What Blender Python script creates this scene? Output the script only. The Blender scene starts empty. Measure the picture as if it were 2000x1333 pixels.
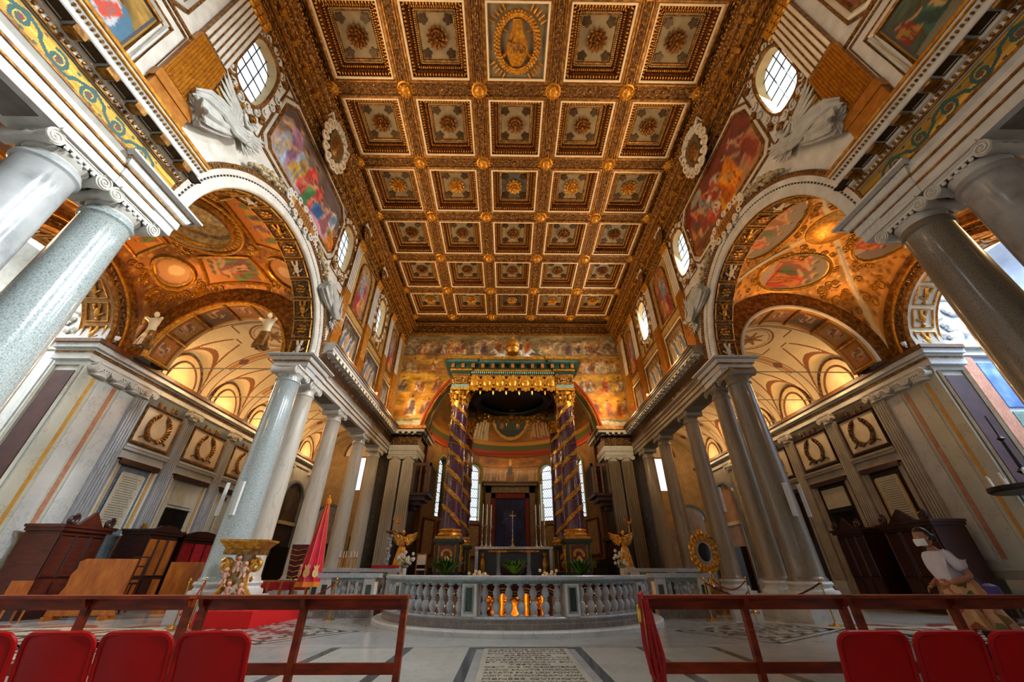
import bpy, math, random
import numpy as np
from mathutils import Matrix, Vector
random.seed(7); RNG = np.random.RandomState(11)
SC = bpy.context.scene
COL = SC.collection
PI = math.pi
# ------------------------------------------------------------------ camera
cam_d = bpy.data.cameras.new('camera'); cam = bpy.data.objects.new('camera', cam_d); COL.objects.link(cam)
cam_d.sensor_fit = 'HORIZONTAL'; cam_d.sensor_width = 36.0; cam_d.lens = 36.0 * 728.0 / 2000.0
cam_d.clip_start = 0.05; cam_d.clip_end = 300
cam.location = (-0.28, 0.0, 1.15)
cam.rotation_euler = (math.radians(90 + 31.846), 0.0, math.radians(-0.748))
SC.camera = cam
# ------------------------------------------------------------------ sky, colour management
world = bpy.data.worlds.new('sky'); SC.world = world; world.use_nodes = True
bgn = world.node_tree.nodes['Background']; bgn.inputs[0].default_value = (0.86, 0.93, 1.0, 1); bgn.inputs[1].default_value = 1.5
vs = SC.view_settings
vs.view_transform = 'Standard'; vs.look = 'None'; vs.gamma = 1.0; vs.use_curve_mapping = False
vs.exposure = 0.16
try:
    SC.cycles.use_denoising = True
    SC.cycles.max_bounces = 4; SC.cycles.diffuse_bounces = 2; SC.cycles.glossy_bounces = 2; SC.cycles.use_adaptive_sampling = True; SC.cycles.adaptive_threshold = 0.08
    SC.cycles.transmission_bounces = 4; SC.cycles.transparent_max_bounces = 6
    SC.cycles.sample_clamp_indirect = 6.0
    SC.cycles.caustics_reflective = False; SC.cycles.caustics_refractive = False
except Exception:
    pass

WARM = (1.0, 0.61, 0.28); GOLDL = (1.0, 0.68, 0.34); DAY = (0.90, 0.96, 1.0)
def light(kind, name, loc, power, color, size=0.3, aim=None, spot=None, sy=None, blend=0.6, spread=None):
    d = bpy.data.lights.new(name, kind); d.energy = power; d.color = color
    if kind == 'AREA':
        d.size = size
        if sy: d.shape = 'RECTANGLE'; d.size_y = sy
        if spread: d.spread = math.radians(spread)
    else:
        d.shadow_soft_size = size
    if kind == 'SPOT': d.spot_size = math.radians(spot or 90); d.spot_blend = blend
    o = bpy.data.objects.new(name, d); COL.objects.link(o); o.location = loc
    if aim is not None:
        o.rotation_euler = (Vector(aim) - Vector(loc)).to_track_quat('-Z', 'Y').to_euler()
    return o
# daylight entering by the clerestory windows (the right-hand, sunny side is the stronger)
for y in (-3.4, 5.62):
    light('AREA', 'window_daylight', (8.62, y, 14.6), 800, DAY, 1.2, aim=(-8.4, y * .6 + 2.2, 3.4), sy=2.2, spread=75)
light('AREA', 'window_daylight', (8.62, 13.2, 14.6), 450, DAY, 1.1, aim=(-8.2, 13.5, 5), sy=2.2, spread=90)
light('AREA', 'window_daylight', (8.62, 19.1, 14.6), 350, DAY, 1.2, aim=(-8.2, 19, 8), sy=2.4)
light('AREA', 'window_daylight', (-8.62, -3.4, 14.6), 90, DAY, 1.3, aim=(8.4, -2, 6), sy=2.4)
# daylight in the two domed side chapels
light('AREA', 'chapel_daylight', (-20.5, 8.5, 14.5), 1500, DAY, 5.0, aim=(-17.5, 9.6, 3))
light('AREA', 'chapel_daylight', (20.5, 8.5, 14.5), 2200, (0.72, 0.86, 1.0), 5.0, aim=(17.5, 9.6, 3))
# warm floodlights that stand on the nave cornices and light the coffered ceiling and the upper walls
for s in (-1, 1):
    for y in (-2.5, 3.2, 8.0, 14.6, 19.2, 23.6):
        k = 1.0 if y < 20 else 0.7
        zz = 9.9 if abs(y - 8.0) > 1 else 12.75
        light('SPOT', 'cornice_floodlight', (s * 7.75, y, zz), 760 * k, WARM, 0.15, aim=(-s * 1.5, y + 0.8, 18.4), spot=120)
    for y in (15.7, 19.2, 22.6):
        light('POINT', 'wall_washer', (s * 7.1, y, 9.8), 60, (1.0, 0.62, 0.27), 0.15)
# warm floodlights on the aisle cornices and in the crossing vaults
for s in (-1, 1):
    kk = 1.0 if s < 0 else 0.85
    for y in (15.6, 18.9, 22.2, 25.6, 28.6):
        light('POINT', 'aisle_uplight', (s * 14.4, y, 8.75), 95 * kk, WARM, 0.12)
    light('POINT', 'aisle_uplight', (s * 9.5, 19.0, 8.5), 40 * kk, WARM, 0.12)
    light('SPOT', 'vault_floodlight', (s * 14.6, 12.6, 8.75), 420 * kk, (1.0, 0.50, 0.14), 0.15, aim=(s * 11.5, 8.8, 12.3), spot=130)
    light('SPOT', 'vault_floodlight', (s * 9.6, 11.6, 8.6), 330 * kk, (1.0, 0.50, 0.14), 0.15, aim=(s * 12.5, 8.8, 12.3), spot=130)
    light('POINT', 'vault_floodlight', (s * 12.0, 4.6, 8.2), 130 * kk, WARM, 0.15)
# triumphal arch, apse and canopy
for s in (-1, 1):
    light('SPOT', 'arch_floodlight', (s * 6.7, 21.6, 9.7), 330, (1.0, 0.66, 0.30), 0.12, aim=(s * 5.6, 25, 13.5), spot=120)
    light('POINT', 'apse_uplight', (s * 4.2, 28.5, 9.5), 75, WARM, 0.15)
light('POINT', 'apse_uplight', (0, 30.5, 9.0), 60, WARM, 0.15)
light('SPOT', 'canopy_spotlight', (-7.4, 14.5, 9.9), 2600, (1.0, 0.80, 0.50), 0.12, aim=(-1.5, 19, 9.6), spot=36)
light('SPOT', 'canopy_spotlight', (7.4, 14.5, 9.9), 1900, (1.0, 0.80, 0.50), 0.12, aim=(1.5, 19, 9.8), spot=34)
light('POINT', 'crypt_lamp', (0.0, 14.9, 0.1), 130, (1.0, 0.45, 0.10), 0.1)
# ------------------------------------------------------------------ geometry helpers
class B:
    """collects vertices and faces of one mesh"""
    def __init__(s): s.v = []; s.f = []
    def add(s, vs, fs, M=None):
        n = len(s.v)
        if M is not None: vs = [M @ Vector(p) for p in vs]
        s.v.extend(tuple(p) for p in vs); s.f.extend(tuple(n + i for i in f) for f in fs); return s
    def box(s, x0, x1, y0, y1, z0, z1, M=None):
        v = [(x, y, z) for x in (x0, x1) for y in (y0, y1) for z in (z0, z1)]
        return s.add(v, [(0, 1, 3, 2), (4, 6, 7, 5), (0, 4, 5, 1), (2, 3, 7, 6), (0, 2, 6, 4), (1, 5, 7, 3)], M)
    def cbox(s, cx, cy, cz, sx, sy, sz, M=None):
        return s.box(cx - sx / 2, cx + sx / 2, cy - sy / 2, cy + sy / 2, cz - sz / 2, cz + sz / 2, M)
    def taper(s, cx, cy, z0, z1, a0, b0, a1, b1, M=None):
        v = [(cx + i * a0, cy + j * b0, z0) for i, j in ((-1, -1), (1, -1), (1, 1), (-1, 1))] + [(cx + i * a1, cy + j * b1, z1) for i, j in ((-1, -1), (1, -1), (1, 1), (-1, 1))]
        return s.add(v, [(3, 2, 1, 0), (4, 5, 6, 7), (0, 1, 5, 4), (1, 2, 6, 5), (2, 3, 7, 6), (3, 0, 4, 7)], M)
    def lathe(s, prof, n=16, M=None, a0=0.0, a1=2 * PI, caps=True):
        full = abs(a1 - a0 - 2 * PI) < 1e-6; m = n if full else n + 1; v = []; f = []
        for r, z in prof:
            for i in range(m):
                a = a0 + (a1 - a0) * i / n; v.append((r * math.cos(a), r * math.sin(a), z))
        for j in range(len(prof) - 1):
            for i in range(n):
                k = (i + 1) % m; f.append((j * m + i, j * m + k, (j + 1) * m + k, (j + 1) * m + i))
        if caps and full:
            if prof[0][0] > 1e-4: f.append(tuple(range(m))[::-1])
            if prof[-1][0] > 1e-4: f.append(tuple((len(prof) - 1) * m + i for i in range(m)))
        return s.add(v, f, M)
    def tube(s, pts, r, n=6, M=None, closed=False):
        P = [Vector(p) for p in pts]; N = len(P); R = r if hasattr(r, '__len__') else [r] * N
        v = []; f = []; up = None
        for i in range(N):
            a = P[(i - 1) % N] if (closed or i > 0) else P[i]; b = P[(i + 1) % N] if (closed or i < N - 1) else P[i]
            t = (b - a); t = t.normalized() if t.length > 1e-9 else Vector((0, 0, 1))
            if up is None: up = Vector((0, 0, 1)) if abs(t.z) < 0.9 else Vector((1, 0, 0))
            x = t.cross(up); x = x.normalized() if x.length > 1e-6 else t.orthogonal().normalized()
            y = x.cross(t).normalized(); up = y
            for k in range(n):
                q = 2 * PI * k / n; v.append(P[i] + x * (R[i] * math.cos(q)) + y * (R[i] * math.sin(q)))
        for i in range(N if closed else N - 1):
            j = (i + 1) % N
            for k in range(n):
                l = (k + 1) % n; f.append((i * n + k, i * n + l, j * n + l, j * n + k))
        if not closed: f.append(tuple(range(n))[::-1]); f.append(tuple((N - 1) * n + k for k in range(n)))
        return s.add(v, f, M)
    def ball(s, c, r, n=8, m=5, M=None):
        rx, ry, rz = r if hasattr(r, '__len__') else (r, r, r)
        v = [(c[0], c[1], c[2] - rz)]; f = []
        for j in range(1, m):
            q = PI * j / m
            for i in range(n):
                a = 2 * PI * i / n; v.append((c[0] + rx * math.sin(q) * math.cos(a), c[1] + ry * math.sin(q) * math.sin(a), c[2] - rz * math.cos(q)))
        v.append((c[0], c[1], c[2] + rz)); L = len(v) - 1
        for i in range(n):
            k = (i + 1) % n; f.append((0, 1 + k, 1 + i)); f.append((L, L - n + i, L - n + k))
            for j in range(m - 2): f.append((1 + j * n + i, 1 + j * n + k, 1 + (j + 1) * n + k, 1 + (j + 1) * n + i))
        return s.add(v, f, M)
    def sweep(s, prof, path, M=None, closed=False, capped=True):
        """prof: list of (a,b); path: list of (origin, A, Bv) frames"""
        n = len(prof); v = []; f = []
        for o, A, Bv in path:
            o = Vector(o); A = Vector(A); Bv = Vector(Bv)
            for a, b in prof: v.append(o + A * a + Bv * b)
        N = len(path)
        for i in range(N if closed else N - 1):
            j = (i + 1) % N
            for k in range(n - 1): f.append((i * n + k, i * n + k + 1, j * n + k + 1, j * n + k))
        if capped and not closed: f.append(tuple(range(n))); f.append(tuple((N - 1) * n + k for k in range(n))[::-1])
        return s.add(v, f, M)
    def extr(s, poly, z0, z1, M=None):
        n = len(poly); v = [(x, y, z0) for x, y in poly] + [(x, y, z1) for x, y in poly]
        f = [tuple(range(n))[::-1], tuple(range(n, 2 * n))] + [(i, (i + 1) % n, n + (i + 1) % n, n + i) for i in range(n)]
        return s.add(v, f, M)
    def grid(s, fn, nu, nv, M=None):
        v = [fn(i / nu, j / nv) for j in range(nv + 1) for i in range(nu + 1)]
        f = [(j * (nu + 1) + i, j * (nu + 1) + i + 1, (j + 1) * (nu + 1) + i + 1, (j + 1) * (nu + 1) + i) for j in range(nv) for i in range(nu)]
        return s.add(v, f, M)

def T(x, y, z): return Matrix.Translation((x, y, z))
def RX(a): return Matrix.Rotation(a, 4, 'X')
def RY(a): return Matrix.Rotation(a, 4, 'Y')
def RZ(a): return Matrix.Rotation(a, 4, 'Z')
def SCL(x, y, z): return Matrix.Diagonal((x, y, z, 1))
def basis(o, ax, ay, az):
    M = Matrix.Identity(4)
    for i, a in enumerate((ax, ay, az)):
        for k in range(3): M[k][i] = a[k]
    for k in range(3): M[k][3] = o[k]
    return M

def mesh_of(name, b, mat, smooth=False):
    me = bpy.data.meshes.new(name); me.from_pydata(b.v, [], b.f)
    if mat is not None: me.materials.append(mat)
    if smooth:
        me.polygons.foreach_set('use_smooth', [True] * len(me.polygons))
        try: me.set_sharp_from_angle(angle=math.radians(38))
        except Exception: pass
    me.update(); return me
def tag(o, label=None, cat=None, group=None, kind=None):
    if label: o['label'] = label
    if cat: o['category'] = cat
    if group: o['group'] = group
    if kind: o['kind'] = kind
    return o
def link(name, data, parent=None, M=None, **kw):
    o = bpy.data.objects.new(name, data); COL.objects.link(o)
    if parent is not None: o.parent = parent
    if M is not None: o.matrix_local = M
    return tag(o, **kw)
def mk(name, b, mat, parent=None, smooth=False, M=None, **kw):
    return link(name, mesh_of(name, b, mat, smooth), parent, M, **kw)
def empty(name, loc=(0, 0, 0), rz=0.0, **kw):
    o = bpy.data.objects.new(name, None); COL.objects.link(o); o.location = loc; o.rotation_euler = (0, 0, rz); o.empty_display_size = 0.2
    return tag(o, **kw)
def children(o): return [c for c in COL.objects if c.parent == o]
def dup(root, loc=None, rz=None, M=None, **kw):
    """copy of a thing with its parts and sub-parts (mesh data shared)"""
    r = root.copy(); COL.objects.link(r)
    if M is not None: r.matrix_local = M
    if loc is not None: r.location = loc
    if rz is not None: r.rotation_euler = (0, 0, rz)
    for c in KIDS(root):
        d = c.copy(); COL.objects.link(d); d.parent = r
        for g in KIDS(c):
            e = g.copy(); COL.objects.link(e); e.parent = d
    return tag(r, **kw)
def KIDS(o): return list(o.children)

# ------------------------------------------------------------------ materials
def lin(c):
    if isinstance(c, str): c = tuple(int(c[i:i + 2], 16) / 255 for i in (0, 2, 4))
    return tuple((x / 12.92 if x <= 0.04045 else ((x + 0.055) / 1.055) ** 2.4) for x in c)
def _mat(name):
    m = bpy.data.materials.new(name); m.use_nodes = True; nt = m.node_tree
    return m, nt, nt.nodes['Principled BSDF']
def _pos(nt, scale=1.0, stretch=None):
    g = nt.nodes.new('ShaderNodeNewGeometry')
    if stretch:
        mp = nt.nodes.new('ShaderNodeVectorMath'); mp.operation = 'MULTIPLY'; mp.inputs[1].default_value = stretch
        nt.links.new(g.outputs['Position'], mp.inputs[0]); return mp.outputs[0]
    return g.outputs['Position']
def _noise(nt, vec, scale, detail=4, rough=0.55, dist=0.0):
    n = nt.nodes.new('ShaderNodeTexNoise'); n.inputs['Scale'].default_value = scale; n.inputs['Detail'].default_value = detail
    n.inputs['Roughness'].default_value = rough; n.inputs['Distortion'].default_value = dist
    nt.links.new(vec, n.inputs['Vector']); return n.outputs['Fac']
def _ramp(nt, fac, stops):
    r = nt.nodes.new('ShaderNodeValToRGB'); e = r.color_ramp.elements
    while len(e) < len(stops): e.new(0.5)
    for k, (p, c) in enumerate(stops): e[k].position = p; e[k].color = (*lin(c), 1)
    nt.links.new(fac, r.inputs['Fac']); return r.outputs['Color']
def _bump(nt, bs, h, strength, dist=0.02):
    b = nt.nodes.new('ShaderNodeBump'); b.inputs['Strength'].default_value = strength; b.inputs['Distance'].default_value = dist
    nt.links.new(h, b.inputs['Height']); nt.links.new(b.outputs['Normal'], bs.inputs['Normal'])
MATS = {}
def noisy(name, stops, scale=4, rough=0.5, metal=0.0, bump=0.0, bscale=None, detail=4, dist=0.0, stretch=None, bdist=0.02, spec=0.5, coat=0.0):
    m, nt, bs = _mat(name); p = _pos(nt, stretch=stretch)
    f = _noise(nt, p, scale, detail, dist=dist); nt.links.new(_ramp(nt, f, stops), bs.inputs['Base Color'])
    bs.inputs['Roughness'].default_value = rough; bs.inputs['Metallic'].default_value = metal
    bs.inputs['Specular IOR Level'].default_value = spec; bs.inputs['Coat Weight'].default_value = coat; bs.inputs['Coat Roughness'].default_value = 0.12
    if bump: _bump(nt, bs, _noise(nt, p, bscale or scale * 3, 3), bump, bdist)
    MATS[name] = m; return m
def emis(name, col, strength):
    m, nt, bs = _mat(name); bs.inputs['Base Color'].default_value = (*lin(col), 1); bs.inputs['Emission Color'].default_value = (*lin(col), 1)
    bs.inputs['Emission Strength'].default_value = strength; MATS[name] = m; return m
def carved(name, c_hi, c_mid, c_lo, scale=14, metal=0.55, rough=0.38, bump=0.9, bdist=0.05):
    """gilded or stuccoed carving: voronoi + noise relief with darker hollows"""
    m, nt, bs = _mat(name); p = _pos(nt)
    v = nt.nodes.new('ShaderNodeTexVoronoi'); v.inputs['Scale'].default_value = scale; v.feature = 'SMOOTH_F1'
    nz = nt.nodes.new('ShaderNodeTexNoise'); nz.inputs['Scale'].default_value = scale * 0.7; nt.links.new(p, nz.inputs['Vector'])
    mx = nt.nodes.new('ShaderNodeVectorMath'); mx.operation = 'MULTIPLY_ADD'; mx.inputs[1].default_value = (0.14, 0.14, 0.14)
    nt.links.new(nz.outputs['Color'], mx.inputs[0]); nt.links.new(p, mx.inputs[2]); nt.links.new(mx.outputs[0], v.inputs['Vector'])
    nt.links.new(_ramp(nt, v.outputs['Distance'], [(0.0, c_hi), (0.38, c_mid), (0.75, c_lo)]), bs.inputs['Base Color'])
    inv = nt.nodes.new('ShaderNodeMath'); inv.operation = 'SUBTRACT'; inv.inputs[0].default_value = 1.0; nt.links.new(v.outputs['Distance'], inv.inputs[1])
    bs.inputs['Roughness'].default_value = rough; bs.inputs['Metallic'].default_value = metal
    _bump(nt, bs, inv.outputs[0], bump, bdist); MATS[name] = m; return m
def veined(name, base, cloud, vein, scale=1.2, rough=0.25, stretch=None, amount=0.28, coat=0.0):
    m, nt, bs = _mat(name); p = _pos(nt, stretch=stretch)
    f = _noise(nt, p, scale, 6, 0.6, 0.6); c1 = _ramp(nt, f, [(0.3, base), (0.7, cloud)])
    w = nt.nodes.new('ShaderNodeTexWave'); w.inputs['Scale'].default_value = scale * 0.8; w.inputs['Distortion'].default_value = 14; w.inputs['Detail'].default_value = 4
    w.inputs['Detail Scale'].default_value = 2.2; w.inputs['Detail Roughness'].default_value = 0.65; nt.links.new(p, w.inputs['Vector'])
    r = nt.nodes.new('ShaderNodeValToRGB'); r.color_ramp.elements[0].position = 0.02; r.color_ramp.elements[0].color = (amount, amount, amount, 1)
    r.color_ramp.elements[1].position = 0.10; r.color_ramp.elements[1].color = (0, 0, 0, 1); nt.links.new(w.outputs['Fac'], r.inputs['Fac'])
    mx = nt.nodes.new('ShaderNodeMixRGB'); mx.inputs[2].default_value = (*lin(vein), 1); nt.links.new(r.outputs['Color'], mx.inputs[0]); nt.links.new(c1, mx.inputs[1])
    nt.links.new(mx.outputs[0], bs.inputs['Base Color']); bs.inputs['Roughness'].default_value = rough; bs.inputs['Coat Weight'].default_value = coat
    bs.inputs['Coat Roughness'].default_value = 0.1; MATS[name] = m; return m
def painted_mat(name, rough=0.65, bump=0.15, bscale=40):
    """flat painting or mosaic: the colour attribute carries the picture, its alpha says where gold leaf lies"""
    m, nt, bs = _mat(name); a = nt.nodes.new('ShaderNodeVertexColor'); a.layer_name = 'Col'
    p = _pos(nt); f = _noise(nt, p, bscale, 3)
    hs = nt.nodes.new('ShaderNodeMixRGB'); hs.blend_type = 'MULTIPLY'; hs.inputs[0].default_value = 0.5
    nt.links.new(a.outputs['Color'], hs.inputs[1]); nt.links.new(_ramp(nt, f, [(0.3, (0.55, 0.55, 0.55)), (0.6, (1, 1, 1))]), hs.inputs[2])
    nt.links.new(hs.outputs[0], bs.inputs['Base Color'])
    mm = nt.nodes.new('ShaderNodeMath'); mm.operation = 'MULTIPLY'; mm.inputs[1].default_value = 0.6; nt.links.new(a.outputs['Alpha'], mm.inputs[0]); nt.links.new(mm.outputs[0], bs.inputs['Metallic'])
    bs.inputs['Roughness'].default_value = rough
    if bump: _bump(nt, bs, f, bump, 0.01)
    MATS[name] = m; return m

GOLD = noisy('gold_leaf', [(0.25, '8a5212'), (0.5, 'c98a2a'), (0.8, 'f0c050')], 9, 0.32, 0.5, 0.25, 30)
GOLDD = noisy('old_gilding', [(0.25, '48290c'), (0.5, '8a5e28'), (0.8, 'cc9c4c')], 7, 0.4, 0.55, 0.4, 25)
GOLDC = carved('carved_gilding', 'c89848', '845a28', '2e180a', 11)
GOLDF = carved('fine_carved_gilding', 'd0a050', '8a5c28', '30180a', 26, bdist=0.03)
BRONZE = carved('gilded_relief_brown', 'a8864c', '66482a', '22140a', 13)
STUCCO = noisy('white_stucco', [(0.3, 'c4c1b6'), (0.7, 'dedbd2')], 3, 0.7, 0, 0.15, 30)
CREAM = noisy('cream_plaster', [(0.3, 'd9bf8c'), (0.7, 'ecd9b0')], 2, 0.8, 0, 0.06, 20)
CREAMW = noisy('pale_plaster', [(0.3, 'dccbae'), (0.7, 'eee2cb')], 2, 0.8)
WHITEM = veined('white_marble', 'd6d6d0', 'c0c2c0', '8d9090', 0.9, 0.5)
WHITEC = veined('cream_marble_shaft', 'd8d0c0', 'c2b8a6', '84786a', 0.8, 0.3, stretch=(1.6, 1.6, 0.35), amount=0.25, coat=0.1)
WHITEB = veined('shaded_brown_marble', '9c8a70', '7e6c54', '4c3e2e', 0.8, 0.35, stretch=(1.6, 1.6, 0.35), amount=0.3, coat=0.1)  # browner stone with the right side's dim warm light mixed into its colour
ENTR = veined('shaded_entablature_marble', '9a8e78', '7c7260', '544a3c', 1.0, 0.5)  # copy of the white marble, shade of the right side put into the colour
GREYM = veined('grey_veined_marble', 'b9bcc0', '93979d', '5b6068', 1.3, 0.3, stretch=(1.5, 1.5, 0.35), amount=0.4)
GREENW = veined('pale_breccia', 'd0cdb8', 'b4b8ae', '9c7a52', 0.7, 0.3, amount=0.3)
PANELC = noisy('panel_grey_cream', [(0.3, '7c7058'), (0.7, '988a6e')], 3, 0.6)
GRAN = noisy('grey_granite', [(0.3, '6c7676'), (0.43, '97a2a0'), (0.56, 'aeb8b6'), (0.72, 'bcc6c4')], 45, 0.22, 0, 0, detail=6, coat=0.6)
GRANW = noisy('pale_granite', [(0.32, '8a8e8f'), (0.5, 'b0b4b4'), (0.75, 'c4c6c6')], 2.2, 0.25, 0, 0, detail=6, coat=0.5)
GRANB = noisy('shaded_brown_granite', [(0.3, '4d463c'), (0.45, '756a5a'), (0.58, '867b69'), (0.75, '665c4e')], 45, 0.3, 0, 0, detail=6, coat=0.35)  # brownish granite, its colour also darkened for the dim right side
PORPH = noisy('purple_porphyry', [(0.3, '3c1c30'), (0.6, '5c3049'), (0.85, '7a4a62')], 22, 0.18, 0, 0, coat=0.8)
GREEN = veined('green_marble', '14261f', '1e362e', '5c8070', 2.5, 0.3, coat=0.2)
GREENP = veined('pale_green_marble', '5c7468', '7c9488', 'b9c8bd', 3.0, 0.25)
DARKM = veined('dark_marble', '3a342e', '2a2522', '8a7a62', 1.6, 0.3)
BLUEG = veined('blue_grey_marble', '56646e', '6f7d86', 'a8b2b8', 2.0, 0.3)
YELLM = veined('yellow_marble', 'c08a30', 'd3a452', '7a4a18', 2.0, 0.3)
PINKM = veined('pink_marble', 'c08a6c', 'a86a54', 'e0c4a8', 2.4, 0.3)
WOOD = noisy('red_brown_wood', [(0.3, '5a1a04'), (0.6, '8a2e0a'), (0.85, 'a84414')], 3, 0.42, 0, 0.1, 20, stretch=(1, 1, 6), coat=0.05, spec=0.3)
WOODD = noisy('dark_walnut', [(0.3, '230a07'), (0.6, '3a130c'), (0.85, '531d12')], 4, 0.4, stretch=(1, 1, 5), coat=0.2)
WOODO = noisy('orange_plywood', [(0.3, '8a4410'), (0.6, 'b0621c'), (0.85, 'c87a2c')], 3, 0.4, stretch=(2, 2, 0.7))
WOODB = noisy('black_oak', [(0.3, '0e0908'), (0.7, '221512')], 6, 0.5)
RED = noisy('red_plastic', [(0.3, '980404'), (0.7, 'b40606')], 2, 0.45, spec=0.2)
VELVET = noisy('crimson_velvet', [(0.3, '8e0a14'), (0.7, 'b81420')], 6, 0.8)
CARPET = noisy('scarlet_carpet', [(0.3, 'c00808'), (0.7, 'd81010')], 60, 0.95)
PINKR = noisy('crimson_silk', [(0.3, 'b80a34'), (0.7, 'e0164a')], 3, 0.45)
ORANGE = noisy('orange_fringe', [(0.3, 'd06a08'), (0.7, 'f09018')], 40, 0.6)
MAROON = noisy('maroon_cloth', [(0.3, '3c0a0e'), (0.7, '5a141a')], 6, 0.8)
IRON = noisy('black_iron', [(0.3, '14110f'), (0.7, '2a2521')], 8, 0.45, 0.4)
BRASS = noisy('polished_brass', [(0.3, 'a8802c'), (0.7, 'd8b458')], 8, 0.2, 0.9)
SILVER = noisy('silver', [(0.3, 'a09a92'), (0.7, 'd0cac0')], 8, 0.25, 0.85)
WAX = noisy('candle_wax', [(0.3, 'e4dcc4'), (0.7, 'f4eedd')], 6, 0.5)
LEAFG = noisy('green_leaf', [(0.3, '163a14'), (0.7, '3a7430')], 8, 0.45)
PETAL = noisy('white_petal', [(0.3, 'd8d8cc'), (0.7, 'f4f4ea')], 12, 0.6)
SPEAK = noisy('speaker_white', [(0.3, 'd4d4d0'), (0.7, 'e4e4e0')], 6, 0.5)
BLUEP = noisy('blue_chapel_marble', [(0.3, '3f5f9c'), (0.6, '6d8fc4'), (0.8, '9db4d8')], 1.6, 0.3)
PAINT = painted_mat('fresco')
MOSA = painted_mat('mosaic', 0.45, 0.3, 60)
PAINTS = painted_mat('inlaid_marble', 0.25, 0.0, 30)
TEXTM = noisy('lettering_dark', [(0.3, '2e2a24'), (0.7, '3c372f')], 8, 0.7)
def glass_mat():
    m = bpy.data.materials.new('window_glass'); m.use_nodes = True; nt = m.node_tree; nt.nodes.remove(nt.nodes['Principled BSDF'])
    t = nt.nodes.new('ShaderNodeBsdfTransparent'); t.inputs[0].default_value = (0.93, 0.96, 0.97, 1); g = nt.nodes.new('ShaderNodeBsdfGlossy'); g.inputs['Roughness'].default_value = 0.1
    x = nt.nodes.new('ShaderNodeMixShader'); x.inputs[0].default_value = 0.06
    nt.links.new(t.outputs[0], x.inputs[1]); nt.links.new(g.outputs[0], x.inputs[2]); nt.links.new(x.outputs[0], nt.nodes['Material Output'].inputs[0]); return m
GLASS = glass_mat()

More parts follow.
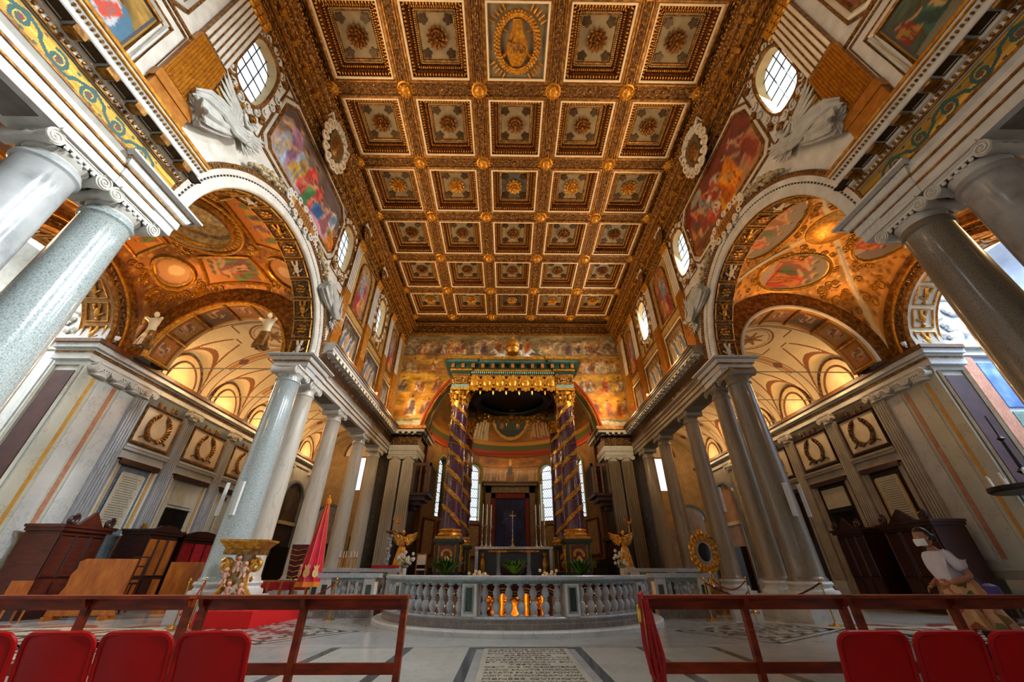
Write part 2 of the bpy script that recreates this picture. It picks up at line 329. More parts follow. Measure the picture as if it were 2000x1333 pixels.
# ------------------------------------------------------------------ flat pictures (frescoes, mosaics, inlay) drawn in code
def hexc(h): return np.array([int(h[i:i + 2], 16) / 255 for i in (0, 2, 4)])
class Cv:
    def __init__(s, w, h, bg, var=0.0):
        s.w, s.h = w, h; s.a = np.zeros((h, w, 4)); s.a[..., :3] = hexc(bg)
        s.Y, s.X = np.mgrid[0:h, 0:w]; s.X = (s.X + 0.5) / w; s.Y = (s.Y + 0.5) / h; s.asp = w / h
        if var: s.mottle(var)
    def mottle(s, amt, cells=6):
        n = np.zeros((s.h, s.w))
        for k in (cells, cells * 3, cells * 8):
            g = RNG.rand(k + 2, k + 2); ix = s.X * k; iy = s.Y * k; x0 = ix.astype(int); y0 = iy.astype(int); fx = ix - x0; fy = iy - y0
            n += (g[y0, x0] * (1 - fx) * (1 - fy) + g[y0, x0 + 1] * fx * (1 - fy) + g[y0 + 1, x0] * (1 - fx) * fy + g[y0 + 1, x0 + 1] * fx * fy - 0.5) / (1 + k / cells / 2)
        s.a[..., :3] = np.clip(s.a[..., :3] * (1 + amt * 2 * n)[..., None], 0, 1); return s
    def put(s, m, c, gold=0.0, al=1.0):
        c = hexc(c) if isinstance(c, str) else np.array(c)
        s.a[m, :3] = s.a[m, :3] * (1 - al) + c * al; s.a[m, 3] = gold; return s
    def rect(s, x0, y0, x1, y1, c, gold=0.0): return s.put((s.X >= x0) & (s.X < x1) & (s.Y >= y0) & (s.Y < y1), c, gold)
    def ell(s, cx, cy, rx, ry, c, gold=0.0, rot=0.0, al=1.0):
        dx = (s.X - cx) * s.asp; dy = s.Y - cy; q, p = math.cos(rot), math.sin(rot)
        return s.put(((dx * q + dy * p) / (rx * s.asp)) ** 2 + ((-dx * p + dy * q) / ry) ** 2 < 1, c, gold, al)
    def ring(s, cx, cy, rx, ry, t, c, gold=0.0):
        d = np.sqrt(((s.X - cx) / rx) ** 2 + ((s.Y - cy) / ry) ** 2); return s.put(np.abs(d - 1) < t, c, gold)
    def poly(s, pts, c, gold=0.0, al=1.0):
        m = np.zeros((s.h, s.w), bool); n = len(pts)
        for i in range(n):
            x0, y0 = pts[i]; x1, y1 = pts[(i + 1) % n]
            if y0 == y1: continue
            cnd = ((s.Y >= min(y0, y1)) & (s.Y < max(y0, y1))) & (s.X < (s.Y - y0) * (x1 - x0) / (y1 - y0) + x0); m ^= cnd
        return s.put(m, c, gold, al)
    def line(s, pts, t, c, gold=0.0):
        c = hexc(c) if isinstance(c, str) else np.array(c)
        for (x0, y0), (x1, y1) in zip(pts[:-1], pts[1:]):
            i0 = max(0, int((min(x0, x1) - t / s.asp) * s.w) - 1); i1 = min(s.w, int((max(x0, x1) + t / s.asp) * s.w) + 2); j0 = max(0, int((min(y0, y1) - t) * s.h) - 1); j1 = min(s.h, int((max(y0, y1) + t) * s.h) + 2)
            if i1 <= i0 or j1 <= j0: continue
            X, Y = s.X[j0:j1, i0:i1], s.Y[j0:j1, i0:i1]; dx, dy = (x1 - x0) * s.asp, y1 - y0; L = dx * dx + dy * dy + 1e-12
            u = np.clip(((X - x0) * s.asp * dx + (Y - y0) * dy) / L, 0, 1); m = ((X - x0) * s.asp - u * dx) ** 2 + (Y - y0 - u * dy) ** 2 < t * t
            a = s.a[j0:j1, i0:i1]; a[m, :3] = c; a[m, 3] = gold
        return s
    def warp(s, amt=.012, cells=9):
        def sm():
            g = RNG.rand(cells + 2, cells + 2); ix = s.X * cells; iy = s.Y * cells; x0 = ix.astype(int); y0 = iy.astype(int); fx = ix - x0; fy = iy - y0
            return g[y0, x0] * (1 - fx) * (1 - fy) + g[y0, x0 + 1] * fx * (1 - fy) + g[y0 + 1, x0] * (1 - fx) * fy + g[y0 + 1, x0 + 1] * fx * fy - .5
        dx, dy = sm() * amt * 2 / s.asp + (RNG.rand(s.h, s.w) - .5) * amt * .5 / s.asp, sm() * amt * 2 + (RNG.rand(s.h, s.w) - .5) * amt * .5
        s.a = s.a[np.clip(((s.Y + dy) * s.h).astype(int), 0, s.h - 1), np.clip(((s.X + dx) * s.w).astype(int), 0, s.w - 1)]
        k = s.a.copy(); p = np.pad(s.a, ((1, 1), (1, 1), (0, 0)), mode='edge'); s.a = (k * 2 + p[:-2, 1:-1] + p[2:, 1:-1] + p[1:-1, :-2] + p[1:-1, 2:]) / 6; return s
    def border(s, t, c, gold=0.0):
        tx = t / s.asp; return s.put((s.X < tx) | (s.X > 1 - tx) | (s.Y < t) | (s.Y > 1 - t), c, gold)
    def figure(s, x, y0, h, robe, cloak, skin='c99a72', lean=0.0, gold=0.0):
        k = 1 / s.asp; w = h * 0.17 * k
        s.poly([(x - w * 1.2, y0), (x + w * 1.2, y0), (x + w + lean, y0 + h * 0.62), (x + w * 0.6 + lean, y0 + h * 0.82), (x - w * 0.6 + lean, y0 + h * 0.82), (x - w + lean, y0 + h * 0.62)], robe, gold)
        s.poly([(x - w * 1.5, y0 + h * 0.12), (x + w * 0.2, y0 + h * 0.05), (x + w * 1.1 + lean, y0 + h * 0.7), (x + lean, y0 + h * 0.78)], cloak, gold)
        for t in (-0.6, -0.1, 0.4): s.line([(x + w * t, y0 + h * 0.03), (x + w * t * 0.7 + lean, y0 + h * 0.6)], h * 0.012, np.clip(hexc(robe) * 0.62, 0, 1))
        s.line([(x - w * 0.8 + lean, y0 + h * 0.72), (x - w * 1.9 + lean, y0 + h * 0.55)], h * 0.035, skin)
        s.ell(x + lean, y0 + h * 0.91, h * 0.065 * k, h * 0.08, skin); s.ell(x + lean, y0 + h * 0.955, h * 0.062 * k, h * 0.045, '5a3a22'); return s
def painted(name, cv, fn, mat=None, parent=None, flip=False, keep=None, **kw):
    """one mesh carrying the picture cv; fn(u, v) -> arrays x, y, z (u to the right, v upwards)"""
    h, w = cv.h, cv.w; u, v = np.meshgrid(np.linspace(0, 1, w + 1), np.linspace(0, 1, h + 1))
    x, y, z = fn(u, v); co = np.stack([x + 0 * u, y + 0 * u, z + 0 * u], -1).reshape(-1, 3).astype(np.float32)
    j, i = np.mgrid[0:h, 0:w]; a = (j * (w + 1) + i).ravel(); q = np.stack([a, a + 1, a + w + 2, a + w + 1], -1)
    if flip: q = q[:, ::-1]
    if keep is not None: q = q[keep.ravel()]
    me = bpy.data.meshes.new(name); n = len(q)
    me.vertices.add(len(co)); me.vertices.foreach_set('co', co.ravel())
    me.loops.add(n * 4); me.loops.foreach_set('vertex_index', q.ravel().astype(np.int32))
    me.polygons.add(n); me.polygons.foreach_set('loop_start', np.arange(0, n * 4, 4, dtype=np.int32)); me.polygons.foreach_set('loop_total', np.full(n, 4, np.int32))
    at = me.color_attributes.new('Col', 'FLOAT_COLOR', 'CORNER')
    c = cv.a.reshape(-1, 4).copy(); c = c if keep is None else c[keep.ravel()]; s = c[:, :3]; c[:, :3] = np.where(s <= 0.04045, s / 12.92, ((s + 0.055) / 1.055) ** 2.4)
    at.data.foreach_set('color', np.repeat(c, 4, axis=0).astype(np.float32).ravel())
    me.materials.append(mat or PAINT); me.update(calc_edges=True); me.validate()
    return link(name, me, parent, **kw)
def panel_fn(x, y0, y1, z0, z1):
    """upright picture on a side wall at x, seen from the nave"""
    return lambda u, v: (x + 0 * u, y0 + (y1 - y0) * u, z0 + (z1 - z0) * v)
def spiral(cx, cy, r0, r1, turns, a0=0.0, n=26, ax=1.0):
    return [(cx + ax * (r0 + (r1 - r0) * i / n) * math.cos(a0 + 2 * PI * turns * i / n), cy + (r0 + (r1 - r0) * i / n) * math.sin(a0 + 2 * PI * turns * i / n)) for i in range(n + 1)]
def slab_holes(y0, y1, z0, z1, holes, dy=0.12):
    """flat region y0..y1 x z0..z1 (as quads in the y,z plane) minus holes [(ya, yb, lo(y), hi(y))]"""
    ys = {round(y0, 5), round(y1, 5)}
    for a, b, lo, hi in holes:
        n = max(2, int((b - a) / dy)); ys |= {round(a + (b - a) * 0.5 * (1 - math.cos(PI * i / n)), 5) for i in range(n + 1)}
    ys = sorted(y for y in ys if y0 - 1e-6 <= y <= y1 + 1e-6); out = []
    for a, b in zip(ys[:-1], ys[1:]):
        m = (a + b) / 2; hs = sorted([h for h in holes if h[0] < m < h[1]], key=lambda h: h[2](m)); ca = cb = z0
        for h in hs:
            la, lb = max(h[2](a), z0), max(h[2](b), z0)
            if la > ca + 1e-5 or lb > cb + 1e-5: out.append(((a, ca), (b, cb), (b, lb), (a, la)))
            ca, cb = h[3](a), h[3](b)
        out.append(((a, ca), (b, cb), (b, z1), (a, z1)))
    return out
# ================================================================== THE ROOM: floor, ceiling, nave walls
XW = 8.25; XC = 8.49; AY = 9.6; AZ = 8.4; AR0 = 3.45; AR1 = 4.1; YW = 25.0; ZC = 18.35
TRIM = [0]; WIN = [0]
def trim_name(): TRIM[0] += 1; return 'trim_%d' % TRIM[0]
def win_name(): WIN[0] += 1; return 'window_%d' % WIN[0]
# ---- floor with the opening of the sunken confessio
FLOORM = veined('floor_marble', 'b4b4b0', '9c9e9e', '787c80', 0.8, 0.16)
PIT = (-3.3, 3.3, lambda x: 13.75 - math.sqrt(max(0, 3.3 ** 2 - x * x)), lambda x: 16.6)
b = B()
for q in slab_holes(-25, 25, -9, 42, [PIT], 0.4): b.add([(p[0], p[1], 0) for p in q], [(0, 1, 2, 3)])
floor = mk('floor', b, FLOORM, kind='structure', label='polished grey marble floor with dark inlaid strips')
STRIP = veined('dark_floor_strip', '3c4248', '4c5258', '6c7278', 2, 0.18)
PALE = veined('pale_floor_slab', 'c4c2b8', 'b0b0a8', '94948e', 1.0, 0.16)
def inlay(name, poly, mat, z=0.004):
    return mk(name, B().extr(poly, -0.02, z), mat, floor)
for s in (-1, 1):
    for x0, x1 in ((0.86, 1.0), (2.0, 2.16), (3.3, 3.46)):
        a, c = sorted((s * x0 + 0.07, s * x1 + 0.07)); inlay('inlaid_strip', [(a, 2.2), (c, 2.2), (c, 8.62), (a, 8.62)], STRIP)
    a, c = sorted((s * 1.0 + 0.07, s * 2.0 + 0.07)); inlay('floor_slab', [(a, 2.2), (c, 2.2), (c, 8.5), (a, 8.5)], PALE)
    a, c = sorted((s * 2.16 + 0.07, s * 3.3 + 0.07)); inlay('floor_slab', [(a, 2.2), (c, 2.2), (c, 8.5), (a, 8.5)], PALE)
inlay('inlaid_strip', [(-0.79, 8.47), (0.93, 8.47), (0.93, 8.62), (-0.79, 8.62)], STRIP)
inlay('inlaid_strip', [(-5.0, 8.78), (5.1, 8.78), (5.1, 8.86), (-5.0, 8.86)], PALE)
slab = inlay('inscription_slab', [(-0.66, 3.6), (0.80, 3.6), (0.80, 8.46), (-0.66, 8.46)], veined('inscription_marble', 'c8c2b0', 'bab4a4', 'a09880', 1.2, 0.2), 0.008)
LINES = ['CLEMENS NONVS', 'PISTORIEN PONT MAX', 'DVM IN SACRO HVIVS', 'BASILICAE', 'PAVIMENTO SEPVLTVS', 'IACERE MANDAVIT', 'ET MEMORIAM SVI',
         'TESTARI', 'OBIIT DIE IX DECEMBRIS', 'ANNO SALVTIS MDCLXIX', 'AETATIS SVAE LXX PONTIF', 'VIXIT IN PONTIFICATV ANN', 'MENSES QVINQVE', 'REQVIESCAT IN PACE', 'HIC EXPECTAT', 'DONEC VENIAT']
for k, t in enumerate(LINES):
    cu = bpy.data.curves.new('inscription_line', 'FONT'); cu.body = t; cu.align_x = 'CENTER'; cu.extrude = 0.001
    hgt = 0.17 if k < 2 else 0.125; cu.size = hgt
    o = bpy.data.objects.new('tmp', cu); COL.objects.link(o); bpy.context.view_layer.update()
    me = bpy.data.meshes.new_from_object(o.evaluated_get(bpy.context.evaluated_depsgraph_get())); bpy.data.objects.remove(o)
    me.materials.clear(); me.materials.append(TEXTM)
    wd = max(v.co.x for v in me.vertices) - min(v.co.x for v in me.vertices); sx = min(1.35, 1.3 / wd)
    link('lettering', me, slab, Matrix.Translation((0.07, 8.26 - k * 0.172, 0.0095)) @ SCL(sx, 1, 1))
# large meander panels of dark and white marble on both sides of the confessio
def meander_panel(cx, cy, wx, wy, rot):
    M = T(cx, cy, 0) @ RZ(rot)
    p = mk('meander_panel', B().add([(-wx, -wy, 0.004), (wx, -wy, 0.004), (wx, wy, 0.004), (-wx, wy, 0.004)], [(0, 1, 2, 3)]), veined('panel_dark_marble', '45413e', '55504c', '6a645e', 2, 0.2), floor, M=M)
    b = B(); t = 0.05
    def bar(x0, y0, x1, y1): b.box(min(x0, x1) - t, max(x0, x1) + t, min(y0, y1) - t, max(y0, y1) + t, 0.002, 0.008)
    bar(-wx + .1, -wy + .1, wx - .1, -wy + .1); bar(-wx + .1, wy - .1, wx - .1, wy - .1); bar(-wx + .1, -wy + .1, -wx + .1, wy - .1); bar(wx - .1, -wy + .1, wx - .1, wy - .1)
    n = 4; c = 2 * (wx - .25) / n; h = wy - .3
    for i in range(n):
        x = -wx + .25 + c * i
        for sg in (-1, 1):
            o = 0.08 * sg
            bar(x + .12 * c, sg * h, x + .85 * c, sg * h); bar(x + .85 * c, sg * h, x + .85 * c, sg * .22); bar(x + .85 * c, sg * .22, x + .4 * c, sg * .22)
            bar(x + .4 * c, sg * .22, x + .4 * c, sg * h * .62); bar(x + .4 * c, sg * h * .62, x + .62 * c, sg * h * .62); bar(x + .12 * c, sg * h, x + .12 * c, sg * .12)
    mk('meander_inlay', b, PALE, p, kind='stuff')
for s in (-1, 1):
    meander_panel(s * 5.7, 10.9, 1.75, 1.15, s * 0.62)
    meander_panel(s * 7.9, 9.0, 1.3, 0.9, s * 0.62)
    cv = Cv(150, 90, 'a8a096', 0.3)   # coloured cosmatesque bands in the aisle crossings
    for r, c in ((0.46, '8a4a40'), (0.40, 'c8bca4'), (0.34, '5a5048'), (0.29, 'd2c8b4'), (0.2, '9a5a48'), (0.14, 'ccc0a8'), (0.08, '60403a')):
        for cx in (0.22, 0.5, 0.78): cv.ell(cx, 0.5, r * 0.36, r, c)
    for k in range(6): cv.rect(0, k / 6, 1, k / 6 + 0.03, ['b88a70', '4a443e', 'd8cfbc'][k % 3])
    painted('cosmatesque_inlay', cv, lambda u, v, s=s: (s * (7.2 + 7.6 * u), 5.2 + 7.2 * v, 0.004 + 0 * u), PAINTS, floor, flip=(s < 0))
# pit of the confessio
b = B()
n = 24
for i in range(n):
    a0, a1 = PI + PI * i / n, PI + PI * (i + 1) / n
    p = [(3.3 * math.cos(a0), 13.75 + 3.3 * math.sin(a0)), (3.3 * math.cos(a1), 13.75 + 3.3 * math.sin(a1))]
    b.add([(*p[0], 0), (*p[1], 0), (*p[1], -2.2), (*p[0], -2.2)], [(0, 1, 2, 3)])
b.add([(-3.3, 13.75, 0), (-3.3, 16.6, 0), (-3.3, 16.6, -2.2), (-3.3, 13.75, -2.2)], [(0, 1, 2, 3)]); b.add([(3.3, 13.75, 0), (3.3, 16.6, 0), (3.3, 16.6, -2.2), (3.3, 13.75, -2.2)], [(0, 1, 2, 3)])
b.add([(-3.3, 10.4, -2.2), (3.3, 10.4, -2.2), (3.3, 16.6, -2.2), (-3.3, 16.6, -2.2)], [(0, 1, 2, 3)])
mk('wall_confessio', b, veined('red_breccia', '6a3a30', '8a5444', 'c8a080', 1.5, 0.3), kind='structure', label='red marble lining of the sunken confessio')

# ---- coffered ceiling
def ringfaces(b, rings):
    for (x0, y0, z0), (x1, y1, z1) in zip(rings[:-1], rings[1:]):
        o = [(-x0, -y0, z0), (x0, -y0, z0), (x0, y0, z0), (-x0, y0, z0)]; i = [(-x1, -y1, z1), (x1, -y1, z1), (x1, y1, z1), (-x1, y1, z1)]
        b.add(o + i, [(k, 4 + k, 4 + (k + 1) % 4, (k + 1) % 4) for k in range(4)])
    return b
dy = 0.085
frame_b = ringfaces(B(), [(1.33, 1.33 + dy, 0), (1.32, 1.32 + dy, -.05), (1.28, 1.28 + dy, -.085), (1.23, 1.23 + dy, -.085), (1.19, 1.19 + dy, -.045), (1.19, 1.19 + dy, -.0)])
fil_b = ringfaces(B(), [(1.19, 1.19 + dy, -.03), (1.17, 1.17 + dy, -.045), (1.12, 1.12 + dy, -.045), (1.10, 1.10 + dy, 0.0)])
step_b = ringfaces(B(), [(1.10, 1.10 + dy, 0.0), (1.08, 1.08 + dy, .10), (1.0, 1.0 + dy, .20), (.95, .95 + dy, .22), (.93, .93 + dy, .32), (.84, .84 + dy, .34), (.80, .80 + dy, .46), (.74, .74 + dy, .48)])
inner_b = ringfaces(B(), [(.74, .74 + dy, .44), (.72, .72 + dy, .43), (.68, .68 + dy, .45), (.66, .66 + dy, .52)])
def bead_ring(hx, hy, z, r, step, flat=1.0):
    b = B()
    for (x0, y0), (x1, y1) in (((-hx, -hy), (hx, -hy)), ((hx, -hy), (hx, hy)), ((hx, hy), (-hx, hy)), ((-hx, hy), (-hx, -hy))):
        L = math.hypot(x1 - x0, y1 - y0); n = int(L / step)
        for i in range(n):
            t = (i + 0.5) / n; ex = 0.72 if x0 != x1 else 1.25; b.ball((x0 + (x1 - x0) * t, y0 + (y1 - y0) * t, z), (r * ex, r * (1.25 if x0 != x1 else 0.72), r), 6, 4)
    return b
egg_m = mesh_of('egg_moulding', bead_ring(1.05, 1.05 + dy, .11, .06, .115), GOLD, True)
egg2_m = mesh_of('egg_moulding', bead_ring(.89, .89 + dy, .33, .042, .08), GOLD, True)
dent_b = B()
for (hx, hy) in ((.77, .77 + dy),):
    for k in range(26):
        t = -1 + 2 * (k + .5) / 26
        for sg in (-1, 1): dent_b.cbox(t * hx, sg * hy, .44, .032, .05, .06); dent_b.cbox(sg * hx, t * hy, .44, .05, .032, .06)
dent_m = mesh_of('dentil_row', dent_b, noisy('pale_gilding', [(0.3, 'a88a58'), (0.7, 'd0b684')], 8, 0.5, 0.2))
def leaf_poly(r):
    return [(r * (0.62 + 0.38 * abs(math.cos(2.5 * a))) * math.cos(a), r * (0.62 + 0.38 * abs(math.cos(2.5 * a))) * math.sin(a)) for a in [2 * PI * i / 30 for i in range(30)]]
leaf_m = mesh_of('corner_leaf', B().extr(leaf_poly(.19), .47, .515), noisy('dark_bronze_leaf', [(0.3, '2a1e10'), (0.7, '4e3a1e')], 9, 0.45, 0.4))
def rosette(R, mat, name='rosette', layers=((1.0, 12, .0), (.72, 10, .10), (.42, 7, .18))):
    b = B(); b.lathe([(R * .55, 0.02), (R * .6, -.03), (R * .3, -.12), (0, -.13)], 12)
    for fr, n, dz in layers:
        for i in range(n):
            a = 2 * PI * i / n + fr; M = T(math.cos(a) * R * fr * .66, math.sin(a) * R * fr * .66, -.05 - dz) @ RZ(a) @ RY(0.5)
            b.ball((0, 0, 0), (R * fr * .36, R * fr * .19, R * .07), 6, 4, M)
    b.ball((0, 0, -.27), (R * .2, R * .2, R * .22), 8, 5); return mesh_of(name, b, mat, True)
ros_m = rosette(.46, GOLD); rosd_m = rosette(.44, noisy('dark_rosette', [(0.3, '4a2408'), (0.7, '94601c')], 9, .4, .4))
frame_m = mesh_of('coffer', frame_b, GOLDD); fil_m = mesh_of('white_fillet', fil_b, CREAMW); step_m = mesh_of('stepped_moulding', step_b, carved('dark_red_gilding', '9a6024', '5a2a0e', '1e0c04', 26, bdist=.03)); inner_m = mesh_of('inner_fillet', inner_b, GOLDD)
pan_m = mesh_of('coffer_panel', B().add([(-.67, -.76, .52), (.67, -.76, .52), (.67, .76, .52), (-.67, .76, .52)], [(0, 1, 2, 3)]), PANELC)
pand_m = mesh_of('coffer_panel', B().add([(-.67, -.76, .52), (.67, -.76, .52), (.67, .76, .52), (-.67, .76, .52)], [(0, 1, 2, 3)]), noisy('panel_dark_slate', [(0.3, '3a3c3c'), (0.7, '565856')], 3, 0.6))
PX, PY = 3.1, 3.27; Y0R = 7.74 - 2 * PY   # first row starts at 1.2
ROWS = 7
b = B()   # rib grid underside and a backing slab
ylines = [Y0R + PY * k for k in range(ROWS + 1)]; xlines = [-7.75 + PX * k for k in range(6)]
for y in ylines: b.box(-8.3, 8.3, y - .31, y + .31, ZC, ZC + .5)
for x in xlines: b.box(x - .23, x + .23, Y0R - .3, ylines[-1] + .3, ZC - .001, ZC + .499)
b.box(-8.3, 8.3, ylines[-1] + .2, YW + .3, ZC, ZC + .5); b.box(-9.0, 9.0, -9.0, YW + .5, ZC + .56, ZC + .8); b.box(-8.3, 8.3, -9.0, Y0R - .2, ZC, ZC + .5)
ceiling = mk('ceiling', b, BRONZE, kind='structure', label='gilded coffered wooden ceiling over the nave')
for j in range(ROWS):
    for i in range(5):
        M = T(-6.2 + PX * i, Y0R + PY * (j + .5), ZC); arms = (i == 2 and j == 1)
        co = link('coffer', frame_m, ceiling, M); link('white_fillet', fil_m, co)
        if arms: ARMS = co; continue
        link('stepped_moulding', step_m, co); link('egg_moulding', egg_m, co); link('egg_moulding', egg2_m, co); link('dentil_row', dent_m, co); link('inner_fillet', inner_m, co)
        link('coffer_panel', pand_m if (i == 2 and j in (3, 6)) else pan_m, co)
        for a in (-1, 1):
            for c in (-1, 1): link('corner_leaf', leaf_m, co, T(a * .47, c * .55, 0) @ RZ(math.atan2(c, a)))
        link('rosette', ros_m if (i * 3 + j) % 3 == 0 else rosd_m, co, T(0, 0, .5) @ RZ(0.3 * i + j))
# coat of arms in the middle coffer
b = B().add([(-1.11, -1.2, .12), (1.11, -1.2, .12), (1.11, 1.2, .12), (-1.11, 1.2, .12)], [(0, 1, 2, 3)]); ringfaces(b, [(1.10, 1.185, 0), (1.10, 1.185, .12)])
mk('arms_panel', b, PANELC, ARMS)
b = B()
for k in range(46):
    a = 2 * PI * k / 46
    for q in range(3): b.ball((math.cos(a + .05 * q) * (.78 + .07 * (q - 1)), math.sin(a + .05 * q) * (.92 + .07 * (q - 1)), .0 - .03 * (q == 1)), (.07, .07, .08), 6, 4)
mk('laurel_wreath', b, GOLD, ARMS, True)
sh = [(-.14, .78), (.16, .78), (.2, .5), (.34, .1), (.40, -.02), (.40, -.3), (.26, -.62), (.2, -.72), (-.14, -.72), (-.3, -.5), (-.40, -.26), (-.40, .02), (-.22, .4)]
sh = [(-x, -y) for x, y in sh]
mk('shield', B().extr(sh, -.1, .1), GOLD, ARMS)
b = B(); b.ball((0, .05, -.13), (.22, .13, .07), 8, 5); b.ball((-.24, -.04, -.14), (.09, .09, .06), 7, 5)
for lx in (-.15, -.05, .1, .18): b.tube([(lx, .1, -.12), (lx, .28, -.12)], .028, 5)
b.tube([(-.3, -.1, -.14), (-.36, -.2, -.14)], .018, 5); b.tube([(-.2, -.1, -.14), (-.18, -.22, -.14)], .018, 5); b.tube([(.2, .0, -.13), (.3, .1, -.13), (.28, .25, -.13)], .02, 5)
mk('bull_relief', b, GOLDD, ARMS, True)
b = B()
for sx in (-1, 1):
    b.tube([(sx * .62, .5, .06), (sx * .2, .15, .06)], .07, 6); b.tube([(sx * .35, -.35, .05), (sx * .6, -.45, .05), (sx * .66, -.1, .05)], .03, 5)
    for sy in (-1, 1):
        for k in range(5):
            a = math.atan2(sy * .95, sx * .85) + (k - 2) * .13; b.tube([(math.cos(a) * 1.02, math.sin(a) * 1.12, .04), (math.cos(a) * 1.28, math.sin(a) * 1.34, .02)], [.05, .02], 5)
mk('palmettes', b, GOLD, ARMS, True)
# carved scrolls on the ribs and bosses at their crossings
def rib_scroll(L, w):
    b = B(); b.tube([(math.cos(a) * w * .62, math.sin(a) * w * .62, 0) for a in [2 * PI * i / 14 for i in range(14)]], .024, 4, closed=True); b.ball((0, 0, 0), (w * .28, w * .28, .05), 6, 4)
    for sx in (-1, 1):
        for k in range(3):
            cx = sx * (w * 1.4 + k * L * .135 + .04); up = 1 if k % 2 else -1
            b.tube([(cx + q[0], q[1], 0) for q in spiral(0, 0, w * .12, w * .62, 1.35, up * .8, 14)], .02, 4)
            b.ball((cx, 0, 0), (.05, .05, .045), 5, 4)
            for d in (-1, 1): b.ball((cx + sx * w * .75, d * w * .45, 0), (.09, .035, .03), 5, 4)
    for sy in (-1, 1): b.box(-L / 2, L / 2, sy * w * .98 - .025, sy * w * .98 + .025, -.03, .01)
    return mesh_of('rib_scroll', b, GOLDD, False)
sx_m = rib_scroll(2.5, .27); sy_m = rib_scroll(2.66, .19)
bb = B(); bb.lathe([(.33, .01), (.33, -.04), (.27, -.06), (.26, -.12), (.2, -.2), (.1, -.25), (0, -.26)], 14)
for k in range(9): bb.ball((.2 * math.cos(.7 * k), .2 * math.sin(.7 * k), -.16), (.06, .06, .06), 6, 4)
for k in range(14): bb.tube([(.33 * math.cos(.449 * k), .33 * math.sin(.449 * k), -.02), (.43 * math.cos(.449 * k), .43 * math.sin(.449 * k), -.01)], [.035, .012], 4)
boss_m = mesh_of('boss', bb, GOLD, True)
for j, y in enumerate(ylines):
    for i in range(5): link('rib_scroll', sx_m, ceiling, T(-6.2 + PX * i, y, ZC - .005))
    for x in xlines: link('boss', boss_m, ceiling, T(x, y, ZC - .005))
for x in xlines:
    for j in range(ROWS): link('rib_scroll', sy_m, ceiling, T(x, Y0R + PY * (j + .5), ZC - .006) @ RZ(PI / 2))

# ---- nave clerestory walls, arch openings and windows
WY = (-3.4, 5.62, 13.2, 19.1); WZ = 14.6; WA = .66; WB = 1.28
def se(y, yc): return WB * max(0.0, 1 - abs((y - yc) / WA) ** 2.8) ** (1 / 2.8)
def win_hole(yc): return (yc - WA, yc + WA, lambda y: WZ - se(y, yc), lambda y: WZ + se(y, yc))
hw = math.sqrt(AR1 ** 2 - 0.8 ** 2)
ARCHH = (AY - hw, AY + hw, lambda y: 9.2, lambda y: AZ + math.sqrt(max(0, AR1 ** 2 - (y - AY) ** 2)))
WALLS = {}
def oval(n=40, k=1.0): 
    out = []
    for i in range(n):
        a = 2 * PI * i / n; ca, sa = math.cos(a), math.sin(a)
        out.append((k * WA * math.copysign(abs(ca) ** (2 / 2.8), ca), k * WB * math.copysign(abs(sa) ** (2 / 2.8), sa)))
    return out
def frame_tube(b, pts, x, r, n=6): b.tube([(x, y, z) for y, z in pts], r, n, closed=True)
def flat_frame(b, s, x, y0, y1, z0, z1, w, t, M=None):
    xa, xb = sorted((s * x, s * (x - t)))
    b.box(xa, xb, y0 - w, y1 + w, z0 - w, z0); b.box(xa, xb, y0 - w, y1 + w, z1, z1 + w); b.box(xa, xb, y0 - w, y0, z0, z1); b.box(xa, xb, y1, y1 + w, z0, z1)
